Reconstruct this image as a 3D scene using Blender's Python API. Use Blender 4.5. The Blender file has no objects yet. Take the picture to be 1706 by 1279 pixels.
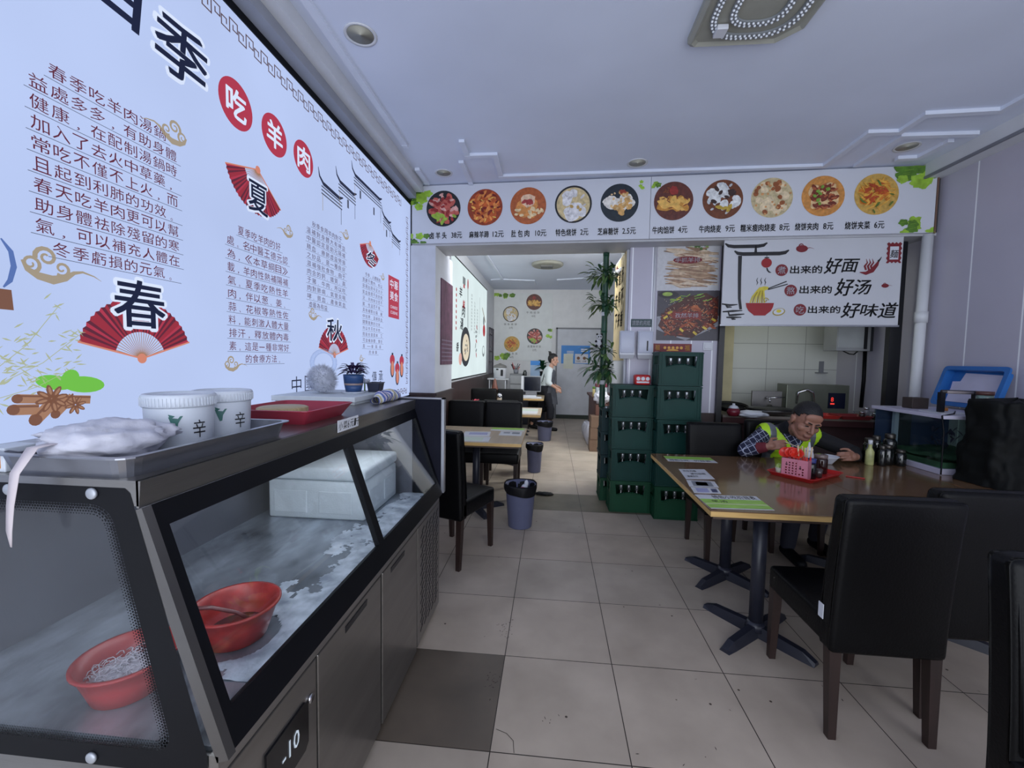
import bpy, bmesh, math, random
from mathutils import Vector, Matrix, Euler, noise

SC = bpy.context.scene
COL = SC.collection
R = math.radians
PI = math.pi

# ------------------------------------------------------------------ camera
cam_d = bpy.data.cameras.new('camera')
cam_d.sensor_fit = 'HORIZONTAL'
cam_d.sensor_width = 36.0
cam_d.lens = 709.8 / 1706 * 36.0
cam_d.clip_start = 0.02
cam = bpy.data.objects.new('camera', cam_d)
COL.objects.link(cam)
_p, _y, _r = 0.0594807, -0.0914990, 0.0168809
_fw = Vector((math.sin(_y) * math.cos(_p), math.cos(_y) * math.cos(_p), -math.sin(_p)))
_ri = Vector((math.cos(_y), -math.sin(_y), 0))
_up = _ri.cross(_fw)
_R = _ri * math.cos(_r) + _up * math.sin(_r)
_U = -_ri * math.sin(_r) + _up * math.cos(_r)
_m = Matrix((_R, _U, -_fw)).transposed().to_4x4()
_m.translation = Vector((0, 0, 1.5))
cam.matrix_world = _m
SC.camera = cam

# ------------------------------------------------------------------ sky, daylight, exposure
SC.view_settings.view_transform = 'Standard'
SC.view_settings.look = 'None'
SC.view_settings.gamma = 1.0
SC.view_settings.use_curve_mapping = False
SC.view_settings.exposure = 0.0

def lin(c):
    out = []
    for v in c:
        v = v / 255.0
        out.append(v / 12.92 if v <= 0.04045 else ((v + 0.055) / 1.055) ** 2.4)
    return out

W = bpy.data.worlds.new('overcast_sky')
SC.world = W
W.use_nodes = True
_bg = W.node_tree.nodes['Background']
_bg.inputs[0].default_value = (0.84, 0.90, 1.0, 1)
_bg.inputs[1].default_value = 3.4

def area(name, loc, rot, sx, sy, power, col=(1, 1, 1), portal=False):
    l = bpy.data.lights.new(name, 'AREA')
    l.shape = 'RECTANGLE'; l.size = sx; l.size_y = sy
    l.energy = power; l.color = col
    if portal: l.cycles.is_portal = True
    o = bpy.data.objects.new(name, l)
    o.location = loc; o.rotation_euler = rot
    COL.objects.link(o)
    return o
# daylight enters through the open shop front behind the camera
area('shopfront_daylight', (0.93, -1.24, 1.48), (R(90), 0, 0), 4.75, 2.9, 0, portal=True)
# fluorescent kitchen light; the other three are unseen, added to brighten the back room
area('added_window_portal', (1.40, 8.4, 1.75), (0, R(90), 0), 1.3, 1.6, 0, portal=True)  # portal for the added window, out of view
area('added_beam_light', (-0.2, 4.90, 2.92), (R(82), 0, 0), 1.4, 0.10, 50, (1.0, 1.0, 0.98))  # no fixture: added behind the beam for the back wall and ceiling
area('kitchen_tube_light', (2.35, 4.82, 2.62), (0, 0, 0), 0.7, 0.12, 2.6, (0.93, 1.0, 0.80))
area('added_passage_light', (2.0, 6.6, 2.55), (0, R(35), 0), 0.8, 1.0, 60, (0.97, 1.0, 0.95))  # no fixture: added out of view to light the back room

# ------------------------------------------------------------------ materials
MATS = {}
def mat(name, c, rough=0.5, metal=0.0, n=0.06, ns=6.0, bump=0.0, bs=60.0, spec=0.5, coat=0.0, det=3.0, stretch=None, c2=None):
    if name in MATS: return MATS[name]
    m = bpy.data.materials.new(name); m.use_nodes = True
    nt = m.node_tree; b = nt.nodes['Principled BSDF']
    rgb = lin(c)
    tc = nt.nodes.new('ShaderNodeTexCoord')
    mp = nt.nodes.new('ShaderNodeMapping')
    nt.links.new(tc.outputs['Object'], mp.inputs[0])
    if stretch: mp.inputs['Scale'].default_value = stretch
    nz = nt.nodes.new('ShaderNodeTexNoise'); nz.inputs['Scale'].default_value = ns; nz.inputs['Detail'].default_value = det
    nt.links.new(mp.outputs[0], nz.inputs['Vector'])
    rp = nt.nodes.new('ShaderNodeValToRGB')
    rp.color_ramp.elements[0].position = 0.3; rp.color_ramp.elements[1].position = 0.7
    rp.color_ramp.elements[0].color = [max(0, v * (1 - n)) for v in rgb] + [1]
    e = lin(c2) if c2 else [min(1, v * (1 + n)) for v in rgb]
    rp.color_ramp.elements[1].color = e + [1]
    nt.links.new(nz.outputs[0], rp.inputs[0])
    nt.links.new(rp.outputs[0], b.inputs['Base Color'])
    b.inputs['Roughness'].default_value = rough
    b.inputs['Metallic'].default_value = metal
    b.inputs['Specular IOR Level'].default_value = spec
    b.inputs['Coat Weight'].default_value = coat
    b.inputs['Coat Roughness'].default_value = 0.08
    if bump:
        bn = nt.nodes.new('ShaderNodeTexNoise'); bn.inputs['Scale'].default_value = bs; bn.inputs['Detail'].default_value = 4
        nt.links.new(mp.outputs[0], bn.inputs['Vector'])
        bp = nt.nodes.new('ShaderNodeBump'); bp.inputs['Strength'].default_value = bump; bp.inputs['Distance'].default_value = 0.01
        nt.links.new(bn.outputs[0], bp.inputs['Height']); nt.links.new(bp.outputs[0], b.inputs['Normal'])
    MATS[name] = m
    return m

def lit(name, c, k=1.0):
    """backlit printed film of a light box, or a lit display"""
    if name in MATS: return MATS[name]
    m = bpy.data.materials.new(name); m.use_nodes = True
    nt = m.node_tree; b = nt.nodes['Principled BSDF']
    b.inputs['Base Color'].default_value = (0.02, 0.02, 0.02, 1)
    b.inputs['Roughness'].default_value = 0.6
    b.inputs['Specular IOR Level'].default_value = 0.1
    tc = nt.nodes.new('ShaderNodeTexCoord'); nz = nt.nodes.new('ShaderNodeTexNoise')
    nz.inputs['Scale'].default_value = 1.3
    nt.links.new(tc.outputs['Object'], nz.inputs['Vector'])
    rp = nt.nodes.new('ShaderNodeValToRGB'); rgb = lin(c)
    rp.color_ramp.elements[0].position = 0.3; rp.color_ramp.elements[1].position = 0.7
    rp.color_ramp.elements[0].color = [v * 0.95 for v in rgb] + [1]
    rp.color_ramp.elements[1].color = [min(1.0, v * 1.05) for v in rgb] + [1]
    nt.links.new(nz.outputs[0], rp.inputs[0])
    nt.links.new(rp.outputs[0], b.inputs['Emission Color'])
    b.inputs['Emission Strength'].default_value = k
    MATS[name] = m
    return m

def glass(name, tint=(0.93, 0.97, 1.0), rough=0.0, refl=1.0, haze=0.0):
    if name in MATS: return MATS[name]
    m = bpy.data.materials.new(name); m.use_nodes = True
    nt = m.node_tree; nt.nodes.clear()
    out = nt.nodes.new('ShaderNodeOutputMaterial')
    tr = nt.nodes.new('ShaderNodeBsdfTransparent'); tr.inputs[0].default_value = (*tint, 1)
    gl = nt.nodes.new('ShaderNodeBsdfGlossy'); gl.inputs['Roughness'].default_value = rough
    lw = nt.nodes.new('ShaderNodeLayerWeight'); lw.inputs[0].default_value = 0.5
    pw = nt.nodes.new('ShaderNodeMath'); pw.operation = 'POWER'; pw.inputs[1].default_value = 5.0
    nt.links.new(lw.outputs['Facing'], pw.inputs[0])
    ml = nt.nodes.new('ShaderNodeMath'); ml.operation = 'MULTIPLY_ADD'; ml.inputs[1].default_value = 0.9 * refl; ml.inputs[2].default_value = 0.03 * refl
    nt.links.new(pw.outputs[0], ml.inputs[0])
    mx = nt.nodes.new('ShaderNodeMixShader')
    nt.links.new(ml.outputs[0], mx.inputs[0]); nt.links.new(tr.outputs[0], mx.inputs[1]); nt.links.new(gl.outputs[0], mx.inputs[2])
    last = mx
    if haze:
        df = nt.nodes.new('ShaderNodeBsdfDiffuse'); df.inputs[0].default_value = (0.75, 0.8, 0.88, 1)
        nz = nt.nodes.new('ShaderNodeTexNoise'); nz.inputs['Scale'].default_value = 2.5
        tc = nt.nodes.new('ShaderNodeTexCoord'); nt.links.new(tc.outputs['Object'], nz.inputs['Vector'])
        hm = nt.nodes.new('ShaderNodeMath'); hm.operation = 'MULTIPLY'; hm.inputs[1].default_value = haze * 2
        nt.links.new(nz.outputs[0], hm.inputs[0])
        m2 = nt.nodes.new('ShaderNodeMixShader')
        nt.links.new(hm.outputs[0], m2.inputs[0]); nt.links.new(mx.outputs[0], m2.inputs[1]); nt.links.new(df.outputs[0], m2.inputs[2])
        last = m2
    nt.links.new(last.outputs[0], out.inputs[0])
    MATS[name] = m
    return m

# ------------------------------------------------------------------ mesh building
class MB:
    def __init__(s, M=None):
        s.v = []; s.f = []; s.mi = []; s.sm = []; s.mats = []; s.M = M
    def add(s, verts, faces, mt=None, smooth=False, M=None):
        if mt not in s.mats: s.mats.append(mt)
        k = s.mats.index(mt); o = len(s.v)
        T = s.M
        if M is not None: T = (T @ M) if T is not None else M
        for p in verts:
            p = Vector(p)
            s.v.append(T @ p if T is not None else p)
        for f in faces:
            s.f.append([i + o for i in f]); s.mi.append(k); s.sm.append(smooth)
        return s
    def box(s, x0, x1, y0, y1, z0, z1, mt=None, bev=0, seg=2, M=None):
        if bev <= 0:
            v = [(x0, y0, z0), (x1, y0, z0), (x1, y1, z0), (x0, y1, z0), (x0, y0, z1), (x1, y0, z1), (x1, y1, z1), (x0, y1, z1)]
            f = [(0, 3, 2, 1), (4, 5, 6, 7), (0, 1, 5, 4), (1, 2, 6, 5), (2, 3, 7, 6), (3, 0, 4, 7)]
            return s.add(v, f, mt, False, M)
        bm = bmesh.new()
        bmesh.ops.create_cube(bm, size=1.0)
        for w in bm.verts:
            w.co = Vector(((x0 + x1) / 2 + w.co.x * (x1 - x0), (y0 + y1) / 2 + w.co.y * (y1 - y0), (z0 + z1) / 2 + w.co.z * (z1 - z0)))
        bev = min(bev, 0.49 * min(x1 - x0, y1 - y0, z1 - z0))
        bmesh.ops.bevel(bm, geom=list(bm.edges), offset=bev, segments=seg, profile=0.5, affect='EDGES')
        return s.frombm(bm, mt, bev > 0.006, M)
    def frombm(s, bm, mt=None, smooth=False, M=None):
        bm.verts.index_update()
        v = [tuple(q.co) for q in bm.verts]; f = [[q.index for q in p.verts] for p in bm.faces]
        bm.free()
        return s.add(v, f, mt, smooth, M)
    def hexa(s, b, t, mt=None, M=None):
        """b, t: four bottom and four top corners"""
        v = list(b) + list(t)
        f = [(0, 3, 2, 1), (4, 5, 6, 7), (0, 1, 5, 4), (1, 2, 6, 5), (2, 3, 7, 6), (3, 0, 4, 7)]
        return s.add(v, f, mt, False, M)
    def tube(s, pts, r, n=8, mt=None, caps=True, M=None, smooth=True, squash=None):
        pts = [Vector(p) for p in pts]; N = len(pts)
        rr = r if isinstance(r, (list, tuple)) else [r] * N
        v = []; f = []; prev = None
        for i, p in enumerate(pts):
            d = (pts[min(i + 1, N - 1)] - pts[max(i - 1, 0)])
            if d.length < 1e-9: d = Vector((0, 0, 1))
            d.normalize()
            if prev is None:
                a = Vector((0, 0, 1)) if abs(d.z) < 0.9 else Vector((1, 0, 0))
                u = a.cross(d).normalized()
            else:
                u = (prev - d * prev.dot(d))
                u = u.normalized() if u.length > 1e-6 else d.orthogonal().normalized()
            prev = u; w = d.cross(u)
            for k in range(n):
                a = 2 * PI * k / n
                v.append(p + (u * math.cos(a) + w * math.sin(a)) * rr[i])
        for i in range(N - 1):
            for k in range(n):
                f.append((i * n + k, i * n + (k + 1) % n, (i + 1) * n + (k + 1) % n, (i + 1) * n + k))
        if caps:
            f.append(tuple(range(n - 1, -1, -1))); f.append(tuple((N - 1) * n + k for k in range(n)))
        return s.add(v, f, mt, smooth, M)
    def cyl(s, p0, p1, r0, r1=None, n=20, mt=None, M=None, smooth=True):
        return s.tube([p0, p1], [r0, r0 if r1 is None else r1], n, mt, True, M, smooth)
    def lathe(s, prof, n=24, mt=None, M=None, c=(0, 0, 0), smooth=True, sx=1, sy=1):
        v = []; f = []; N = len(prof)
        for r, z in prof:
            for k in range(n):
                a = 2 * PI * k / n
                v.append((c[0] + r * math.cos(a) * sx, c[1] + r * math.sin(a) * sy, c[2] + z))
        for i in range(N - 1):
            for k in range(n):
                f.append((i * n + k, i * n + (k + 1) % n, (i + 1) * n + (k + 1) % n, (i + 1) * n + k))
        if prof[0][0] > 1e-6: f.append(tuple(range(n - 1, -1, -1)))
        if prof[-1][0] > 1e-6: f.append(tuple((N - 1) * n + k for k in range(n)))
        return s.add(v, f, mt, smooth, M)
    def ball(s, c, r, mt=None, M=None, nu=16, nv=10, fn=None):
        if not isinstance(r, (list, tuple)): r = (r, r, r)
        v = []; f = []
        for i in range(nv + 1):
            t = PI * i / nv
            for k in range(nu):
                a = 2 * PI * k / nu
                d = Vector((math.sin(t) * math.cos(a), math.sin(t) * math.sin(a), math.cos(t)))
                q = 1.0 if fn is None else fn(d)
                v.append((c[0] + r[0] * d.x * q, c[1] + r[1] * d.y * q, c[2] + r[2] * d.z * q))
        for i in range(nv):
            for k in range(nu):
                f.append((i * nu + k, (i + 1) * nu + k, (i + 1) * nu + (k + 1) % nu, i * nu + (k + 1) % nu))
        return s.add(v, f, mt, True, M)
    def prism(s, poly, z0, z1, mt=None, M=None, smooth=False):
        """polygon in xy, extruded in z"""
        n = len(poly)
        ar = sum(poly[i][0] * poly[(i + 1) % n][1] - poly[(i + 1) % n][0] * poly[i][1] for i in range(n))
        if ar < 0: poly = poly[::-1]
        v = [(x, y, z0) for x, y in poly] + [(x, y, z1) for x, y in poly]
        f = [tuple(range(n - 1, -1, -1)), tuple(range(n, 2 * n))] + [(i, (i + 1) % n, n + (i + 1) % n, n + i) for i in range(n)]
        return s.add(v, f, mt, smooth, M)
    def flat(s, poly, z=0.0, mt=None, M=None):
        n = len(poly)
        ar = sum(poly[i][0] * poly[(i + 1) % n][1] - poly[(i + 1) % n][0] * poly[i][1] for i in range(n))
        if ar < 0: poly = poly[::-1]
        return s.add([(x, y, z) for x, y in poly], [tuple(range(n))], mt, False, M)
    def disc(s, cx, cy, r, z=0.0, mt=None, ry=None, n=32, M=None, rot=0, wob=0, rng=None, a0=0, a1=None):
        ry = r if ry is None else ry; p = []
        full = a1 is None
        if full: a1 = a0 + 2 * PI
        for k in range(n + (0 if full else 1)):
            a = a0 + (a1 - a0) * k / n
            q = 1 + (rng.uniform(-wob, wob) if rng else 0)
            x, y = r * math.cos(a) * q, ry * math.sin(a) * q
            p.append((cx + x * math.cos(rot) - y * math.sin(rot), cy + x * math.sin(rot) + y * math.cos(rot)))
        return s.flat(p, z, mt, M)
    def ribbon(s, pts, w, z=0.0, mt=None, M=None):
        """flat brush stroke"""
        n = len(pts); ww = w if isinstance(w, (list, tuple)) else [w] * n
        if len(ww) != n: ww = [ww[min(len(ww) - 1, round(i * (len(ww) - 1) / (n - 1)))] for i in range(n)]
        v = []; f = []
        for i in range(n):
            a = pts[max(i - 1, 0)]; b = pts[min(i + 1, n - 1)]
            dx, dy = b[0] - a[0], b[1] - a[1]; L = math.hypot(dx, dy) or 1
            nx, ny = -dy / L * ww[i] / 2, dx / L * ww[i] / 2
            v += [(pts[i][0] - nx, pts[i][1] - ny, z), (pts[i][0] + nx, pts[i][1] + ny, z)]
        for i in range(n - 1): f.append((2 * i, 2 * i + 2, 2 * i + 3, 2 * i + 1))
        return s.add(v, f, mt, False, M)
    def segs(s, pts, w, z=0.0, mt=None, M=None):
        """mitre-free thin line with square joints"""
        for (x0, y0), (x1, y1) in zip(pts, pts[1:]):
            L = math.hypot(x1 - x0, y1 - y0) or 1
            ex, ey = (x1 - x0) / L * w / 2, (y1 - y0) / L * w / 2
            s.flat([(x0 - ex + ey, y0 - ey - ex), (x1 + ex + ey, y1 + ey - ex), (x1 + ex - ey, y1 + ey + ex), (x0 - ex - ey, y0 - ey + ex)], z, mt, M)
        return s
    def text(s, t, x0, y0, x1, y1, z=0.0, mt=None, M=None, bold=0.0, shear=0.0, rot=0.0):
        """characters stretched into the rectangle x0..x1, y0..y1"""
        vs, fs = glyphs(t, 0.0)
        if not vs: return s
        ax = min(v[0] for v in vs); bx = max(v[0] for v in vs); ay = min(v[1] for v in vs); by = max(v[1] for v in vs)
        kx = (x1 - x0) / max(bx - ax, 1e-6); ky = (y1 - y0) / max(by - ay, 1e-6)
        cx, cy = (x0 + x1) / 2, (y0 + y1) / 2
        out = []
        for a, b in vs:
            px = x0 + (a - ax) * kx; py = y0 + (b - ay) * ky
            px += (py - cy) * shear
            if rot:
                dx, dy = px - cx, py - cy
                px, py = cx + dx * math.cos(rot) - dy * math.sin(rot), cy + dx * math.sin(rot) + dy * math.cos(rot)
            out.append((px, py, z))
        if bold < 0.009: return s.add(out, fs, mt, False, M)
        e = bold * (y1 - y0) * (0.75 if len(t) > 1 else 0.85)
        ds = [(e * math.cos(PI / 4 + k * PI / 2), e * math.sin(PI / 4 + k * PI / 2)) for k in range(4)] if bold < 0.03 else [(e * math.cos(k * PI / 5), e * math.sin(k * PI / 5)) for k in range(10)]
        for dx, dy in ds: s.add([(p[0] + dx, p[1] + dy, p[2]) for p in out], fs, mt, False, M)
        return s
    def grid(s, fn, nu, nv, mt=None, M=None, smooth=True, wrapu=False):
        v = [fn(i / nu, j / nv) for j in range(nv + 1) for i in range(nu + (0 if wrapu else 1))]
        k = nu + (0 if wrapu else 1); f = []
        for j in range(nv):
            for i in range(nu):
                i2 = (i + 1) % k
                f.append((j * k + i, j * k + i2, (j + 1) * k + i2, (j + 1) * k + i))
        return s.add(v, f, mt, smooth, M)
    def build(s, name, mt=None, parent=None, label=None, kind=None, sub=0, solid=0.0):
        me = bpy.data.meshes.new(name)
        me.from_pydata([tuple(p) for p in s.v], [], s.f)
        for m in s.mats: me.materials.append(m if m is not None else mt)
        me.polygons.foreach_set('material_index', s.mi)
        me.polygons.foreach_set('use_smooth', s.sm)
        me.update()
        o = bpy.data.objects.new(name, me); COL.objects.link(o)
        if parent is not None: o.parent = parent
        if label: o['label'] = label
        if kind: o['kind'] = kind
        if solid:
            q = o.modifiers.new('thick', 'SOLIDIFY'); q.thickness = solid; q.offset = 0
        if sub:
            q = o.modifiers.new('smooth', 'SUBSURF'); q.levels = sub; q.render_levels = sub
        return o

_fc = bpy.data.curves.new('glyphs', 'FONT'); _fc.resolution_u = 2
_fo = bpy.data.objects.new('glyphs', _fc); COL.objects.link(_fo)
_GC = {}
def glyphs(t, bold=0.0):
    k = (t, bold)
    if k in _GC: return _GC[k]
    _fc.body = t; _fc.offset = bold
    dg = bpy.context.evaluated_depsgraph_get(); dg.update()
    ev = _fo.evaluated_get(dg); me = ev.to_mesh()
    r = ([(v.co.x, v.co.y) for v in me.vertices], [list(p.vertices) for p in me.polygons])
    # drop faces that look away
    fs = []
    for p in me.polygons:
        f = list(p.vertices)
        if p.normal.z < 0: f.reverse()
        fs.append(f)
    r = (r[0], fs)
    ev.to_mesh_clear()
    _GC[k] = r
    return r

def tag(o, label, cat, group=None):
    o['label'] = label; o['category'] = cat
    if group: o['group'] = group
    return o
def thing(name, label, cat, loc=(0, 0, 0), rz=0.0, group=None):
    o = bpy.data.objects.new(name, None); COL.objects.link(o)
    o.empty_display_size = 0.1
    o.location = loc; o.rotation_euler = (0, 0, rz)
    return tag(o, label, cat, group)
def struct(mb, name, mt=None, parent=None):
    return mb.build(name, mt, parent, kind='structure')
def dup(root, loc, rz=None, label=None, group=None):
    r = root.copy(); COL.objects.link(r); r.location = loc
    if rz is not None: r.rotation_euler = (0, 0, rz)
    if label: r['label'] = label
    if group: r['group'] = group
    for ch in list(root.children):
        c = ch.copy(); COL.objects.link(c); c.parent = r
        for g in list(ch.children):
            d = g.copy(); COL.objects.link(d); d.parent = c
    return r
def frame(o, x, y, z):
    m = Matrix((Vector(x), Vector(y), Vector(z))).transposed().to_4x4(); m.translation = Vector(o)
    return m
def TR(loc, rz=0.0, rx=0.0, ry=0.0, sc=1.0):
    return Matrix.Translation(Vector(loc)) @ Euler((rx, ry, rz)).to_matrix().to_4x4() @ Matrix.Scale(sc, 4)
# frame of the left wall (x along the wall, away from the camera) and of the slightly skewed dividing wall
LW = frame((-1.5, 0, 0), (0, 1, 0), (0, 0, 1), (1, 0, 0))
_bl = math.hypot(1, 0.048)
BD = (1 / _bl, -0.048 / _bl, 0); BN = (-0.048 / _bl, -1 / _bl, 0)
BA = math.atan2(-0.048, 1)
def FW(off=0.0): return frame((-1.47 + BN[0] * off, 4.35 + BN[1] * off, 0), BD, (0, 0, 1), BN)
def fw(s, z, off=0.0): return FW(off) @ Vector((s, z, 0))

# ------------------------------------------------------------------ shared materials
M_white = mat('white_wall_panel', (205, 207, 212), 0.45, n=0.04, ns=2)
M_ceil = mat('ceiling_paint', (214, 221, 238), 0.7, n=0.05, ns=1.2)
M_trimw = mat('white_trim', (208, 210, 214), 0.5, n=0.03)
M_wood_d = mat('dark_wainscot', (52, 36, 36), 0.45, n=0.25, ns=3, stretch=(6, 6, 0.6))
M_black = mat('black_post', (16, 17, 24), 0.4, n=0.1)
M_blackm = mat('black_enamel', (10, 11, 16), 0.5, n=0.1, spec=0.2)
M_steel = mat('brushed_steel', (150, 148, 146), 0.32, 0.9, n=0.1, ns=3, stretch=(1, 1, 14), bump=0.05, bs=30)
M_steeld = mat('dull_steel', (120, 118, 117), 0.36, 0.85, n=0.12, ns=4)
M_wet = mat('wet_steel', (150, 153, 160), 0.22, 0.8, n=0.3, ns=7, bump=0.25, bs=14)
M_chrome = mat('chrome', (200, 200, 205), 0.15, 1.0, n=0.03)
M_gray = mat('grey_plastic', (120, 122, 130), 0.45)
M_pwhite = mat('white_plastic', (205, 207, 214), 0.4, n=0.03)
M_print = mat('printed_board_white', (206, 209, 218), 0.4, n=0.02, ns=1.5)
M_ink = mat('black_ink', (22, 22, 28), 0.5, n=0.1)
M_redink = mat('red_ink', (150, 24, 32), 0.5, n=0.06)
M_redsign = mat('deep_red_ink', (120, 28, 38), 0.5, n=0.06)
M_leaf1 = mat('printed_leaf_green', (150, 190, 60), 0.5, n=0.3, ns=14)
M_leaf2 = mat('printed_leaf_dark_green', (86, 128, 40), 0.5, n=0.35, ns=14)
M_alu = mat('aluminium_edge', (150, 152, 160), 0.35, 0.7)

# ------------------------------------------------------------------ floor
def floor_mat():
    m = bpy.data.materials.new('floor_tiles'); m.use_nodes = True
    nt = m.node_tree; b = nt.nodes['Principled BSDF']
    tc = nt.nodes.new('ShaderNodeTexCoord')
    mp = nt.nodes.new('ShaderNodeMapping'); mp.inputs['Location'].default_value = (0.2015, -1.52956, 0)
    nt.links.new(tc.outputs['Object'], mp.inputs[0])
    br = nt.nodes.new('ShaderNodeTexBrick'); br.offset = 0.0; br.squash = 1.0
    br.inputs['Scale'].default_value = 1.0
    br.inputs['Brick Width'].default_value = 0.53095; br.inputs['Row Height'].default_value = 0.53095
    br.inputs['Mortar Size'].default_value = 0.0022; br.inputs['Mortar Smooth'].default_value = 0.15
    br.inputs['Color1'].default_value = lin((182, 168, 154)) + [1]; br.inputs['Color2'].default_value = lin((174, 163, 151)) + [1]
    br.inputs['Mortar'].default_value = lin((38, 32, 28)) + [1]
    nt.links.new(mp.outputs[0], br.inputs['Vector'])
    n1 = nt.nodes.new('ShaderNodeTexNoise'); n1.inputs['Scale'].default_value = 3.0; n1.inputs['Detail'].default_value = 6
    nt.links.new(tc.outputs['Object'], n1.inputs['Vector'])
    r1 = nt.nodes.new('ShaderNodeValToRGB'); r1.color_ramp.elements[0].position = 0.25; r1.color_ramp.elements[1].position = 0.7
    r1.color_ramp.elements[0].color = (0.72, 0.71, 0.70, 1); r1.color_ramp.elements[1].color = (1, 1, 1, 1)
    nt.links.new(n1.outputs[0], r1.inputs[0])
    mx = nt.nodes.new('ShaderNodeMix'); mx.data_type = 'RGBA'; mx.blend_type = 'MULTIPLY'; mx.inputs[0].default_value = 1
    nt.links.new(br.outputs['Color'], mx.inputs[6]); nt.links.new(r1.outputs[0], mx.inputs[7])
    # dirt specks
    vo = nt.nodes.new('ShaderNodeTexVoronoi'); vo.inputs['Scale'].default_value = 9.0; vo.inputs['Randomness'].default_value = 1.0
    nt.links.new(tc.outputs['Object'], vo.inputs['Vector'])
    r2 = nt.nodes.new('ShaderNodeValToRGB'); r2.color_ramp.elements[0].position = 0.045; r2.color_ramp.elements[1].position = 0.06
    r2.color_ramp.elements[0].color = (0.12, 0.1, 0.09, 1); r2.color_ramp.elements[1].color = (1, 1, 1, 1)
    nt.links.new(vo.outputs['Distance'], r2.inputs[0])
    n3 = nt.nodes.new('ShaderNodeTexNoise'); n3.inputs['Scale'].default_value = 1.7
    nt.links.new(tc.outputs['Object'], n3.inputs['Vector'])
    r3 = nt.nodes.new('ShaderNodeValToRGB'); r3.color_ramp.elements[0].position = 0.5; r3.color_ramp.elements[1].position = 0.54
    nt.links.new(n3.outputs[0], r3.inputs[0])
    m2 = nt.nodes.new('ShaderNodeMix'); m2.data_type = 'RGBA'; m2.blend_type = 'MULTIPLY'
    nt.links.new(r3.outputs[0], m2.inputs[0]); nt.links.new(mx.outputs[2], m2.inputs[6]); nt.links.new(r2.outputs[0], m2.inputs[7])
    nt.links.new(m2.outputs[2], b.inputs['Base Color'])
    b.inputs['Roughness'].default_value = 0.5
    b.inputs['Specular IOR Level'].default_value = 0.35
    bp = nt.nodes.new('ShaderNodeBump'); bp.inputs['Strength'].default_value = 0.25; bp.inputs['Distance'].default_value = 0.004
    iv = nt.nodes.new('ShaderNodeMath'); iv.operation = 'SUBTRACT'; iv.inputs[0].default_value = 1
    nt.links.new(br.outputs['Fac'], iv.inputs[1]); nt.links.new(iv.outputs[0], bp.inputs['Height'])
    nt.links.new(bp.outputs[0], b.inputs['Normal'])
    return m
M_floor = floor_mat()
M_tile_odd = mat('replaced_brown_tile', (92, 82, 72), 0.4, n=0.2, ns=4)
M_tile_odd2 = mat('replaced_olive_tile', (112, 104, 88), 0.42, n=0.2, ns=4)
T = 0.53095
b = MB()
b.box(-1.7, 4.6, -1.5, 11.1, -0.1, 0, M_floor)
g = 0.0015
x0, y0 = -0.2015, 1.52956
b.box(x0 - T + g, x0 - g, y0 + g, y0 + T - g, -0.01, 0.0008, M_tile_odd)
for i in (0, 1, 2):
    b.box(x0 + i * T + g, x0 + (i + 1) * T - g, y0 + 5 * T + g, y0 + 6 * T - g, -0.01, 0.0008, M_tile_odd2)
# crack lines in a tile corner
b.segs([(x0 + 0.012, y0 + 0.10), (x0 + 0.055, y0 + 0.085), (x0 + 0.085, y0 + 0.055), (x0 + 0.092, y0 + 0.004)], 0.0022, 0.0012, mat('dark_crack', (40, 33, 30), 0.8))
M_smear = mat('floor_grime', (58, 48, 42), 0.7, n=0.3, ns=60)
rs_ = random.Random(77)
for cx_, cy_, nn, sp_ in ((-0.235, 2.30, 16, 0.022), (-0.215, 1.80 + 0.40, 8, 0.015), (-0.24, 1.95 - .05, 18, 0.02), (0.02, 1.75, 5, 0.05), (0.75, 1.35, 4, .04), (1.32, 1.98, 3, .02), (0.30, 1.32, 6, .12), (0.75, 1.62, 6, .10)):
    for k in range(nn):
        x_, y_ = cx_ + rs_.gauss(0, sp_), cy_ + rs_.gauss(0, sp_ * 1.6); a_ = rs_.uniform(0, 3.1); L_ = rs_.uniform(.004, .016)
        b.ribbon([(x_, y_), (x_ + L_ * .5 * math.cos(a_), y_ + L_ * .5 * math.sin(a_)), (x_ + L_ * math.cos(a_), y_ + L_ * math.sin(a_))], [.001, rs_.uniform(.002, .006), .001], 0.0012, M_smear)
struct(b, 'floor')

# ------------------------------------------------------------------ walls and ceiling
def panelled(name, step, off, ax):
    """white wall panels with pale seams every step metres along an axis"""
    m = mat(name, (182, 179, 194), 0.4, n=0.04, ns=2)
    nt = m.node_tree; b_ = nt.nodes['Principled BSDF']
    tc = nt.nodes.new('ShaderNodeTexCoord'); sp = nt.nodes.new('ShaderNodeSeparateXYZ')
    nt.links.new(tc.outputs['Object'], sp.inputs[0])
    a = nt.nodes.new('ShaderNodeMath'); a.operation = 'ADD'; a.inputs[1].default_value = off
    nt.links.new(sp.outputs[ax], a.inputs[0])
    f = nt.nodes.new('ShaderNodeMath'); f.operation = 'PINGPONG'; f.inputs[1].default_value = step / 2
    nt.links.new(a.outputs[0], f.inputs[0])
    l = nt.nodes.new('ShaderNodeMath'); l.operation = 'LESS_THAN'; l.inputs[1].default_value = 0.006
    nt.links.new(f.outputs[0], l.inputs[0])
    mx = nt.nodes.new('ShaderNodeMix'); mx.data_type = 'RGBA'
    src = b_.inputs['Base Color'].links[0].from_socket
    nt.links.new(l.outputs[0], mx.inputs[0]); nt.links.new(src, mx.inputs[6]); mx.inputs[7].default_value = lin((238, 240, 246)) + [1]
    nt.links.new(mx.outputs[2], b_.inputs['Base Color'])
    return m
M_pr = panelled('right_wall_panels', 0.41, 0.29, 1)
struct(MB().box(-1.7, -1.5, -1.4, 11.0, 0, 3.25, M_white), 'wall_left')
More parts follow.
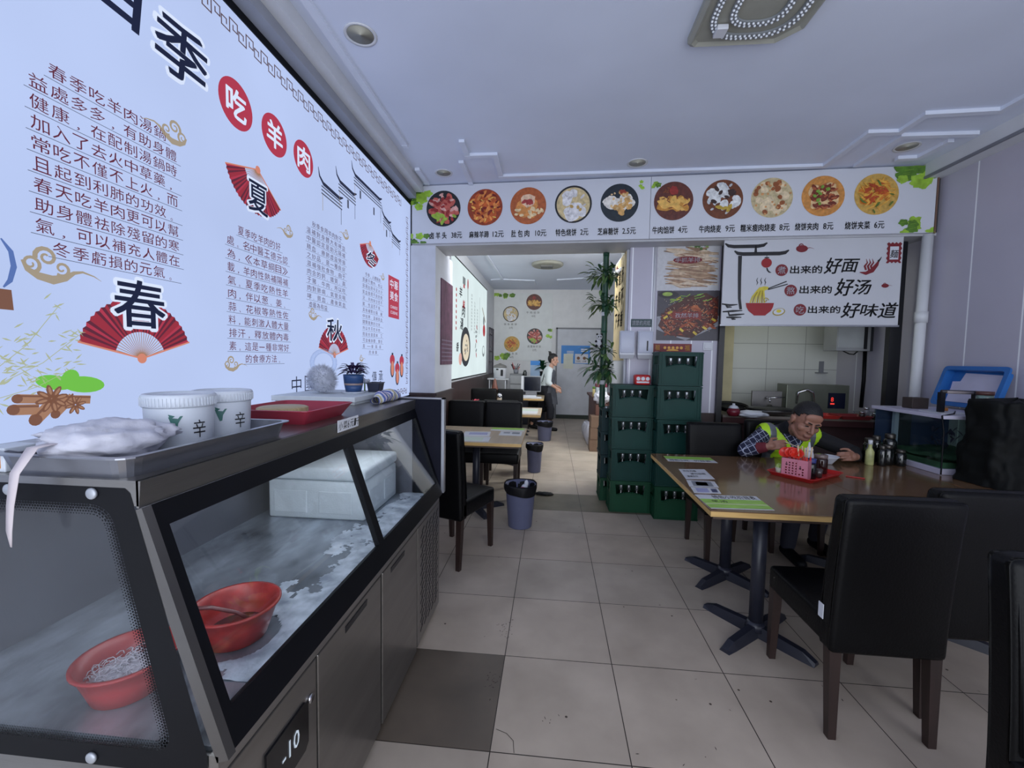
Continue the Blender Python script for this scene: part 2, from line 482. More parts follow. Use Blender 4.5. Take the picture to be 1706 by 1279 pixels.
struct(MB().box(3.35, 3.55, -1.4, 7.4, 0, 3.25, M_pr), 'wall_right')
b = MB()
b.box(-1.7, -1.46, -1.4, -1.25, 0, 3.25, M_white).box(3.32, 3.55, -1.4, -1.25, 0, 3.25, M_white).box(-1.46, 3.32, -1.4, -1.25, 2.95, 3.25, M_white)
struct(b, 'wall_shopfront')
struct(MB().box(-1.7, 4.6, -1.4, 11.1, 3.25, 3.4, M_ceil), 'ceiling')
struct(MB().box(-1.7, 1.5, 10.9, 11.05, 0, 3.25, mat('back_wall_paint', (226, 226, 228), 0.6, n=0.04)), 'wall_back')
struct(MB().box(1.35, 1.5, 7.5, 10.9, 0, 1.1, M_white).box(1.35, 1.5, 7.5, 10.9, 2.4, 3.25, M_white).box(1.35, 1.5, 7.5, 7.6, 1.1, 2.4, M_white).box(1.35, 1.5, 9.2, 10.9, 1.1, 2.4, M_white), 'wall_back_right')
b = MB(); b.box(1.40, 1.45, 7.6, 9.2, 1.1, 1.15, M_alu).box(1.40, 1.45, 7.6, 9.2, 2.35, 2.4, M_alu).box(1.40, 1.45, 8.38, 8.42, 1.15, 2.35, M_alu).box(1.40, 1.45, 7.6, 7.64, 1.15, 2.35, M_alu).box(1.40, 1.45, 9.16, 9.2, 1.15, 2.35, M_alu)
struct(b, 'added_window_1')  # window added out of view to let sky light onto the back wall
struct(MB().box(1.35, 3.55, 7.4, 7.5, 0, 3.25, M_white), 'wall_passage')
# beam above the opening, with its white soffit
b = MB(FW(0)).box(0, 4.84, 2.645, 3.25, -0.47, -0.035, mat('beam_paint', (186, 187, 192), 0.5))
struct(b, 'trim_1')
# pillar at the left end
b = MB()
b.box(-1.5, -1.215, 4.37, 5.12, 1.125, 2.65, mat('pillar_white', (200, 203, 212), 0.45))
b.box(-1.5, -1.205, 4.36, 5.13, 0, 1.1, M_wood_d)
b.box(-1.5, -1.19, 4.345, 5.145, 1.1, 1.125, M_wood_d)
struct(b, 'wall_pillar')
b = MB(); b.box(-1.5, -1.48, 5.13, 10.9, 0, 1.1, M_wood_d).box(-1.5, -1.465, 5.13, 10.9, 1.1, 1.125, M_wood_d)
struct(b, 'trim_2')
# wall with the meat posters, wainscot below
b = MB(FW(-0.25))
b.box(2.235, 3.11, 0.985, 2.66, -0.08, 0, panelled('poster_wall_panels', 0.2, 0.0, 0))
b.box(2.235, 3.11, 0.0, 0.985, -0.08, 0.004, M_wood_d)
b.cyl((2.478, 1.3, 0.012), (2.478, 2.64, 0.012), 0.011, n=10, mt=M_trimw)
struct(b, 'wall_partition')
struct(MB().box(0.755, 0.84, 4.57, 5.36, 0, 2.66, M_white), 'wall_partition_side')
# kitchen shell
def tiles(name, c, w, h, lo, grout=(120, 124, 120)):
    m = bpy.data.materials.new(name); m.use_nodes = True
    nt = m.node_tree; b_ = nt.nodes['Principled BSDF']
    tc = nt.nodes.new('ShaderNodeTexCoord'); mp = nt.nodes.new('ShaderNodeMapping')
    mp.inputs['Rotation'].default_value = (-PI / 2, 0, 0); mp.inputs['Location'].default_value = lo
    nt.links.new(tc.outputs['Object'], mp.inputs[0])
    br = nt.nodes.new('ShaderNodeTexBrick'); br.offset = 0; br.inputs['Scale'].default_value = 1
    br.inputs['Brick Width'].default_value = w; br.inputs['Row Height'].default_value = h; br.inputs['Mortar Size'].default_value = 0.0025
    br.inputs['Color1'].default_value = lin(c) + [1]; br.inputs['Color2'].default_value = lin([v * 0.97 for v in c]) + [1]
    br.inputs['Mortar'].default_value = lin(grout) + [1]
    nt.links.new(mp.outputs[0], br.inputs['Vector']); nt.links.new(br.outputs['Color'], b_.inputs['Base Color'])
    b_.inputs['Roughness'].default_value = 0.3
    return m
M_ktile = tiles('kitchen_wall_tiles', (206, 208, 204), 0.43, 0.30, (0.02, 0.07, 0))
struct(MB().box(0.84, 3.4, 5.36, 5.5, 0, 3.25, M_ktile), 'wall_kitchen')
struct(MB().box(1.88, 2.0, 4.93, 5.36, 0, 3.25, mat('kitchen_side_paint', (190, 180, 140), 0.6, n=0.1)), 'wall_kitchen_side')
# cornice on the right wall and over the light box
b = MB(); b.box(3.2, 3.35, -1.25, 4.14, 3.13, 3.25, M_trimw).box(3.19, 3.21, -1.25, 4.14, 3.12, 3.14, M_gray)
struct(b, 'trim_3')
b = MB()
b.box(-1.5, -1.40, -1.25, 4.30, 3.10, 3.25, mat('cornice_grey', (150, 154, 166), 0.6)).box(-1.40, -1.33, -1.25, 4.30, 3.16, 3.25, M_trimw)
struct(b, 'trim_4')
# raised key-pattern mouldings on the ceiling
M_mould = mat('moulding_paint', (216, 222, 236), 0.7, n=0.03)
def mould(lines, name, zt=3.25, w=0.045, h=0.022):
    b = MB()
    for pts in lines:
        for (x0, y0), (x1, y1) in zip(pts, pts[1:]):
            L = math.hypot(x1 - x0, y1 - y0); a = math.atan2(y1 - y0, x1 - x0)
            cnt = len(b.f); b.box(-w / 2, L - w / 2, -w / 2, w / 2, -h - 0.0002 * (cnt // 6), 0.0, M_mould, M=TR((x0, y0, zt), a))
        b.box(pts[-1][0] - w / 2, pts[-1][0] + w / 2, pts[-1][1] - w / 2, pts[-1][1] + w / 2, -h - .004, 0, M_mould, M=Matrix.Translation((0, 0, zt)))
    return struct(b, name)
mould([[(-1.24, -1.2), (-1.24, 3.52)], [(-0.76, 3.50), (-0.76, 3.73)], [(-0.84, 3.86), (-0.84, 4.29)], [(-0.76, 3.73), (-0.52, 3.73), (-0.52, 4.16)], [(-1.28, 3.98), (-1.28, 4.27)],
       [(-0.52, 4.16), (2.35, 4.09), (2.34, 3.54), (2.55, 3.54), (2.55, 3.31), (3.0, 3.29), (3.0, -1.2)], [(2.62, 4.08), (2.615, 3.6), (3.11, 3.6)], [(2.88, 3.98), (3.02, 3.97), (3.03, 3.71)]], 'trim_5')
mould([[(-1.15, 5.0), (-1.12, 9.4), (-1.36, 9.5)], [(-1.12, 9.45), (-0.43, 9.6), (-0.42, 10.1)], [(0.1, 10.1), (0.1, 9.5), (0.72, 9.3), (0.92, 7.6)]], 'trim_6')
# black posts of the serving hatch
b = MB(FW(-0.2))
b.box(3.11, 3.16, 0, 2.64, -0.06, 0.0, M_black)
struct(b, 'trim_7')
b = MB(FW(-0.2))
b.box(4.62, 4.72, 0.0, 2.64, -0.06, 0.0, M_black)
struct(b, 'trim_8')

# ------------------------------------------------------------------ light box on the left wall
LK = 1.0
L_face = lit('lightbox_white', (182, 199, 240), LK)
L_navy = lit('lightbox_navy', (34, 40, 66), LK)
L_ink = lit('lightbox_dark_print', (78, 58, 82), LK)
L_ink2 = lit('lightbox_grey_print', (74, 80, 100), LK)
L_red = lit('lightbox_red', (172, 50, 74), LK)
L_red2 = lit('lightbox_crimson', (150, 40, 58), LK)
L_red3 = lit('lightbox_maroon', (92, 30, 52), LK)
L_gold = lit('lightbox_gold', (160, 148, 130), LK)
L_or = lit('lightbox_orange', (205, 130, 110), LK)
L_green = lit('lightbox_green', (110, 190, 70), LK)
L_olive = lit('lightbox_olive', (170, 178, 150), LK)
L_br = lit('lightbox_brown', (120, 82, 66), LK)
L_br2 = lit('lightbox_tan', (160, 120, 96), LK)
L_fret = lit('lightbox_fret_brown', (92, 76, 84), LK)
L_halo = lit('lightbox_halo', (214, 226, 252), LK)
L_blue = lit('lightbox_blue', (84, 112, 176), LK)
lb = thing('light_box', 'wall-long backlit white menu board of the four seasons above the glass case', 'light box', (-1.5, 2.3, 1.1))
LB = MB(Matrix.Translation((1.5, -2.3, -1.1)))      # world coordinates into the box's own
bf = MB(Matrix.Translation((1.5, -2.3, -1.1)))
for (a, c, z0, z1) in ((0.3, 4.4, 3.06, 3.10), (0.3, 4.4, 1.06, 1.10)): bf.box(-1.5, -1.478, a, c, z0, z1, M_blackm)
bf.box(-1.5, -1.478, 4.37, 4.40, 1.06, 3.10, M_alu).box(-1.5, -1.478, 0.3, 0.33, 1.06, 3.10, M_alu)
bf.build('frame', M_alu, lb)
P = LB
P.box(-1.498, -1.484, 0.33, 4.37, 1.10, 3.06, L_face)
A = Matrix.Translation((0.016, 0, 0)) @ LW
rng = random.Random(4)
z1_, z2_, z3_, z4_ = 0.0015, 0.003, 0.0045, 0.006
# key fret along the top, right and bottom
def fret(bx, by, ux, uy, n, p, w):
    u = [(0.04, 1), (0.04, 0.0), (0.46, 0.0), (0.46, 0.62), (0.24, 0.62), (0.24, 0.33)]
    v = [(0.54, 0.38), (0.54, 0.0)]
    u2 = [(0.46, 1.0), (0.96, 1.0), (0.96, 0.0)]
    for k in range(n):
        for pts in ([(0.0, 1), (0.46, 1), (0.46, 0.36), (0.2, 0.36), (0.2, 0.66)], [(0.54, 0.0), (0.54, 0.64), (0.82, 0.64), (0.82, 0.34)], [(0.0, 1), (0.0, 0.0), (0.54, 0.0)][:2], [(0.54, 0.0), (1.0, 0.0), (1.0, 1.0)]):
            q = [(bx + (k + a) * p * ux[0] + c * w * uy[0], by + (k + a) * p * ux[1] + c * w * uy[1]) for a, c in pts]
            P.segs(q, 0.0065, z1_, L_fret, A)
fret(0.42, 2.955, (1, 0), (0, 1), 35, 0.105, 0.062)
fret(4.30, 2.90, (0, -1), (-1, 0), 16, 0.1045, 0.055)
fret(3.82, 1.13, (1, 0), (0, 1), 5, 0.09, 0.05)
# heading
P.text('季', 1.505, 2.565, 1.76, 2.80, z1_, L_halo, A, 0.05, shear=0.12)
P.text('季', 1.515, 2.575, 1.75, 2.79, z2_, L_navy, A, 0.022, shear=0.12)
P.text('四', 1.22, 2.62, 1.46, 2.83, z2_, L_navy, A, 0.022, shear=0.12)
for ch, cy, r in (('吃', 1.921, 0.108), ('羊', 2.197, 0.103), ('肉', 2.462, 0.1)):
    P.disc(cy, 2.654, r, z1_, L_red, M=A, n=40)
    P.text(ch, cy - 0.062, 2.654 - 0.064, cy + 0.062, 2.654 + 0.064, z2_, L_halo, A, 0.03)
# paragraphs: text lines over thin rules
def para(lines, x0, x1, zt, dz, h, ind, b=0.006, last=None, rule=0.0018, rules=True, mt=None):
    for i, t in enumerate(lines):
        a = x0 + (ind if i == 0 else 0); c = x1 - (ind * 0.9 if i == 0 else 0)
        if i == len(lines) - 1 and last: a, c = last
        z = zt - dz * i
        n = len(t); p = (c - a) / n
        for k, ch in enumerate(t):
            if ch in '，。、':
                P.text(ch, a + k * p + 0.012 * h / 0.04, z - 0.002, a + k * p + 0.012 * h / 0.04 + h * 0.22, z + h * 0.2, z1_, mt or L_ink, A, b)
            elif ch == '一':
                P.text(ch, a + k * p, z + h * 0.42, a + k * p + p * 0.82, z + h * 0.52, z1_, mt or L_ink, A, b)
            else:
                P.text(ch, a + k * p, z, a + k * p + min(p * 0.86, h * 1.25), z + h, z1_, mt or L_ink, A, b)
        if rules: P.flat([(a - 0.012, z - 0.007), (c + 0.012, z - 0.007), (c + 0.012, z - 0.007 + rule), (a - 0.012, z - 0.007 + rule)], z1_, L_ink2, A)
para(['春季吃羊肉湯鍋', '益處多多，有助身體', '健康，在配制湯鍋時', '加入了去火中草藥，', '常吃不僅不上火，而', '且起到利肺的功效。', '春天吃羊肉更可以幫', '助身體祛除殘留的寒', '氣，可以補充人體在', '冬季虧損的元氣。'],
     1.115, 1.598, 2.303, 0.0577, 0.041, 0.05, last=(1.155, 1.585), mt=L_red3)
para(['夏季吃羊肉的好', '處。名中醫王德元認', '為，《本草綱目》', '載，羊肉性熱補陽補', '氣。夏季吃熱性羊', '肉，伴以葱、姜、', '蒜、花椒等熱性佐', '料，能刺激人體大量', '排汗，釋放體內毒', '素。這是一種非常好', '的食療方法。'],
     1.845, 2.30, 2.062, 0.0605, 0.041, 0.07, last=(1.95, 2.24), mt=L_red3)
para(['秋季食用羊肉對于', '溫補對身體大有裨益', '中醫認定是助元陽補', '精血，療肺虛益勞損', '之妙品，是一種良好', '滋補強壯食物。由于', '肉含的鈣、鐵質，高', '于豬、牛肉，所以吃', '肉對肺病、氣管炎喘', '哮、貧血、產後氣血', '虛最為有益'],
     2.485, 2.975, 2.29, 0.0495, 0.034, 0.06, last=(2.5, 2.72), b=0.004, mt=L_ink)
para(['冬季，人體陽氣', '潛藏于體內，所以', '容易出現手足冰冷', '氣血循環不良的情', '況。羊肉味甘而不', '膩，性溫而不燥，', '具有補腎壯陽、暖', '中祛寒、溫補氣血', '開胃健脾的功效，', '所以冬天吃羊肉，', '既能抵禦風寒，又', '可滋補身體，實在', '是一舉兩得', '的美事'],
     3.245, 3.645, 2.135, 0.0475, 0.03, 0.05, last=(3.36, 3.54), b=0.003, mt=L_ink)
# cloud scrolls
def spiral(cx, cy, r, a0, turns, n=18, dirn=1):
    return [(cx + r * (1 - 0.82 * i / n) * math.cos(a0 + dirn * turns * 2 * PI * i / n), cy + r * (1 - 0.82 * i / n) * math.sin(a0 + dirn * turns * 2 * PI * i / n)) for i in range(n + 1)]
def cloud(B, M_, cx, cy, s, mt, flip=1, z=z1_, up=1):
    def q(pts): return [(cx + flip * x * s, cy + up * y * s) for x, y in pts]
    w = 0.075 * s
    B.ribbon(q(spiral(-0.32, 0.02, 0.17, -1.2, 1.3)), [w * (1 - 0.6 * i / 18) for i in range(19)], z, mt, M_)
    B.ribbon(q(spiral(-0.05, 0.2, 0.2, 3.4, -1.4)), [w * 1.2 * (1 - 0.6 * i / 18) for i in range(19)], z, mt, M_)
    B.ribbon(q(spiral(0.22, 0.02, 0.16, -2.2, 1.3)), [w * (1 - 0.6 * i / 18) for i in range(19)], z, mt, M_)
    B.ribbon(q([(-0.46, 0.06), (-0.38, -0.1), (-0.2, -0.2), (0.05, -0.24), (0.28, -0.16), (0.45, -0.02), (0.62, 0.03), (0.85, -0.02), (1.0, -0.1)]), [w * k for k in (0.5, 1.3, 2.0, 2.4, 1.7, 1.0, 0.6, 0.35, 0.1)], z, mt, M_)
cloud(P, A, 1.58, 2.35, 0.13, L_gold, -1); cloud(P, A, 1.145, 1.745, 0.145, L_gold)
cloud(P, A, 2.30, 2.185, 0.10, L_gold, -1); cloud(P, A, 1.86, 1.45, 0.10, L_gold)
cloud(P, A, 2.975, 2.36, 0.10, L_gold, -1); cloud(P, A, 2.545, 1.75, 0.105, L_gold)
cloud(P, A, 3.645, 2.19, 0.085, L_gold, -1); cloud(P, A, 3.22, 1.48, 0.075, L_gold)
# folding fans with the season characters
def fan(cx, cy, r, r0, a0, a1, ch, rect, seed):
    n = 24; rg = random.Random(seed)
    for i in range(n):
        t0, t1 = a0 + (a1 - a0) * i / n, a0 + (a1 - a0) * (i + 1) / n; tm = (t0 + t1) / 2
        for (ta, tb, mt) in ((t0, tm, L_red2 if i % 3 else L_red), (tm, t1, L_red3 if (i + seed) % 4 else L_red2)):
            P.flat([(cx + r0 * math.cos(ta), cy + r0 * math.sin(ta)), (cx + r * (1.0 if ta == t0 else 0.975) * math.cos(ta), cy + r * (1.0 if ta == t0 else 0.975) * math.sin(ta)),
                    (cx + r * (0.975 if ta == t0 else 1.0) * math.cos(tb), cy + r * (0.975 if ta == t0 else 1.0) * math.sin(tb)), (cx + r0 * math.cos(tb), cy + r0 * math.sin(tb))], z1_, mt, A)
        P.segs([(cx, cy), (cx + r0 * math.cos(tm), cy + r0 * math.sin(tm))], 0.0022, z1_, L_br2, A)
    for a in (a0, a1): P.segs([(cx, cy), (cx + r * 0.99 * math.cos(a), cy + r * 0.99 * math.sin(a))], 0.006, z2_, L_or, A)
    P.disc(cx, cy, 0.018, z2_, L_or, M=A, n=14)
    x0, y0, x1, y1 = rect; e = 0.006
    P.text(ch, x0 - e, y0 - e, x1 + e, y1 + e, z3_, L_halo, A, 0.06)
    P.text(ch, x0, y0, x1, y1, z4_, L_navy, A, 0.018)
fan(1.42, 1.478, 0.215, 0.095, R(18), R(166), '春', (1.325, 1.59, 1.515, 1.755), 1)
fan(2.06, 2.42, 0.225, 0.095, R(196), R(322), '夏', (1.985, 2.205, 2.125, 2.35), 2)
fan(2.801, 1.501, 0.205, 0.08, R(14), R(166), '秋', (2.70, 1.60, 2.905, 1.745), 3)
fan(3.384, 2.412, 0.195, 0.08, R(197), R(332), '冬', (3.315, 2.235, 3.495, 2.34), 4)
# stamp
P.flat([(3.775, 1.86), (4.045, 1.86), (4.045, 2.238), (3.775, 2.238)], z1_, L_red, A)
P.text('中華', 3.81, 2.125, 4.01, 2.21, z2_, L_halo, A, 0.01); P.text('美食', 3.81, 2.02, 4.01, 2.105, z2_, L_halo, A, 0.01)
P.text('CHINESE', 3.82, 1.945, 4.0, 1.972, z2_, L_halo, A); P.text('CUISINE', 3.82, 1.895, 4.0, 1.922, z2_, L_halo, A)
for ch, x in (('中', 2.315), ('國', 2.445), ('傳', 3.415), ('承', 3.55)):
    P.text(ch, x, 1.275, x + 0.095, 1.375, z1_, L_navy, A, 0.0)
# roof outlines of an old town
def roof(x0, y0, x1, y1, d):
    P.ribbon([(x0 - 0.02, y0 + 0.08), (x0 - 0.005, y0 + 0.03), (x0 + 0.04, y0), (x1 - 0.03, y1), (x1 + 0.02, y1 + 0.02)], [0.005, 0.016, 0.024, 0.024, 0.008], z1_, L_navy, A)
    for k in range(1, 4):
        P.segs([(x0 + 0.02, y0 - 0.022 * k), (x1, y1 - 0.022 * k)], 0.009, z1_, L_ink2, A)
    P.segs([(x0 + 0.03, y0 - 0.07), (x0 + 0.03, y0 - 0.07 - d)], 0.005, z1_, L_gold, A); P.segs([(x1 - 0.01, y1 - 0.07), (x1 - 0.01, y1 - 0.07 - d)], 0.006, z1_, L_ink2, A)
roof(2.64, 2.60, 2.92, 2.585, 0.10); roof(2.86, 2.70, 3.13, 2.69, 0.10); roof(3.09, 2.84, 3.61, 2.83, 0.12); roof(3.64, 2.72, 3.82, 2.70, 0.05); roof(3.84, 2.62, 4.07, 2.60, 0.05)
for x, y in ((3.0, 2.56), (3.2, 2.7), (3.45, 2.66), (3.72, 2.56)): P.flat([(x, y), (x + 0.025, y), (x + 0.025, y + 0.06), (x, y + 0.06)], z1_, L_ink2, A)
# lanterns, spices, leaves, bamboo, hanging ornament
for x, y in ((3.87, 1.44), (4.12, 1.43), (4.0, 1.36)):
    P.disc(x, y + 0.03, 0.062, z1_, L_red, ry=0.05, M=A, n=18); P.disc(x, y - 0.06, 0.05, z1_, L_navy, ry=0.075, M=A, n=18)
    P.disc(x, y - 0.05, 0.036, z2_, L_or, ry=0.07, M=A, n=16); P.flat([(x - 0.02, y + 0.075), (x + 0.02, y + 0.075), (x + 0.02, y + 0.095), (x - 0.02, y + 0.095)], z2_, L_navy, A)
P.disc(1.145, 1.405, 0.05, z1_, L_green, ry=0.022, M=A, rot=-0.2, n=20); P.disc(1.225, 1.395, 0.062, z1_, L_green, ry=0.026, M=A, rot=-0.1, n=20); P.disc(1.185, 1.415, 0.03, z2_, L_green, ry=0.024, M=A, n=18, rot=1)
for (x0, y0, x1, y1, w) in ((1.05, 1.365, 1.24, 1.345, 0.026), (1.09, 1.30, 1.15, 1.36, 0.034), (1.14, 1.31, 1.19, 1.36, 0.026), (1.04, 1.335, 1.10, 1.33, 0.03)):
    P.ribbon([(x0, y0), (x1, y1)], w, z2_, L_br2, A); P.ribbon([(x0, y0 + w * 0.3), (x1, y1 + w * 0.3)], w * 0.2, z3_, L_br, A); P.disc(x0, y0, w * 0.5, z3_, L_br, M=A, n=12)
for cx, cy, s in ((1.133, 1.357, 0.042), (1.195, 1.333, 0.03)):
    for k in range(8):
        a = 2 * PI * k / 8 + 0.2
        P.disc(cx + s * 0.55 * math.cos(a), cy + s * 0.55 * math.sin(a), s * 0.5, z3_, L_br, ry=s * 0.2, M=A, rot=a, n=10); P.disc(cx + s * 0.6 * math.cos(a), cy + s * 0.6 * math.sin(a), s * 0.3, z4_, L_br2, ry=s * 0.09, M=A, rot=a, n=8)
for bx, by, ex, ey in ((0.98, 1.42, 1.16, 1.63), (1.0, 1.40, 1.215, 1.55), (0.98, 1.36, 1.20, 1.45)):
    P.segs([(bx, by), ((bx + ex) / 2 + 0.01, (by + ey) / 2 - 0.01), (ex, ey)], 0.002, z1_, L_olive, A)
    for k in range(34):
        t = rng.uniform(0.15, 1.0); x = bx + (ex - bx) * t + rng.uniform(-0.03, 0.02); y = by + (ey - by) * t + rng.uniform(-0.03, 0.03); a = rng.uniform(-1.2, 0.9); L = rng.uniform(0.018, 0.034)
        P.ribbon([(x, y), (x + L * 0.4 * math.cos(a), y + L * 0.4 * math.sin(a)), (x + L * math.cos(a), y + L * math.sin(a))], [0.001, 0.005, 0.0005], z1_, L_olive, A)
P.ribbon([(1.035, 1.80), (1.055, 1.77), (1.06, 1.73), (1.05, 1.69), (1.035, 1.67)], [0.004, 0.012, 0.014, 0.012, 0.004], z1_, L_blue, A)
P.flat([(1.02, 1.61), (1.055, 1.61), (1.052, 1.665), (1.022, 1.665)], z1_, L_br, A)
P.build('printed_face', L_face, lb)

# ------------------------------------------------------------------ food pictures printed on boards
def pm(c, nm=None, n=0.25): return mat('print_%02x%02x%02x' % tuple(c), c, 0.45, n=n, ns=30)
FOODS = {
 1: dict(bg=(34, 36, 40), it=[((196, 96, 84), 16, .22, .62, .7), ((222, 168, 158), 8, .16, .7, .5), ((150, 44, 44), 8, .14, .6, .6), ((150, 182, 64), 5, .2, .8, .5, -0.9)]),
 2: dict(bg=(150, 60, 30), it=[((196, 92, 40), 18, .26, .7, .5), ((226, 140, 70), 16, .18, .75, .4), ((236, 190, 90), 8, .1, .75, .35), ((120, 30, 22), 8, .12, .6, .5)]),
 3: dict(bg=(176, 92, 48), it=[((214, 142, 74), 3, .42, .5, .9), ((226, 190, 160), 1, .4, .0, .9, .4), ((170, 60, 60), 12, .1, .2, .7, .3), ((236, 206, 160), 8, .14, .6, .6, -.5)]),
 4: dict(bg=(30, 30, 36), ring=(206, 186, 140), it=[((224, 222, 224), 5, .3, .45, .95), ((200, 196, 200), 6, .12, .5, .4), ((196, 160, 90), 3, .11, .5, .8, -.4)]),
 5: dict(bg=(28, 40, 50), it=[((232, 226, 218), 8, .3, .55, .8, .1), ((206, 160, 96), 6, .16, .5, .8), ((222, 190, 140), 12, .07, .45, .8), ((150, 60, 40), 3, .18, .2, .4, .8)]),
 6: dict(bg=(96, 48, 40), it=[((200, 140, 58), 6, .36, .5, .55, -.2), ((226, 178, 92), 9, .26, .55, .4, -.2), ((130, 70, 36), 8, .1, .6, .3), ((150, 48, 44), 1, .24, .0, .9, .75)]),
 7: dict(bg=(110, 60, 34), it=[((222, 224, 224), 7, .26, .62, .8), ((196, 200, 204), 10, .1, .6, .6), ((60, 40, 34), 5, .14, .5, .6), ((190, 160, 60), 3, .2, .7, .5, -.9)]),
 8: dict(bg=(196, 180, 140), it=[((224, 204, 168), 8, .22, .66, .9), ((150, 86, 48), 8, .12, .66, .9), ((206, 150, 96), 10, .06, .7, .9)]),
 9: dict(bg=(204, 140, 70), it=[((224, 190, 140), 5, .4, .45, .7), ((120, 52, 36), 16, .18, .45, .5), ((176, 96, 60), 12, .12, .5, .4), ((120, 160, 60), 4, .1, .35, .8)]),
 10: dict(bg=(200, 160, 80), it=[((206, 120, 44), 10, .26, .5, .5), ((226, 170, 70), 26, .3, .55, .1), ((180, 74, 34), 10, .2, .4, .25), ((96, 120, 50), 4, .14, .7, .3)]),
}
def food(B, M_, cx, cy, r, kind, z=0.0015):
    d = FOODS[kind]; rg = random.Random(kind * 7 + 1)
    B.disc(cx, cy, r, z, pm(d['bg']), M=M_, n=40)
    if 'ring' in d: B.disc(cx, cy, r * 0.9, z + 0.0006, pm(d['ring']), M=M_, n=40)
    zz = z + 0.0012
    for it in d['it']:
        c, n, s, spread, asp = it[:5]; oy = it[5] if len(it) > 5 else None
        n2 = n if n < 4 else int(n * 1.9); sp2 = spread if n < 4 else min(0.92, spread * 1.35)
        for k in range(n2):
            sz = s * rg.uniform(0.75, 1.2) * r
            lim = r * 0.97 - sz
            if lim < 0: sz = r * 0.6; lim = r * 0.35
            for _ in range(30):
                a = rg.uniform(0, 2 * PI); q = math.sqrt(rg.random()) * sp2 * r
                x, y = q * math.cos(a), q * math.sin(a)
                if oy is not None: y = y * 0.35 + oy * r * 0.7
                if math.hypot(x, y) <= lim: break
            else:
                L = math.hypot(x, y) or 1; x *= lim / L; y *= lim / L
            B.disc(cx + x, cy + y, sz, zz, pm(c), ry=sz * asp, M=M_, n=14, rot=rg.uniform(-1.2, 1.2), wob=0.12, rng=rg)
            zz += 0.00012
def leaves(B, M_, cx, cy, w, h, n, seed, z=0.0015, clip=None):
    rg = random.Random(seed)
    for k in range(n):
        x = cx + rg.uniform(-w, w); y = cy + rg.uniform(-h, h); s = rg.uniform(0.55, 0.95) * min(w, h)
        pts = []
        m = 18; ph = rg.uniform(0, 6)
        for i in range(m):
            a = 2 * PI * i / m; q = s * (1 + 0.16 * math.sin(5 * a + ph) + rg.uniform(-0.12, 0.12))
            px, py = x + q * math.cos(a), y + q * 0.8 * math.sin(a)
            if clip: px = min(max(px, clip[0]), clip[1]); py = min(max(py, clip[2]), clip[3])
            pts.append((px, py))
        B.flat(pts, z + 0.0001 * k, M_leaf1 if rg.random() < 0.6 else M_leaf2, M_)
        B.segs([(x - s * 0.5, y), (x + s * 0.5, y + s * 0.1)], 0.002, z + 0.003, M_leaf1, M_)

# ------------------------------------------------------------------ menu banner across the room
def board_root(name, label, cat, s, z, off):
    p = fw(s, z, off)
    return thing(name, label, cat, p, BA), Matrix.Rotation(-BA, 4, 'Z') @ Matrix.Translation(-p)
bn, T0 = board_root('menu_banner', 'long white menu banner of ten round dishes with prices under the ceiling', 'banner', 2.39, 2.66, 0)
B = MB(T0)
F0 = FW(0)
B.box(0.012, 2.372, 2.662, 3.238, -0.03, 0.0, M_print, M=F0); B.box(2.376, 4.775, 2.662, 3.238, -0.03, 0.0, M_print, M=F0)
F0 = FW(0.001)
items = [(0.345, '卤羊头', '38元'), (0.774, '麻辣羊蹄', '12元'), (1.208, '肚包肉', '10元'), (1.648, '特色烧饼', '2元'), (2.086, '芝麻糖饼', '2.5元'),
         (2.582, '牛肉馅饼', '4元'), (3.019, '牛肉烧麦', '9元'), (3.443, '糯米瘦肉烧麦', '8元'), (3.871, '烧饼夹肉', '8元'), (4.304, '烧饼夹菜', '6元')]
xs = [((.20, .40), (.43, .54)), ((.617, .821), (.857, .967)), ((1.045, 1.244), (1.284, 1.392)), ((1.485, 1.69), (1.723, 1.799)), ((1.889, 2.089), (2.121, 2.246)),
      ((2.40, 2.604), (2.634, 2.717)), ((2.822, 3.022), (3.056, 3.137)), ((3.187, 3.494), (3.521, 3.605)), ((3.653, 3.852), (3.888, 3.97)), ((4.066, 4.274), (4.303, 4.383))]
for k, ((cx, t, pr), (a, c)) in enumerate(zip(items, xs)):
    food(B, F0, cx, 3.005, 0.178, k + 1)
    n = len(t); p = (a[1] - a[0]) / n; w = min(p * 0.88, 0.046)
    for i, ch in enumerate(t): B.text(ch, a[0] + i * p, 2.706, a[0] + i * p + w, 2.772, 0.0015, M_ink, F0, 0.028)
    B.text(pr, c[0], 2.708, c[1], 2.770, 0.0015, M_ink, F0, 0.024)
cl = (0.002, 2.37, 2.664, 3.236)
leaves(B, F0, 0.10, 3.17, 0.14, 0.07, 9, 3, clip=cl); leaves(B, F0, 0.03, 3.06, 0.06, 0.05, 4, 5, clip=cl); leaves(B, F0, 0.09, 2.70, 0.12, 0.05, 7, 7, clip=cl)
leaves(B, F0, 2.28, 3.165, 0.03, 0.035, 3, 9, clip=cl)
cl = (2.378, 4.773, 2.664, 3.236)
leaves(B, F0, 2.42, 3.165, 0.03, 0.035, 3, 11, clip=cl); leaves(B, F0, 4.62, 3.17, 0.15, 0.08, 12, 13, clip=cl); leaves(B, F0, 4.65, 2.72, 0.12, 0.06, 7, 15, clip=cl)
B.build('printed_board', M_print, bn)
b = MB(T0); b.box(4.777, 4.79, 2.655, 3.242, -0.035, 0.004, mat('rusty_edge', (110, 84, 70), 0.6), M=FW(0)).box(4.79, 4.83, 2.67, 3.24, -0.2, -0.03, mat('dark_board_side', (60, 58, 62), 0.6), M=FW(0))
b.build('end_cap', M_gray, bn)

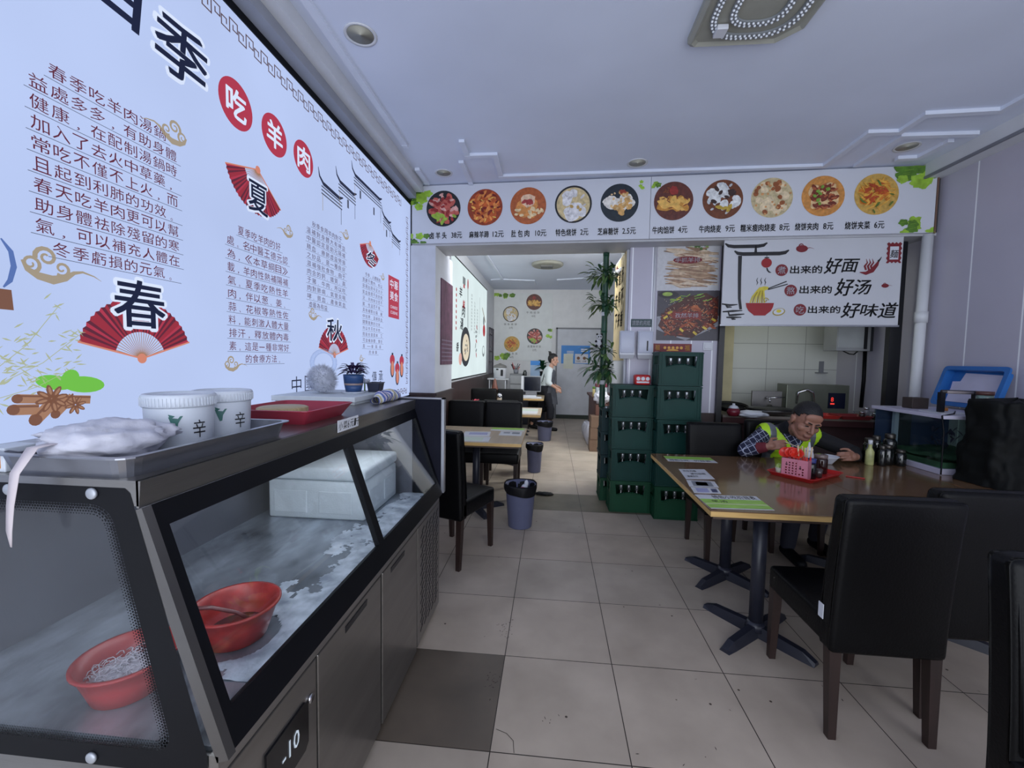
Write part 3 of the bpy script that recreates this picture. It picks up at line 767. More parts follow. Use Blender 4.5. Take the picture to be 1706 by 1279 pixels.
# ------------------------------------------------------------------ noodle sign over the serving hatch
ns_, T0 = board_root('noodle_sign', 'white sign with a red noodle bowl and brush slogans above the kitchen hatch', 'sign', 3.82, 1.855, -0.05)
B = MB(T0); F = FW(-0.05)
B.box(3.07, 4.58, 1.855, 2.65, -0.02, 0, mat('sign_sheet', (198, 200, 206), 0.45, n=0.03, ns=2), M=F)
F = FW(-0.049)
def hornbar(x0, x1, y, t, up):
    B.ribbon([(x0, y + up), (x0 + 0.03, y + 0.008), (x0 + 0.08, y), (x1 - 0.08, y), (x1 - 0.03, y + 0.008), (x1, y + up)], [0.012, t * 0.9, t, t, t * 0.9, 0.012], 0.0015, M_ink, F)
hornbar(3.075, 3.445, 2.585, 0.032, 0.03); hornbar(3.16, 3.635, 2.515, 0.034, 0.03)
B.flat([(3.335, 2.52), (3.36, 2.52), (3.355, 2.59), (3.34, 2.59)], 0.0015, M_ink, F)
B.ribbon([(3.212, 2.5), (3.216, 2.3), (3.224, 2.1), (3.24, 2.0)], [0.034, 0.03, 0.026, 0.024], 0.0016, M_ink, F)
for pts in ([(3.07, 2.052), (3.14, 2.04), (3.21, 2.046)], [(3.10, 2.05), (3.12, 2.022), (3.16, 2.022)], [(3.08, 1.978), (3.17, 1.985), (3.255, 1.99)], [(3.13, 1.98), (3.14, 1.945), (3.20, 1.95), (3.275, 1.957)], [(3.115, 1.925), (3.17, 1.925), (3.25, 1.927)], [(3.16, 1.925), (3.17, 1.91), (3.2, 1.908)]):
    B.ribbon(pts, [0.012, 0.02, 0.008], 0.0016, M_ink, F)
B.disc(3.447, 2.43, 0.046, 0.0016, M_redink, ry=0.044, M=F, n=24); B.segs([(3.447, 2.47), (3.447, 2.50)], 0.005, 0.0016, M_ink, F)
B.flat([(3.425, 2.474), (3.47, 2.474), (3.465, 2.484), (3.43, 2.484)], 0.0018, M_ink, F); B.ribbon([(3.452, 2.385), (3.46, 2.36), (3.475, 2.345), (3.492, 2.34)], [0.01, 0.014, 0.012, 0.004], 0.0016, M_ink, F)
B.flat([(3.282, 2.06), (3.53, 2.06), (3.522, 2.02), (3.505, 1.985), (3.472, 1.957), (3.458, 1.943), (3.36, 1.943), (3.345, 1.957), (3.31, 1.985), (3.29, 2.02)], 0.0018, M_redink, F)
M_yel = mat('printed_yellow', (206, 190, 60), 0.5, n=0.12, ns=30)
M_yel2 = mat('printed_dark_yellow', (160, 140, 40), 0.5, n=0.12, ns=30)
for i in range(7):
    t = i / 6
    B.ribbon([(3.32 + 0.125 * t, 2.062), (3.34 + 0.10 * t, 2.12), (3.375 + 0.06 * t, 2.17), (3.40 + 0.045 * t, 2.205)], [0.012, 0.014, 0.013, 0.008], 0.0017 + 0.0001 * i, M_yel if i % 2 == 0 else M_yel2, F)
B.ribbon([(3.37, 2.165), (3.405, 2.19), (3.44, 2.195), (3.475, 2.2)], [0.006, 0.03, 0.04, 0.02], 0.0026, M_yel, F)
B.ribbon(spiral(3.455, 2.085, 0.025, 0, 1.2), 0.007, 0.0026, M_yel2, F)
for x in (3.37, 3.405, 3.44): B.ribbon([(x, 2.225), (x + 0.008, 2.25), (x - 0.002, 2.27), (x + 0.008, 2.295)], [0.002, 0.008, 0.007, 0.002], 0.0016, M_ink, F)
B.segs([(3.475, 2.185), (3.635, 2.232)], 0.009, 0.0028, M_ink, F); B.segs([(3.475, 2.195), (3.625, 2.257)], 0.009, 0.0028, M_ink, F)
B.disc(3.575, 1.977, 0.055, 0.0017, M_yel2, ry=0.034, M=F, rot=0.2); B.disc(3.575, 1.98, 0.046, 0.0021, M_print, ry=0.027, M=F, rot=0.2); B.disc(3.575, 1.985, 0.022, 0.0025, M_yel, ry=0.015, M=F)
for (ch, cx, cy), r1, r2, tx, bx in ((('煮', 3.581, 2.362), (3.655, 3.925, 2.33, 2.40), 0, '好面', (3.955, 4.232, 2.325, 2.468)), (('熬', 3.668, 2.174), (3.745, 4.016, 2.147, 2.217), 0, '好汤', (4.056, 4.35, 2.125, 2.28)), (('吃', 3.757, 1.997), (3.826, 4.097, 1.966, 2.032), 0, '好味道', (4.118, 4.575, 1.925, 2.062))):
    B.disc(cx, cy, 0.054, 0.0016, M_redsign, M=F); B.text(ch, cx - 0.034, cy - 0.034, cx + 0.034, cy + 0.034, 0.0026, M_print, F, 0.01)
    B.text('出来的', r1[0], r1[2], r1[1], r1[3], 0.0016, M_ink, F, 0.034)
    n = len(tx); p = (bx[1] - bx[0]) / n
    for i, c_ in enumerate(tx): B.text(c_, bx[0] + i * p, bx[2] + 0.012 * (i % 2), bx[0] + (i + 0.93) * p, bx[3] - 0.012 * (i % 2), 0.0016, M_ink, F, 0.022, shear=0.22)
cloud(B, F, 3.745, 2.56, 0.105, M_redsign); cloud(B, F, 4.455, 2.215, 0.06, M_redsign)
B.disc(3.745, 2.555, 0.05, 0.0012, M_redsign, ry=0.032, M=F); B.disc(4.455, 2.213, 0.03, 0.0012, M_redsign, ry=0.018, M=F)
B.ribbon([(4.24, 2.335), (4.29, 2.325), (4.34, 2.35), (4.375, 2.40), (4.395, 2.445)], [0.006, 0.03, 0.04, 0.03, 0.006], 0.0016, M_redsign, F); B.ribbon([(4.385, 2.43), (4.40, 2.45), (4.41, 2.47)], [0.02, 0.01, 0.004], 0.002, M_ink, F)
for x in (4.29, 4.315, 4.34): B.ribbon([(x, 2.355), (x - 0.012, 2.39), (x + 0.008, 2.42), (x - 0.004, 2.455)], [0.016, 0.018, 0.012, 0.002], 0.0014, M_redsign, F)
zig = []
for k in range(9): zig.append((4.447 + (0.012 if k % 2 else 0), 2.415 + 0.17 * k / 8))
for k in range(9): zig.append((4.447 + 0.122 * k / 8, 2.585 + (0.014 if k % 2 else 0)))
for k in range(9): zig.append((4.572 - (0.012 if k % 2 else 0), 2.585 - 0.17 * k / 8))
for k in range(1, 8): zig.append((4.572 - 0.122 * k / 8, 2.412 + (0.014 if k % 2 == 0 else 0)))
B.flat(zig, 0.0014, M_redsign, F); B.flat([(4.475, 2.445), (4.545, 2.445), (4.545, 2.56), (4.475, 2.56)], 0.002, M_print, F); B.text('麺', 4.48, 2.46, 4.542, 2.53, 0.0028, M_ink, F, 0.015, shear=0.1)
B.build('printed_board', M_print, ns_)
b = MB(T0); b.box(3.06, 4.59, 1.845, 1.86, -0.03, 0.004, M_alu, M=FW(-0.05)); b.build('bottom_rail', M_alu, ns_)

# ------------------------------------------------------------------ two meat posters on the partition
def poster(name, label, s0, s1, z0, z1, bgc):
    rt, T_ = board_root(name, label, 'poster', (s0 + s1) / 2, z0, -0.25)
    B_ = MB(T_); F_ = FW(-0.249)
    B_.box(s0, s1, z0, z1, 0.0, 0.006, pm(bgc, n=0.06), M=FW(-0.25))
    return rt, B_, FW(-0.243)
rg = random.Random(8)
rt, B, F = poster('meat_poster', 'poster of pale hand-torn lamb ribs on white, above the spiced one', 2.50, 3.095, 2.212, 2.715, (196, 196, 200))
zz = 0.001
for k in range(90):
    t = k / 90; x = 2.55 + rg.uniform(0, 0.26) + 0.02 * (1 - t); y = 2.25 + 0.36 * t + rg.uniform(-0.015, 0.015); L = rg.uniform(0.18, 0.36)
    c = rg.choice([(176, 150, 122), (196, 172, 146), (158, 126, 100), (206, 188, 166), (140, 110, 88)])
    if x + L > 3.08: L = 3.08 - x
    B.ribbon([(x, y + 0.02), (x + L * 0.5, y + rg.uniform(-0.012, 0.03)), (x + L, y + rg.uniform(-0.03, 0.015))], [0.008, rg.uniform(0.02, 0.04), 0.008], zz, pm(c), F); zz += 0.00006
B.disc(2.61, 2.675, 0.10, 0.001, pm((190, 186, 190)), ry=0.03, M=F); B.disc(2.61, 2.678, 0.085, 0.002, pm((110, 36, 30)), ry=0.022, M=F)
for k in range(16): B.disc(2.80 + rg.uniform(0, 0.21), 2.60 + rg.uniform(0, 0.09), rg.uniform(0.012, 0.03), 0.005 + k * 0.0001, pm(rg.choice([(70, 104, 44), (120, 150, 70), (186, 196, 150)])), ry=rg.uniform(0.008, 0.018), M=F, n=10, rot=rg.uniform(0, 3))
B.disc(2.79, 2.51, 0.138, 0.007, M_redsign, ry=0.036, M=F); B.text('手抓羊排', 2.672, 2.488, 2.908, 2.534, 0.008, M_print, F, 0.014)
B.build('printed_board', M_print, rt)
rt, B, F = poster('meat_poster', 'poster of dark glazed spiced lamb ribs, below the pale one', 2.515, 3.11, 1.712, 2.208, (70, 66, 74))
B.flat([(2.516, 1.82), (2.80, 1.713), (3.109, 1.86), (3.109, 1.96), (2.8, 2.0), (2.516, 1.95)], 0.0008, pm((150, 150, 158)), F)
B.disc(2.62, 2.17, 0.10, 0.001, pm((40, 36, 44)), ry=0.035, M=F); B.disc(2.61, 2.175, 0.05, 0.0016, pm((150, 176, 80)), ry=0.02, M=F)
zz = 0.002
B.flat([(2.53, 1.86), (2.62, 1.765), (2.86, 1.735), (3.095, 1.90), (3.10, 2.12), (2.98, 2.185), (2.80, 2.15), (2.60, 2.03)], 0.0015, pm((72, 28, 22), n=0.4), F)
for k in range(260):
    u, v = rg.random(), rg.random(); x = 2.55 + 0.52 * u; y = 1.775 + 0.25 * v + 0.13 * (u - 0.25)
    c = rg.choice([(122, 44, 26), (96, 32, 24), (150, 66, 34), (64, 26, 22), (176, 96, 54), (84, 30, 24)])
    L_ = rg.uniform(.03, .09); a_ = rg.uniform(-.9, -.1) if rg.random() < .6 else rg.uniform(.2, .9); w_ = rg.uniform(.012, .024)
    x1 = min(3.10, x + L_ * math.cos(a_)); y1 = min(2.195, max(1.73, y + L_ * math.sin(a_)))
    B.ribbon([(x, y), ((x + x1) / 2, (y + y1) / 2 + rg.uniform(-.006, .006)), (x1, y1)], [w_ * .5, w_, w_ * .5], zz, pm(c), F); zz += 0.00002
for x, y, a_ in ((2.58, 1.93, .6), (2.74, 1.83, -.7), (2.87, 1.80, -.7), (2.96, 1.85, -.6), (3.04, 1.93, -.5), (2.70, 2.12, .5), (2.62, 1.98, .5)): B.ribbon([(x, y), (x + .045 * math.cos(a_), y + .045 * math.sin(a_))], .022, zz, pm((206, 178, 60)), F)
for k in range(14): x, y = rg.uniform(2.62, 3.0), rg.uniform(2.08, 2.17); B.ribbon([(x, y), (x + rg.uniform(.03, .07), y + rg.uniform(-.01, .03))], .008, zz, pm(rg.choice([(120, 160, 60), (150, 180, 70)])), F)
for k in range(150): B.disc(2.58 + 0.48 * rg.random(), 1.80 + 0.32 * rg.random(), 0.0032, zz + 0.0003, pm((226, 208, 170)), M=F, n=5)
B.flat([(2.665, 1.93), (2.94, 1.93), (2.94, 1.995), (2.665, 1.995)], zz + .0006, pm((130, 40, 36), n=.1), F)
B.text('孜然羊排', 2.69, 1.94, 2.915, 1.985, zz + 0.0012, M_print, F, 0.016)
B.build('printed_board', M_print, rt)
# red New Year strip, switch, small sign
rt, T_ = board_root('red_banner_strip', 'small red festive strip with gold marks below the rib posters', 'poster', 2.68, 1.59, -0.25)
B = MB(T_); B.box(2.49, 2.865, 1.597, 1.678, 0, 0.004, M_redsign, M=FW(-0.25)).box(2.488, 2.505, 1.05, 1.60, 0, 0.004, M_redsign, M=FW(-0.25))
M_gold = mat('gold_print', (190, 140, 60), 0.4, 0.3)
for x in (2.51, 2.80): B.text('福', x, 1.61, x + 0.045, 1.665, 0.006, M_gold, FW(-0.25), 0.02)
for k in range(5): B.disc(2.605 + 0.04 * k, 1.637, 0.015, 0.006, M_gold, M=FW(-0.25), n=8)
B.disc(2.68, 1.605, 0.06, 0.0055, M_gold, ry=0.02, M=FW(-0.25), a0=0, a1=PI)
B.build('printed_strip', M_redsign, rt)
rt, T_ = board_root('light_switch', 'white square light switch on the partition beside the red strip', 'switch', 3.017, 1.62, -0.25)
MB(T_).box(2.972, 3.065, 1.617, 1.695, 0, 0.012, M_pwhite, 0.003, M=FW(-0.25)).build('plate', M_pwhite, rt)
MB(T_).box(2.985, 3.052, 1.63, 1.682, 0.012, 0.018, M_pwhite, 0.003, M=FW(-0.25)).build('rocker', M_pwhite, rt)
rt, T_ = board_root('hand_sign', 'small dark green sign with white characters above the towel dispensers', 'sign', 2.36, 1.845, -0.25)
B = MB(T_); B.box(2.262, 2.468, 1.845, 1.925, 0, 0.005, mat('dark_teal_sign', (40, 66, 70), 0.5), M=FW(-0.25)); B.text('請節約用紙', 2.275, 1.86, 2.455, 1.91, 0.007, M_print, FW(-0.25), 0.01)
B.build('plate', M_print, rt)
def dispenser(label, s0, s1, keyhole):
    rt, T_ = board_root('towel_dispenser', label, 'dispenser', (s0 + s1) / 2, 1.52, -0.25)
    b = MB(T_); F_ = FW(-0.25)
    b.hexa([(s0, 1.56, 0), (s1, 1.56, 0), (s1, 1.56, 0.10), (s0, 1.56, 0.10)], [(s0, 1.80, 0), (s1, 1.80, 0), (s1, 1.80, 0.085), (s0, 1.80, 0.085)], M_pwhite, F_)
    b.hexa([(s0 + .01, 1.52, 0), (s1 - .01, 1.52, 0), (s1 - .01, 1.52, 0.07), (s0 + .01, 1.52, 0.07)], [(s0, 1.56, 0), (s1, 1.56, 0), (s1, 1.56, 0.10), (s0, 1.56, 0.10)], M_pwhite, F_)
    b.build('body', M_pwhite, rt)
    MB(T_).box(s0 + .004, s1 - .004, 1.575, 1.795, 0.085, 0.104, mat('dispenser_cover', (186, 190, 206), 0.3), 0.008, M=F_).build('cover', M_pwhite, rt)
    if keyhole: MB(T_).box((s0 + s1) / 2 + .01, (s0 + s1) / 2 + .024, 1.60, 1.70, 0.102, 0.1055, M_ink, 0, M=F_).build('sight_slot', M_ink, rt)
dispenser('white towel dispenser with a dark slot, on the partition edge', 2.325, 2.475, True)
dispenser('plain white towel dispenser without a slot, nearest the bamboo', 2.150, 2.295, False)

# ------------------------------------------------------------------ back room: second light box
L2 = 0.95
M2 = {k: lit('backbox_' + k, c, L2) for k, c in dict(face=(222, 238, 240), ink=(40, 44, 52), red=(170, 46, 54), grey=(120, 128, 132), cream=(226, 214, 190), brown=(120, 96, 70), pink=(220, 170, 160)).items()}
rt = thing('light_box', 'smaller glowing calligraphy light box in the back room', 'light box', (-1.5, 7.9, 1.15))
X0 = -1.48
LB2 = Matrix.Translation((1.5, -7.9, -1.15))
b = MB(LB2)
ya, yb, za, zb = 6.16, 9.62, 1.175, 3.02
b.box(-1.5, X0 - 0.004, ya, yb, za, zb, M2['face']); 
Ab = Matrix.Translation((0.018, 0, 0)) @ LW
b.disc(7.28, 1.69, 0.42, 0.0, M2['ink'], ry=0.34, M=Ab); b.disc(7.30, 1.68, 0.30, 0.002, M2['cream'], ry=0.235, M=Ab)
for k in range(14): b.disc(7.30 + rg.uniform(-.13, .13), 1.68 + rg.uniform(-.12, .12), 0.03, 0.003, M2['brown'] if k % 2 else M2['grey'], ry=0.02, M=Ab, n=8)
b.disc(6.85, 1.48, 0.12, 0.001, M2['pink'], ry=0.10, M=Ab)
for ch, y, z, s, c in (('羊', 6.74, 2.47, .17, 'ink'), ('肉', 6.95, 2.18, .2, 'ink'), ('湯', 6.82, 1.96, .19, 'ink'), ('鲜', 7.0, 2.32, .14, 'red'), ('香', 6.55, 1.60, .14, 'ink')):
    b.text(ch, y, z, y + s * 1.2, z + s, 0.001, M2[c], Ab, 0.03, shear=0.2)
b.flat([(6.98, 2.72), (7.2, 2.72), (7.2, 2.84), (6.98, 2.84)], 0.001, M2['grey'], Ab); b.flat([(7.03, 2.66), (7.14, 2.66), (7.14, 2.72), (7.03, 2.72)], 0.002, M2['red'], Ab)
for k in range(8): b.disc(6.52, 2.55 - 0.085 * k, 0.035, 0.001, M2['red'], ry=0.03, M=Ab, n=10)
b.segs([(7.45, 2.02), (7.42, 2.75)], 0.03, 0.001, M2['ink'], Ab); b.disc(7.42, 2.78, 0.05, 0.001, M2['red'], ry=0.09, M=Ab)
b.segs([(8.65, 2.0), (8.65, 2.72)], 0.02, 0.001, M2['grey'], Ab)
for j, y in enumerate((7.75, 8.05, 8.35)):
    for k in range(11 - j): b.text('四時養生湯品味鮮香醇厚'[(k + j * 3) % 11], y, 2.62 - 0.062 * k - 0.1 * j, y + 0.1, 2.665 - 0.062 * k - 0.1 * j, 0.001, M2['grey'], Ab)
for k in range(7): b.disc(8.3 + rg.uniform(-.1, .1), 2.1 - k * 0.09, 0.07, 0.001, M2['red' if k % 3 == 0 else 'grey'], ry=0.03, M=Ab, n=8, rot=rg.uniform(0, 3))
b.disc(9.25, 2.1, 0.16, 0.001, M2['red'], ry=0.13, M=Ab); b.disc(9.2, 2.3, 0.1, 0.001, M2['grey'], ry=0.1, M=Ab); b.segs([(9.0, 2.55), (9.4, 2.3)], 0.04, 0.001, M2['brown'], Ab); b.disc(9.2, 1.65, 0.16, 0.001, M2['grey'], ry=0.12, M=Ab); b.disc(9.2, 1.67, 0.11, 0.002, M2['face'], ry=0.08, M=Ab)
b.build('printed_face', M2['face'], rt)
b = MB(LB2)
b.box(-1.5, X0, ya - .02, yb + .02, zb, zb + .02, M_blackm).box(-1.5, X0, ya - .02, yb + .02, za - .02, za, M_blackm).box(-1.5, X0, ya - .02, ya, za, zb, M_alu).box(-1.5, X0, yb, yb + .02, za, zb, M_alu)
b.build('frame', M_blackm, rt)
# maroon hanging on the inner side of the pillar
rt = thing('maroon_wall_hanging', 'faded maroon patterned hanging on the inner side of the left pillar', 'wall hanging', (-1.2, 4.84, 1.42))
b = MB(Matrix.Translation((1.2, -4.84, -1.42)))
b.box(-1.215, -1.205, 4.58, 5.11, 1.42, 2.36, mat('maroon_cloth', (92, 58, 78), 0.8, n=0.35, ns=9))
for k in range(6): b.box(-1.206, -1.203, 4.60, 5.09, 1.46 + 0.045 * k, 1.475 + 0.045 * k, mat('faded_border', (116, 100, 120), 0.8))
b.build('cloth', M_redsign, rt)
# back wall poster with four dishes
rt = thing('dish_poster', 'pale poster of four round dishes on the far back wall', 'poster', (-0.75, 10.9, 1.45))
b = MB(Matrix.Translation((0.75, -10.9, -1.45)))
BW = frame((0, 10.885, 0), (1, 0, 0), (0, 0, 1), (0, -1, 0))
b.box(-1.49, 0.0, 10.886, 10.896, 1.45, 3.16, mat('pale_poster', (222, 225, 226), 0.5, n=0.04))
for kind, cx, cz in ((6, -.47, 2.937), (4, -1.06, 2.63), (1, -.44, 2.076), (10, -1.02, 1.87)): food(b, BW, cx, cz, 0.2, kind)
for t, cx, cz, pr in (('牛肉馅饼', -.48, 2.645, '4元'), ('特色烧饼', -1.05, 2.345, '2元'), ('皮蛋鲜虾饺', -.44, 1.79, '2元'), ('烧饼夹菜', -1.02, 1.60, '6元')):
    w = 0.18
    for i, ch in enumerate(t): b.text(ch, cx - w + i * 2 * w / len(t), cz, cx - w + i * 2 * w / len(t) + 0.055, cz + 0.055, 0.001, M_ink, BW)
    b.text(pr, cx - 0.05, cz - 0.09, cx + 0.05, cz - 0.035, 0.001, M_ink, BW)
cl = (-1.49, 0, 1.45, 3.16)
leaves(b, BW, -1.25, 3.1, 0.25, 0.08, 9, 21, clip=cl); leaves(b, BW, -1.3, 1.52, 0.2, 0.08, 8, 23, clip=cl); leaves(b, BW, -0.06, 2.16, 0.07, 0.1, 5, 24, clip=cl)
b.build('printed_sheet', M_print, rt)
# door in the back wall
d = thing('door_1', 'grey door in the far back wall', 'door', (0.67, 10.9, 0)); d['kind'] = 'structure'
Dm = Matrix.Translation((-0.67, -10.9, 0))
MB(Dm).box(0.14, 1.2, 10.86, 10.9, 0.10, 2.26, mat('door_grey', (196, 199, 208), 0.5)).build('door_leaf', M_gray, d, kind='structure')
MB(Dm).box(0.10, 0.14, 10.85, 10.9, 0, 2.30, M_gray).box(1.2, 1.24, 10.85, 10.9, 0, 2.30, M_gray).box(0.10, 1.24, 10.85, 10.9, 2.26, 2.30, M_gray).build('door_frame', M_gray, d, kind='structure')
MB(Dm).box(0.14, 1.2, 10.85, 10.9, 0, 0.10, mat('dark_green_sill', (40, 50, 44), 0.6)).build('sill', M_gray, d, kind='structure')
rt = thing('blue_notice', 'blue printed notice on the grey back door', 'notice', (0.59, 10.855, 1.4))
b = MB(Matrix.Translation((-0.59, -10.855, -1.4))); DW = frame((0, 10.853, 0), (1, 0, 0), (0, 0, 1), (0, -1, 0))
b.box(0.24, 0.955, 10.852, 10.859, 1.40, 1.855, mat('notice_blue', (52, 130, 206), 0.5, n=0.08))
for k in range(4): b.flat([(0.38, 1.70 - 0.03 * k), (0.55, 1.70 - 0.03 * k), (0.55, 1.715 - 0.03 * k), (0.38, 1.715 - 0.03 * k)], 0.002, M_print, DW)
for k in range(2): b.flat([(0.73, 1.70 + 0.045 * k), (0.9, 1.70 + 0.045 * k), (0.9, 1.73 + 0.045 * k), (0.73, 1.73 + 0.045 * k)], 0.002, M_print, DW)
b.build('sheet', M_print, rt)
for nm, lab, x0, x1, z0, z1, c in (('paper_sheet', 'tall cream paper over the lower left of the blue notice', 0.30, 0.54, 1.27, 1.645, (206, 208, 196)), ('paper_sheet', 'wide printed paper at the lower right of the blue notice', 0.585, 0.915, 1.415, 1.645, (206, 206, 214))):
    rt = thing(nm, lab, 'paper', ((x0 + x1) / 2, 10.851, z0)); Tm = Matrix.Translation((-(x0 + x1) / 2, -10.851, -z0))
    b = MB(Tm).box(x0, x1, 10.8475, 10.8515, z0, z1, mat('paper_%d' % c[2], c, 0.6))
    Q = frame((0, 10.847, 0), (1, 0, 0), (0, 0, 1), (0, -1, 0))
    if x0 > 0.5:
        for k in range(2): b.disc(0.67 + 0.15 * k, 1.54, 0.04, 0.001, mat('brown_print', (120, 80, 60), 0.6), M=Q, n=12); b.text('扫码点餐'[2 * k:2 * k + 2], 0.62 + 0.15 * k, 1.44, 0.72 + 0.15 * k, 1.485, 0.001, M_ink, Q)
    b.build('sheet', M_print, rt)
# yellow poster on the side of the partition
rt = thing('yellow_poster', 'yellowish brush-lettered poster on the partition side behind the bamboo', 'poster', (0.755, 4.95, 1.5))
b = MB(Matrix.Translation((-0.755, -4.95, -1.5))); YW = frame((0.748, 0, 0), (0, -1, 0), (0, 0, 1), (-1, 0, 0))
b.box(0.749, 0.755, 4.60, 5.34, 1.5, 2.64, mat('parchment', (206, 186, 140), 0.6, n=0.1))
for k, ch in enumerate('味道好吃停不下来香'): b.text(ch, -5.25 + 0.2 * (k % 3), 2.35 - 0.24 * (k // 3), -5.10 + 0.2 * (k % 3), 2.52 - 0.24 * (k // 3), 0.001, M_ink, YW, 0.02, shear=0.1)
b.disc(-5.2, 2.55, 0.06, 0.001, M_redsign, M=YW)
b.build('sheet', M_print, rt)

# ------------------------------------------------------------------ refrigerated glass case along the left wall
M_glass = glass('clear_glass', (0.95, 0.97, 0.98), 0.0, 1.0, 0.006)
M_deck = mat('frosted_deck', (104, 108, 116), 0.25, 0.55, n=0.15, ns=5, c2=(196, 204, 216), bump=0.4, bs=9, det=8, stretch=(1.6, 0.8, 1))
M_inner = mat('case_inner_steel', (112, 112, 120), 0.35, 0.6, n=0.1, ns=3)
cs = thing('display_case', 'long steel and black-framed glass refrigerated case below the light box', 'display case', (-1.05, 1.58, 0))
CT = Matrix.Translation((1.05, -1.58, 0))
yA, yB = 0.745, 2.42
b = MB(CT)
b.box(-1.46, -0.66, yA + .01, yB, 0.06, 0.69, M_steel)
b.box(-1.40, -0.70, yA + .05, yB - .03, 0.0, 0.06, M_blackm)
b.box(-0.662, -0.642, yA, yB, 0.655, 0.70, M_steel)
b.build('base_cabinet', M_steel, cs)
for nm, a, c in (('door', 1.105, 1.55), ('door', 1.57, 2.0)):
    d = MB(CT).box(-0.66, -0.64, a, c, 0.03, 0.652, mat('steel_door', (138, 134, 130), 0.3, 0.85, n=0.1, ns=2, stretch=(1, 1, 10)), 0.003).build(nm, M_steel, cs)
    y0 = a + 0.16 if a < 1.3 else a + 0.085
    MB(CT).hexa([(-0.6405, y0, 0.605), (-0.6405, y0 + .16, 0.605), (-0.650, y0 + .16, 0.605), (-0.650, y0, 0.605)], [(-0.637, y0, 0.632), (-0.637, y0 + .16, 0.632), (-0.650, y0 + .16, 0.632), (-0.650, y0, 0.632)], M_black).build('handle_slot', M_black, d)
cp = MB(CT).box(-0.66, -0.64, yA, 1.095, 0.03, 0.652, mat('steel_door', ()), 0.003).build('control_panel', M_steel, cs)
b = MB(CT)
b.prism([(0.875, 0.44), (1.03, 0.44), (1.045, 0.455), (1.045, 0.565), (1.03, 0.575), (0.875, 0.575)], 0, 0.006, mat('display_black', (10, 10, 14), 0.2), M=frame((-0.64, 0, 0), (0, 1, 0), (0, 0, 1), (1, 0, 0)))
b.text('-10', 0.93, 0.49, 1.0, 0.535, 0.0075, lit('digits_white', (200, 214, 230), 0.8), frame((-0.64, 0, 0), (0, 1, 0), (0, 0, 1), (1, 0, 0)), 0.01)
b.build('thermostat', M_black, cp)
MB(CT).cyl((-0.64, 1.062, 0.56), (-0.634, 1.062, 0.56), 0.012, n=14, mt=M_chrome).build('lock', M_chrome, cp)
v = MB(CT); v.box(-0.66, -0.64, 2.012, yB, 0.04, 0.652, mat('steel_door', ()), 0.002)
for i in range(5):
    for j in range(22):
        y = 2.06 + i * 0.066 + (j % 2) * 0.02; z = 0.09 + j * 0.0245
        v.hexa([(-0.6402, y, z), (-0.6402, y + .036, z + .016), (-0.6385, y + .036, z + .016), (-0.6385, y, z)], [(-0.6402, y, z + .008), (-0.6402, y + .036, z + .024), (-0.6385, y + .036, z + .024), (-0.6385, y, z + .008)], M_black)
v.build('vent_grille', M_steel, cs)
b = MB(CT); b.box(-1.45, -0.66, yA + .02, yB - .01, 0.69, 0.70, M_deck).build('deck', M_deck, cs)
b = MB(CT); b.box(-0.86, -0.83, yA + .06, yB - .06, 1.185, 1.199, lit('added_led_glow', (225, 232, 255), 1.0)).build('added_led_strip', M_white, cs)  # glowing strip added under the top to go with the case light
area('added_case_light', (-0.90, 1.58, 1.18), (0, R(14), 0), 0.04, 1.5, 2.4, (0.86, 0.92, 1.0))  # added lamp that brightens the deck and bowls
b = MB(CT); b.box(-1.46, -1.44, yA, yB, 0.69, 1.20, M_inner).box(-1.45, -0.80, yB - .02, yB - .005, 0.70, 1.20, M_inner).build('inner_back', M_inner, cs)
b = MB(CT)
b.box(-1.46, -0.795, yA, yB + .01, 1.20, 1.25, M_steel).hexa([(-0.795, yA, 1.196), (-0.795, yB + .01, 1.196), (-0.80, yB + .01, 1.196), (-0.80, yA, 1.196)], [(-0.79, yA, 1.25), (-0.79, yB + .01, 1.25), (-0.80, yB + .01, 1.25), (-0.80, yA, 1.25)], M_steel)
b.build('steel_top', M_steel, cs)
# sloping front: black frame, two panes, mullion
up = Vector((-0.15, 0, 0.445)); Lv = up.length; up.normalize()
GF = frame((-0.645, 0, 0.75), (0, 1, 0), up, Vector((0, 1, 0)).cross(up))
b = MB(CT)
def bar(u0, u1, v0, v1, mt=M_blackm, t=0.012): b.box(u0, u1, v0, v1, -t, 0.004, mt, M=GF)
bar(yA + .021, yB, -0.055, 0.022); bar(yA + .021, yB, Lv - 0.05, Lv); bar(yA + .021, yA + .045, 0.022, Lv - .05); bar(yB - .035, yB, .022, Lv - .05)
b.build('front_frame', M_blackm, cs)
b = MB(CT); b.box(1.555, 1.60, 0.022, Lv - .05, -0.014, 0.006, M_blackm, M=GF); b.build('mullion', M_blackm, cs)
for a, c in ((yA + .045, 1.555), (1.60, yB - .035)):
    MB(CT).box(a, c, 0.022, Lv - .05, -0.006, -0.002, M_glass, M=GF).build('glass_pane', M_glass, cs)
b = MB(CT); b.box(yA, yA + .02, -0.06, Lv - 0.0, -0.02, 0.006, M_steeld, M=GF); b.build('corner_post', M_steel, cs)
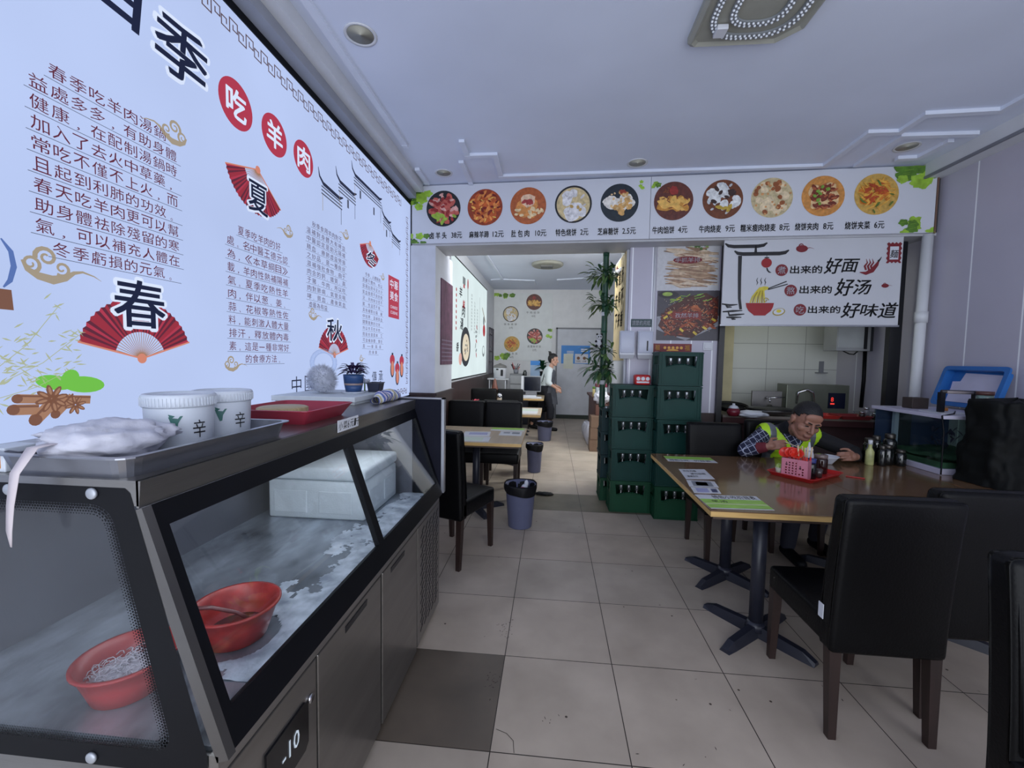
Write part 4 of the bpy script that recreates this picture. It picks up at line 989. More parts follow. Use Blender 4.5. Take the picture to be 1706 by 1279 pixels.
# end pane facing the camera, with dotted black border
EF = frame((0, yA, 0), (1, 0, 0), (0, 0, 1), (0, -1, 0))
outer = [(-1.46, 0.655), (-0.665, 0.655), (-0.665, 0.70), (-0.815, 1.235), (-1.46, 1.235)]
def rpoly(pts, r, n=6):
    out = []
    N = len(pts)
    for i in range(N):
        p = Vector(pts[i]); a = (Vector(pts[i - 1]) - p).normalized(); c = (Vector(pts[(i + 1) % N]) - p).normalized()
        for k in range(n + 1):
            t = k / n
            q0 = p + a * r * (1 - t); q1 = p + c * r * t
            out.append(tuple(q0 * (1 - t) + q1 * t))
    return out
inner = rpoly([(-1.42, 0.70), (-0.738, 0.70), (-0.858, 1.20), (-1.42, 1.20)], 0.045)
def ring(B_, inn, out, z, mt, M_):
    # outward rays from each inner point to the border polygon
    cx = sum(p[0] for p in inn) / len(inn); cy = sum(p[1] for p in inn) / len(inn)
    def hit(p):
        d = Vector((p[0] - cx, p[1] - cy)); best = None
        for i in range(len(out)):
            a = Vector(out[i]); e = Vector(out[(i + 1) % len(out)]) - a
            den = d.x * e.y - d.y * e.x
            if abs(den) < 1e-9: continue
            w = a - Vector((cx, cy)); t = (w.x * e.y - w.y * e.x) / den; s_ = (w.x * d.y - w.y * d.x) / den
            if t > 0 and -1e-6 <= s_ <= 1 + 1e-6 and (best is None or t < best): best = t
        return (cx + d.x * best, cy + d.y * best)
    # add rays through the corners
    pts = list(inn)
    v = []; f = []
    for p in pts: v += [(p[0], p[1], z), (*hit(p), z)]
    n = len(pts)
    for i in range(n): f.append((2 * i, 2 * i + 1, 2 * ((i + 1) % n) + 1, 2 * ((i + 1) % n)))
    B_.add(v, f, mt, False, M_)
dense = []
for i in range(len(inner)):
    p, q = Vector(inner[i]), Vector(inner[(i + 1) % len(inner)]); m_ = max(1, int((q - p).length / 0.012))
    for k in range(m_): dense.append(tuple(p + (q - p) * k / m_))
b = MB(CT)
b.prism(outer, -0.005, -0.001, M_glass, M=EF)
ring(b, dense, outer, 0.0005, M_blackm, EF)
cxy = Vector((-1.1, 0.95))
acc = 0
for i, p in enumerate(dense):
    p = Vector(p); q = Vector(dense[(i + 1) % len(dense)]); tdir = (q - p).normalized(); nrm = Vector((-tdir.y, tdir.x))
    for row in range(4):
        c = p + nrm * (0.003 + row * 0.0055) + tdir * (0.003 * (row % 2)); s_ = 0.0036 - 0.0007 * row
        for h in (0, 0.0062):
            c2 = c + tdir * h
            b.flat([(c2.x - s_, c2.y), (c2.x, c2.y - s_), (c2.x + s_, c2.y), (c2.x, c2.y + s_)], 0.0006, M_blackm, EF)
b.build('end_pane', M_glass, cs)
for x, z in ((-1.075, 1.222), (-0.892, 1.222), (-0.918, 0.672), (-1.25, 1.222)):
    MB(CT).lathe([(0.011, 0), (0.0115, 0.004), (0.009, 0.006)], 18, mat('steel_cap', (170, 174, 182), 0.35, 0.4), M=EF @ TR((x, z, 0.001))).build('glass_fastener', M_chrome, cs)
# boards closing the far end
b = MB(CT); b.box(-1.44, -0.635, yB + .012, yB + .045, 0.70, 1.255, mat('dark_end_board', (24, 25, 36), 0.75, spec=0.1)); b.box(-0.635, -0.618, yB + .01, yB + .048, 0.70, 1.262, M_alu); b.box(-1.44, -0.618, yB + .01, yB + .048, 1.255, 1.262, M_alu); b.box(-0.72, -0.65, yB - .05, yB + .012, 0.60, 0.72, M_blackm)
b.build('end_board', M_black, cs)
lab = thing('price_label', 'handwritten white paper label on the front edge of the glass case', 'label', (-0.79, 1.59, 1.21))
b = MB(Matrix.Translation((0.79, -1.59, -1.21))); PF = frame((-0.7895, 0, 0), (0, 1, 0), (0, 0, 1), (1, 0, 0))
b.box(1.507, 1.676, 1.213, 1.258, 0.002, 0.0035, mat('paper_label', (206, 208, 214), 0.6), M=PF)
for t, a in (('小', 1.513), ('菜', 1.548), ('6', 1.583), ('元', 1.603), ('1', 1.638), ('斤', 1.648)): b.text(t, a, 1.22, a + (0.03 if t not in '61' else 0.012), 1.25, 0.0045, M_ink, PF, 0.0, shear=0.15)
b.build('paper', M_print, lab)

# things inside the case
M_redp = mat('red_plastic', (158, 46, 46), 0.35, n=0.1, ns=8)
M_redp2 = mat('red_plastic_stained', (158, 44, 40), 0.35, n=0.3, ns=26)
def bowl_mesh(r0, r1, h, mt, n=36):
    return MB().lathe([(r0 * 0.9, 0), (r0, 0.004), (r0 + (r1 - r0) * 0.5, h * 0.5), (r1, h - 0.006), (r1 + 0.006, h - 0.005), (r1 + 0.006, h), (r1 - 0.003, h), (r0 + (r1 - r0) * 0.45, h * 0.5), (r0 * 0.92, 0.008), (0.0, 0.007)], n, mt)
def open_lathe_bowl(name, parent, r0, r1, h, mt): return bowl_mesh(r0, r1, h, mt).build(name, mt, parent)
t = thing('plastic_bowl', 'red plastic bowl of white shreds at the near end of the glass case', 'bowl', (-0.985, 0.885, 0.70))
open_lathe_bowl('bowl_wall', t, 0.07, 0.097, 0.088, M_redp)
b = MB(); rg = random.Random(5)
M_shred = mat('white_shreds', (196, 190, 200), 0.4, n=0.08, ns=30)
b.ball((0, 0, 0.035), (0.078, 0.078, 0.022), M_shred, fn=lambda d: 1 + 0.1 * noise.noise(d * 4))
for k in range(150):
    a = rg.uniform(0, 6.28); q = 0.07 * math.sqrt(rg.random()); x, y = q * math.cos(a), q * math.sin(a); a2 = rg.uniform(0, 6.28); L = rg.uniform(0.012, 0.03); z = 0.05 + 0.012 * (1 - q / 0.07) + rg.uniform(0, 0.006)
    pts = []
    for i in range(4):
        tt = i / 3; px, py = x + L * tt * math.cos(a2 + tt * 1.2), y + L * tt * math.sin(a2 + tt * 1.2)
        if math.hypot(px, py) > 0.078: k_ = 0.078 / math.hypot(px, py); px *= k_; py *= k_
        pts.append((px, py, z + 0.006 * math.sin(PI * tt)))
    b.tube(pts, 0.0011, 4, M_shred)
o = b.build('shredded_food', M_shred, t); o['kind'] = 'stuff'
t = thing('plastic_bowl', 'red plastic bowl with dark sauce and a ladle in the glass case', 'bowl', (-0.872, 1.09, 0.70))
open_lathe_bowl('bowl_wall', t, 0.075, 0.107, 0.10, M_redp2)
b = MB(); b.lathe([(0.072, 0.028), (0.0, 0.029)], 28, mat('dark_sauce', (96, 34, 24), 0.25, n=0.4, ns=20)); b.build('sauce', M_redp, t)
ld = thing('ladle', 'clear ladle handle resting over the rim of the sauce bowl', 'ladle', (-0.872, 1.09, 0.80))
b = MB(); b.tube([(-0.115, -0.045, -0.002), (-0.06, -0.02, -0.008), (0.0, 0.0, -0.03), (0.03, 0.01, -0.052)], [0.006, 0.006, 0.005, 0.006], 8, mat('smoky_plastic', (110, 66, 66), 0.25)); b.ball((0.035, 0.012, -0.054), (0.024, 0.02, 0.008), mat('smoky_plastic', ())); b.build('ladle_body', M_gray, ld)
M_foam = mat('polystyrene', (206, 212, 216), 0.7, n=0.05, ns=20, bump=0.15, bs=120)
t = thing('foam_box', 'white polystyrene box with a lid inside the far half of the case', 'box', (-1.13, 2.16, 0.70), 0.0)
b = MB()
b.box(-0.245, 0.245, -0.215, 0.215, 0.0, 0.19, M_foam, 0.012)
for x in (-0.13, 0.10): b.box(x - .085, x + .085, -0.219, -0.21, 0.03, 0.14, M_foam, 0.004)
for y in (-0.09, 0.1): b.box(0.24, 0.249, y - .07, y + .07, 0.03, 0.14, M_foam, 0.004)
b.build('box_body', M_foam, t)
MB().box(-0.25, 0.25, -0.22, 0.22, 0.192, 0.255, M_foam, 0.018, 3).build('lid', M_foam, t)
def frost_h(x, y):
    f_ = (x + 1.08) / 0.42
    n_ = noise.noise((x * 9, y * 5, 0.3)) * 0.55 + noise.noise((x * 28, y * 20, 1.7)) * 0.32 + noise.noise((x * 70, y * 60, 4)) * 0.15
    return f_ - 0.55 + n_ - (1.2 if math.hypot(x + .872, y - 1.09) < 0.11 else 0) - (1.0 if (math.hypot(x + .985, y - .885) < 0.1 or y < 0.93) else 0) - (2 if (y > 1.93 and x < -0.87) else 0)
b = MB(); NX, NY = 110, 230; vid = {}; v = []; f = []
def fv(i, j):
    if (i, j) not in vid:
        x, y = -1.42 + 0.755 * i / NX, 0.80 + 1.60 * j / NY; vid[(i, j)] = len(v); v.append((x, y, 0.7008 + min(0.010, max(0, frost_h(x, y)) * 0.012)))
    return vid[(i, j)]
for i in range(NX):
    for j in range(NY):
        x, y = -1.42 + 0.755 * (i + .5) / NX, 0.80 + 1.60 * (j + .5) / NY
        if frost_h(x, y) > 0: f.append((fv(i, j), fv(i + 1, j), fv(i + 1, j + 1), fv(i, j + 1)))
b.add(v, f, mat('frost', (150, 160, 176), 0.5, n=0.25, ns=16, bump=0.4, bs=50, det=8, c2=(214, 222, 234)), True)
o = b.build('frost_patches', M_foam, None); tag(o, 'white frost and ice scraps on the steel deck of the case', 'frost'); o['kind'] = 'stuff'

# things on top of the case
t = thing('steel_tray', 'shallow steel tray at the near end of the case top, under white tubs', 'tray', (-0.965, 1.0, 1.25))
def tray(w, d, h, fl, mt, th=0.003, lip=0.012, rad=0.03):
    """open tray: base w x d, flaring by fl to the rim"""
    def loop(hw, hd, z, r): 
        p = rpoly([(-hw, -hd), (hw, -hd), (hw, hd), (-hw, hd)], r, 4)
        return [(x, y, z) for x, y in p]
    L = [loop(w / 2, d / 2, 0, rad), loop(w / 2 + fl, d / 2 + fl, h, rad + fl * .5), loop(w / 2 + fl + lip, d / 2 + fl + lip, h, rad + fl), loop(w / 2 + fl + lip, d / 2 + fl + lip, h + th, rad + fl), loop(w / 2 + fl - th, d / 2 + fl - th, h + th, rad + fl * .5), loop(w / 2 - th, d / 2 - th, th * 1.5, rad)]
    n = len(L[0]); v = [p for l in L for p in l]; f = []
    for i in range(len(L) - 1):
        for k in range(n): f.append((i * n + k, i * n + (k + 1) % n, (i + 1) * n + (k + 1) % n, (i + 1) * n + k))
    f.append(tuple(range(n - 1, -1, -1))); f.append(tuple((len(L) - 1) * n + k for k in range(n)))
    return MB().add(v, f, mt)
M_stray = mat('tray_steel', (150, 152, 160), 0.28, 0.9, n=0.06)
tray(0.27, 0.49, 0.042, 0.012, M_stray).build('tray_body', M_stray, t)
M_tub = mat('white_tub_plastic', (196, 202, 212), 0.4, n=0.03)
def tub(label, x, y, s=1.0, rz=0):
    t = thing('plastic_tub', label, 'tub', (x, y, 1.2555), rz)
    MB().lathe([(0.07 * s, 0), (0.073 * s, 0.004), (0.076 * s, 0.1 * s), (0.076 * s, 0.105 * s)], 36, M_tub).build('tub_body', M_tub, t)
    b = MB(); b.lathe([(0.078 * s, 0.105 * s), (0.081 * s, 0.108 * s), (0.081 * s, 0.134 * s), (0.077 * s, 0.138 * s), (0.07 * s, 0.139 * s), (0.068 * s, 0.135 * s), (0, 0.135 * s)], 48, M_tub)
    for k in range(60):
        a = 2 * PI * k / 60; b.box(-0.0012, 0.0012, -0.0012, 0.0012, 0.109 * s, 0.13 * s, M_tub, M=TR((0.0815 * s * math.cos(a), 0.0815 * s * math.sin(a), 0), a))
    b.build('lid', M_tub, t)
    b = MB(); b2 = MB()
    def on(a, z, pts, mt):   # shapes wrapped onto the tub side
        r = 0.0762 * s
        b.add([(r * math.cos(a + px / r), r * math.sin(a + px / r), z + py) for px, py in pts], [tuple(range(len(pts)))], mt)
    on(-0.95, 0.055, [(0.016, 0.03), (-0.014, 0.028), (-0.008, 0.01), (-0.002, -0.006), (0.004, -0.004), (0.006, 0.012)], mat('teal_print', (40, 96, 90), 0.5))
    on(-0.95, 0.055, [(0.0, 0.03), (-0.014, 0.035), (-0.01, 0.022)], mat('teal_print', ()))
    vs, fs = glyphs('辛辣'[0], 0.0)
    r = 0.0765 * s
    vv = []
    for px, py in vs:
        a = -0.50 + px * 0.036 / r; vv.append((r * math.cos(a), r * math.sin(a), 0.03 + py * 0.05))
    b2.add(vv, fs, M_ink); b2.build('written_mark', M_ink, t)
    b.build('printed_leaf', M_ink, t)
    return t
tub('white plastic tub on the steel tray, the nearer of the two', -0.985, 1.045, 1.0)
tub('white plastic tub marked with a black character, beside the red tray', -0.995, 1.205, 0.98)
# crumpled clear bags lying on the tray, with a hanging tie strip
t = thing('plastic_bags', 'crumpled bundle of clear white plastic bags at the near tray end', 'plastic bags', (-0.99, 0.86, 1.256))
M_bag = mat('thin_film', (186, 186, 198), 0.5, n=0.06, ns=10, bump=0.6, bs=22)
def crumple(seed, rx, ry, rz, lift):
    def fn(d):
        return 1 + 0.22 * noise.noise(d * 2.2 + Vector((seed, 0, 0))) + 0.10 * noise.noise(d * 6 + Vector((0, seed, 0))) - 0.12 * abs(noise.noise(d * 4 + Vector((0, 0, seed))))
    return MB().ball((0, 0, lift), (rx, ry, rz), M_bag, nu=48, nv=30, fn=fn)
o = crumple(3.1, 0.105, 0.115, 0.048, 0.046).build('bag_pile', M_bag, t)
o = MB(TR((0.0, 0.0, 0.055), 0.5)).ball((0.0, 0.03, 0.0), (0.12, 0.07, 0.03), M_bag, nu=40, nv=22, fn=lambda d: 1 + 0.3 * noise.noise(d * 3 + Vector((9, 0, 0)))).build('top_bag', M_bag, t)
b = MB()
pts = [(-0.0, -0.09, 0.06), (-0.01, -0.13, 0.055), (-0.02, -0.152, 0.01), (-0.026, -0.157, -0.05), (-0.03, -0.158, -0.10), (-0.026, -0.159, -0.13)]
ws = [0.012, 0.014, 0.012, 0.01, 0.008, 0.003]
v = []; f = []
for p, w_ in zip(pts, ws): v += [(p[0] - w_, p[1], p[2]), (p[0] + w_, p[1] - 0.002, p[2])]
for i in range(len(pts) - 1): f.append((2 * i, 2 * i + 1, 2 * i + 3, 2 * i + 2))
b.add(v, f, mat('tie_strip', (190, 180, 184), 0.5), True); b.build('tie_strip', M_bag, t, solid=0.001)
t = thing('striped_box', 'small white carton with orange bars at the case corner', 'box', (-1.135, 0.79, 1.25))
b = MB(); b.box(-0.028, 0.028, -0.03, 0.03, 0, 0.05, M_tub, 0.002)
for x in (-0.015, 0.012): b.box(x - .006, x + .006, -0.0312, -0.03, 0.008, 0.042, mat('orange_print', (196, 128, 60), 0.5))
b.build('carton', M_tub, t)
M_rtray = mat('maroon_tray', (150, 44, 62), 0.4, n=0.08)
t = thing('red_tray', 'dark red plastic tray on the case top beside the white tubs', 'tray', (-1.0, 1.585, 1.25))
tray(0.24, 0.28, 0.05, 0.035, M_rtray, 0.003, 0.006, 0.012).build('tray_body', M_rtray, t)
t = thing('wooden_disc', 'round pale wooden lid lying in the dark red tray', 'lid', (-1.03, 1.55, 1.2552))
MB().lathe([(0.085, 0), (0.09, 0.004), (0.09, 0.042), (0.082, 0.046), (0, 0.046)], 32, mat('bamboo_lid', (170, 150, 110), 0.5, n=0.2, ns=20, stretch=(1, 9, 1))).build('disc', M_tub, t)
t = thing('white_board', 'white foam board lying at the far end of the case top', 'board', (-1.23, 2.29, 1.25))
MB().box(-0.21, 0.24, -0.22, 0.24, 0.0125, 0.04, M_foam, 0.003).box(-0.2, 0.23, -0.2, 0.12, 0, 0.0125, M_foam).build('board', M_foam, t)
t = thing('fluffy_ball', 'fluffy white plush ball with a clear loop on the foam board', 'plush', (-1.27, 2.26, 1.29))
M_fluff = mat('white_fluff', (190, 194, 206), 0.9, n=0.12, ns=30)
b = MB(); b.ball((0, 0, 0.075), (0.065, 0.065, 0.072), M_fluff, nu=20, nv=14)
rg = random.Random(2)
v = []; f = []
for k in range(2600):
    z = rg.uniform(-1, 1); a = rg.uniform(0, 6.283); q = math.sqrt(1 - z * z); d = Vector((q * math.cos(a), q * math.sin(a), z)); p0 = Vector((0, 0, 0.075)) + Vector((d.x * .063, d.y * .063, d.z * .07))
    e = d + Vector((rg.uniform(-.5, .5), rg.uniform(-.5, .5), rg.uniform(-.5, .3))); p1 = p0 + e * 0.022
    if p1.z < 0.002: continue
    s_ = d.orthogonal().normalized() * 0.0012; i = len(v); v += [p0 - s_, p0 + s_, p1]; f.append((i, i + 1, i + 2))
b.add(v, f, M_fluff); b.build('fluff', M_fluff, t)
b = MB(); b.tube([(0.05 * math.cos(a) + 0.0, 0.02 + 0.03 * math.cos(a), 0.17 + 0.065 * math.sin(a)) for a in [R(x) for x in range(-80, 262, 18)]], 0.012, 8, glass('film_clear', (0.88, 0.91, 0.96), 0.2, 0.5, 0.06)); b.build('clear_loop', M_glass, t)
t = thing('flower_pot', 'blue striped pot with a purple-leaved plant on the foam board', 'potted plant', (-1.12, 2.33, 1.29))
MB().lathe([(0.06, 0), (0.066, 0.006), (0.062, 0.008), (0.0, 0.008)], 24, M_tub).build('saucer', M_tub, t)
b = MB(); b.lathe([(0.042, 0.008), (0.05, 0.045)], 24, mat('pot_blue', (44, 74, 120), 0.4)); b.lathe([(0.0502, 0.045), (0.0515, 0.056)], 24, mat('pot_tan', (150, 130, 124), 0.4)); b.lathe([(0.0515, 0.056), (0.055, 0.09), (0.056, 0.105), (0.05, 0.105), (0.048, 0.095), (0, 0.095)], 24, mat('pot_blue', ())); b.build('pot', M_tub, t)
b = MB(); rg = random.Random(6); M_pl = mat('purple_leaf', (58, 44, 84), 0.45, n=0.3, ns=40)
def leaf(B_, p, d, L, w, mt, droop=0.4):
    d = Vector(d).normalized(); sd = d.cross(Vector((0, 0, 1))); sd = sd.normalized() if sd.length > 1e-3 else Vector((1, 0, 0))
    v = []; n = 4
    for i in range(n + 1):
        t_ = i / n; c = Vector(p) + d * L * t_ + Vector((0, 0, -droop * L * t_ * t_)); ww = w * math.sin(PI * min(0.98, t_ * 0.9 + 0.06)) * 0.5
        v += [c - sd * ww + Vector((0, 0, ww * .3)), c, c + sd * ww + Vector((0, 0, ww * .3))]
    f = []
    for i in range(n):
        k = 3 * i; f += [(k, k + 1, k + 4, k + 3), (k + 1, k + 2, k + 5, k + 4)]
    B_.add(v, f, mt, True)
for k in range(85):
    a = rg.uniform(0, 6.283); e = rg.uniform(0.1, 1.2); h = rg.uniform(0.0, 0.05); d = (math.cos(a) * math.cos(e), math.sin(a) * math.cos(e), math.sin(e))
    leaf(b, (0.03 * d[0], 0.03 * d[1], 0.10 + h), d, rg.uniform(0.045, 0.085), 0.02, M_pl, 0.5)
b.build('foliage', M_pl, t)
t = thing('planter_box', 'dark blue rectangular planter at the far end of the foam board', 'planter', (-1.045, 2.46, 1.29), 0.15)
tray(0.06, 0.11, 0.05, 0.008, mat('planter_blue', (34, 40, 62), 0.5), 0.004, 0.004, 0.008).build('planter_body', M_black, t)
MB().box(-0.03, 0.03, -0.055, 0.055, 0.03, 0.04, mat('soil', (50, 42, 44), 0.9)).build('soil', M_black, t)
t = thing('white_flowers', 'small white blooms standing behind the dark blue planter', 'flowers', (-1.12, 2.475, 1.29))
b = MB(); b.tube([(0, 0, 0), (0.0, 0.0, 0.06)], 0.004, 6, M_leaf2)
for k in range(9): b.ball((rg.uniform(-.018, .018), rg.uniform(-.018, .018), 0.06 + rg.uniform(-.012, .012)), 0.011, M_fluff, nu=8, nv=6)
b.build('blooms', M_fluff, t)
t = thing('striped_towel', 'rolled blue, yellow and white striped cloth at the case edge', 'cloth', (-0.91, 2.28, 1.25), R(90))
b = MB(); cols = [(64, 84, 150), (200, 200, 206), (190, 180, 130), (206, 208, 214), (84, 104, 170), (196, 186, 200)]
n = 26
for i in range(n):
    x0, x1 = -0.15 + 0.30 * i / n, -0.15 + 0.30 * (i + 1) / n
    def rr(x): return 0.034 * (0.55 + 0.45 * math.sin(PI * min(1, max(0, (x + 0.17) / 0.36)))) * (1 + 0.12 * math.sin(x * 60))
    v = []
    for x in (x0, x1):
        for k in range(14):
            a = 2 * PI * k / 14; q = rr(x) * (1 + 0.10 * math.sin(3 * a + x * 30)); v.append((x, 1.15 * q * math.cos(a), max(0.001, rr(x) * 0.9 + q * math.sin(a))))
    b.add(v, [(k, (k + 1) % 14, 14 + (k + 1) % 14, 14 + k) for k in range(14)], mat('towel_%d' % (i % 6), cols[i % 6], 0.9, n=0.15, ns=40, bump=0.3, bs=90), True)
b.build('cloth_roll', M_tub, t)

# ------------------------------------------------------------------ chairs
M_leather = mat('black_leather', (5, 5, 7), 0.45, n=0.15, ns=5, bump=0.12, bs=120, spec=0.18)
M_leg = mat('dark_chair_leg', (42, 28, 25), 0.4, n=0.25, ns=8, stretch=(4, 4, 0.6))
def make_chair(label, loc, rz, group):
    t = thing('dining_chair', label, 'chair', loc, rz, group)
    def pillow(x0, x1, y0, y1, z0, z1, bev, seg=4): return MB().box(x0, x1, y0, y1, z0, z1, M_leather, bev, seg)
    s = MB()
    bm = bmesh.new(); bmesh.ops.create_cube(bm, size=1.0)
    for w_ in bm.verts: w_.co = Vector((w_.co.x * 0.43, -0.01 + w_.co.y * 0.47, 0.425 + w_.co.z * 0.115))
    bmesh.ops.bevel(bm, geom=list(bm.edges), offset=0.02, segments=3, profile=0.5, affect='EDGES')
    bmesh.ops.subdivide_edges(bm, edges=[e for e in bm.edges if e.calc_length() > 0.2], cuts=5, use_grid_fill=True)
    for w_ in bm.verts:
        if w_.co.z > 0.47: w_.co.z += 0.012 * math.cos(w_.co.x / 0.215 * 1.4) * math.cos((w_.co.y + .01) / 0.235 * 1.4)
    s.frombm(bm, M_leather, True); s.build('seat', M_leather, t)
    bm = bmesh.new(); bmesh.ops.create_cube(bm, size=1.0)
    for w_ in bm.verts: w_.co = Vector((w_.co.x * 0.43, -0.222 + w_.co.y * 0.085, 0.675 + w_.co.z * 0.64))
    bmesh.ops.subdivide_edges(bm, edges=list(bm.edges), cuts=5, use_grid_fill=True)
    sh = [e for e in bm.edges if len(e.link_faces) == 2 and e.calc_face_angle(0) > 0.5]
    bmesh.ops.bevel(bm, geom=sh, offset=0.022, segments=3, profile=0.5, affect='EDGES')
    for w_ in bm.verts:
        h = (w_.co.z - 0.36) / 0.63
        w_.co.y -= 0.045 * max(0, h) ** 1.6
        if w_.co.z > 0.97: w_.co.z += 0.0
    b_ = MB(); b_.frombm(bm, M_leather, True)
    bk = b_.build('backrest', M_leather, t)
    p = MB()
    p.tube([(-0.205, -0.178 - 0.0, 0.5), (-0.205, -0.20, 0.75), (-0.20, -0.228, 0.955), (-0.185, -0.232, 0.975), (0.185, -0.232, 0.975), (0.20, -0.228, 0.955), (0.205, -0.20, 0.75), (0.205, -0.178, 0.5)], 0.0035, 6, M_leather)
    p.build('piping', M_leather, bk)
    for sx in (-1, 1):
        for sy in (-1, 1):
            x, y = sx * 0.185, sy * 0.215 - (0.012 if sy > 0 else 0.012)
            a, c = 0.022, 0.015
            ex, ey = sx * 0.0, (sy * 0.015 if sy > 0 else -0.018)
            l_ = MB(); l_.hexa([(x + ex - c, y + ey - c, 0), (x + ex + c, y + ey - c, 0), (x + ex + c, y + ey + c, 0), (x + ex - c, y + ey + c, 0)], [(x - a, y - a, 0.375), (x + a, y - a, 0.375), (x + a, y + a, 0.375), (x - a, y + a, 0.375)], M_leg)
            l_.build('leg', M_leg, t)
    return t
G1 = 'black leather dining chairs'
ch0 = make_chair('black leather chair with a small white tag, nearest at the right table', (1.335, 1.99, 0), 0, G1)
for loc, rz, lab in (((1.79, 2.14, 0), 0, 'black leather chair beside the white-tagged one, in front of the right table'),
                     ((1.43, 0.975, 0), PI, 'black leather chair cut off by the lower right corner of the view'),
                     ((1.36, 3.41, 0), PI, 'black leather chair across the right table, between crates and the eating man'),
                     ((1.95, 3.69, 0), PI, 'black leather chair the man in the yellow vest sits on'),
                     ((-0.707, 3.174, 0), R(-21), 'black leather chair turned askew beyond the end of the glass case'),
                     ((-0.985, 4.70, 0), PI, 'black leather chair next to the pillar across the first left table'),
                     ((-0.545, 4.70, 0), PI, 'black leather chair on the aisle across the first left table'),
                     ((-0.60, 5.37, 0), 0, 'black leather chair on the aisle, back to back behind the first left table'),
                     ((-1.11, 6.76, 0), PI, 'black leather chair by the wall across the second left table'),
                     ((-0.67, 6.76, 0), PI, 'black leather chair on the aisle across the second left table'),
                     ((-0.28, 9.32, 0), PI, 'black leather chair behind the monitor table in the back room')):
    dup(ch0, loc, rz, lab, G1)
tg = MB().box(-0.2205, -0.2175, -0.215, -0.185, 0.47, 0.53, M_print).build('tag', M_print, ch0, label='small white tag')

# ------------------------------------------------------------------ tables
M_top = mat('laminate_table_top', (112, 86, 64), 0.14, n=0.16, ns=3.5, stretch=(0.6, 9, 1), spec=0.5, coat=0.3, det=6)
M_topl = mat('pale_laminate_top', (176, 158, 134), 0.3, n=0.1, ns=3.5, stretch=(9, 0.6, 1), spec=0.5, det=6)
M_edge = mat('wood_edge_band', (196, 160, 100), 0.4, n=0.15, ns=6, stretch=(1, 1, 8))
M_under = mat('table_underside', (70, 54, 46), 0.6)
M_iron = mat('black_iron', (34, 36, 48), 0.4, n=0.1, spec=0.5)
def table(label, x0, x1, y0, y1, posts, top=M_top, group='pedestal dining tables'):
    cx, cy = (x0 + x1) / 2, (y0 + y1) / 2
    t = thing('dining_table', label, 'table', (cx, cy, 0), 0, group)
    Tm = Matrix.Translation((-cx, -cy, 0))
    b_ = MB(Tm); b_.box(x0, x1, y0, y1, 0.745, 0.75, top); b_.box(x0 + .0005, x1 - .0005, y0 + .0005, y1 - .0005, 0.718, 0.745, M_edge); b_.box(x0 + .02, x1 - .02, y0 + .02, y1 - .02, 0.70, 0.718, M_under)
    b_.build('tabletop', top, t)
    for px, py, a0 in posts:
        b_ = MB(Tm); b_.cyl((px, py, 0.05), (px, py, 0.69), 0.036, n=20, mt=M_iron); b_.box(px - .16, px + .16, py - .16, py + .16, 0.69, 0.70, M_iron); b_.cyl((px, py, 0.03), (px, py, 0.075), 0.055, 0.042, n=20, mt=M_iron)
        pd = b_.build('pedestal', M_iron, t)
        b_ = MB(Tm)
        for k in range(4):
            a = a0 + k * PI / 2; d = Vector((math.cos(a), math.sin(a), 0)); n_ = Vector((-d.y, d.x, 0)); p = Vector((px, py, 0))
            def sec(q, w_, h): return [p + d * q - n_ * w_, p + d * q + n_ * w_, p + d * q + n_ * w_ * .55 + Vector((0, 0, h)), p + d * q - n_ * w_ * .55 + Vector((0, 0, h))]
            s0, s1, s2 = sec(0.02, 0.034, 0.06), sec(0.24, 0.031, 0.045), sec(0.30, 0.027, 0.018)
            b_.add(s0 + s1 + s2, [(0, 1, 5, 4), (1, 2, 6, 5), (2, 3, 7, 6), (3, 0, 4, 7), (4, 5, 9, 8), (5, 6, 10, 9), (6, 7, 11, 10), (7, 4, 8, 11), (8, 9, 10, 11), (3, 2, 1, 0)], M_iron)
        b_.build('cross_foot', M_iron, pd)
    return t
table('brown laminate table with green menus under the eating man', 0.82, 1.775, 2.20, 3.515, [(1.16, 2.40, R(38)), (1.24, 3.03, R(38))])
table('brown laminate table pushed against the menu table, before the second front chair', 1.78, 2.55, 2.25, 3.55, [(2.15, 2.55, R(45)), (2.15, 3.2, R(45))])
table('brown laminate table under the fish tank by the right wall', 2.56, 3.30, 2.72, 3.98, [(2.95, 3.0, R(45)), (2.95, 3.65, R(45))])
table('pale laminate table between the askew chair and the pillar', -1.18, -0.25, 3.72, 4.575, [(-0.72, 4.12, R(30))], M_topl)
table('pale laminate table second along the left wall', -1.28, -0.13, 5.68, 6.55, [(-0.7, 6.1, R(45))], M_topl)
table('pale laminate table with the monitor in the back room', -1.2, -0.13, 8.02, 8.95, [(-0.65, 8.5, R(45))], M_topl)

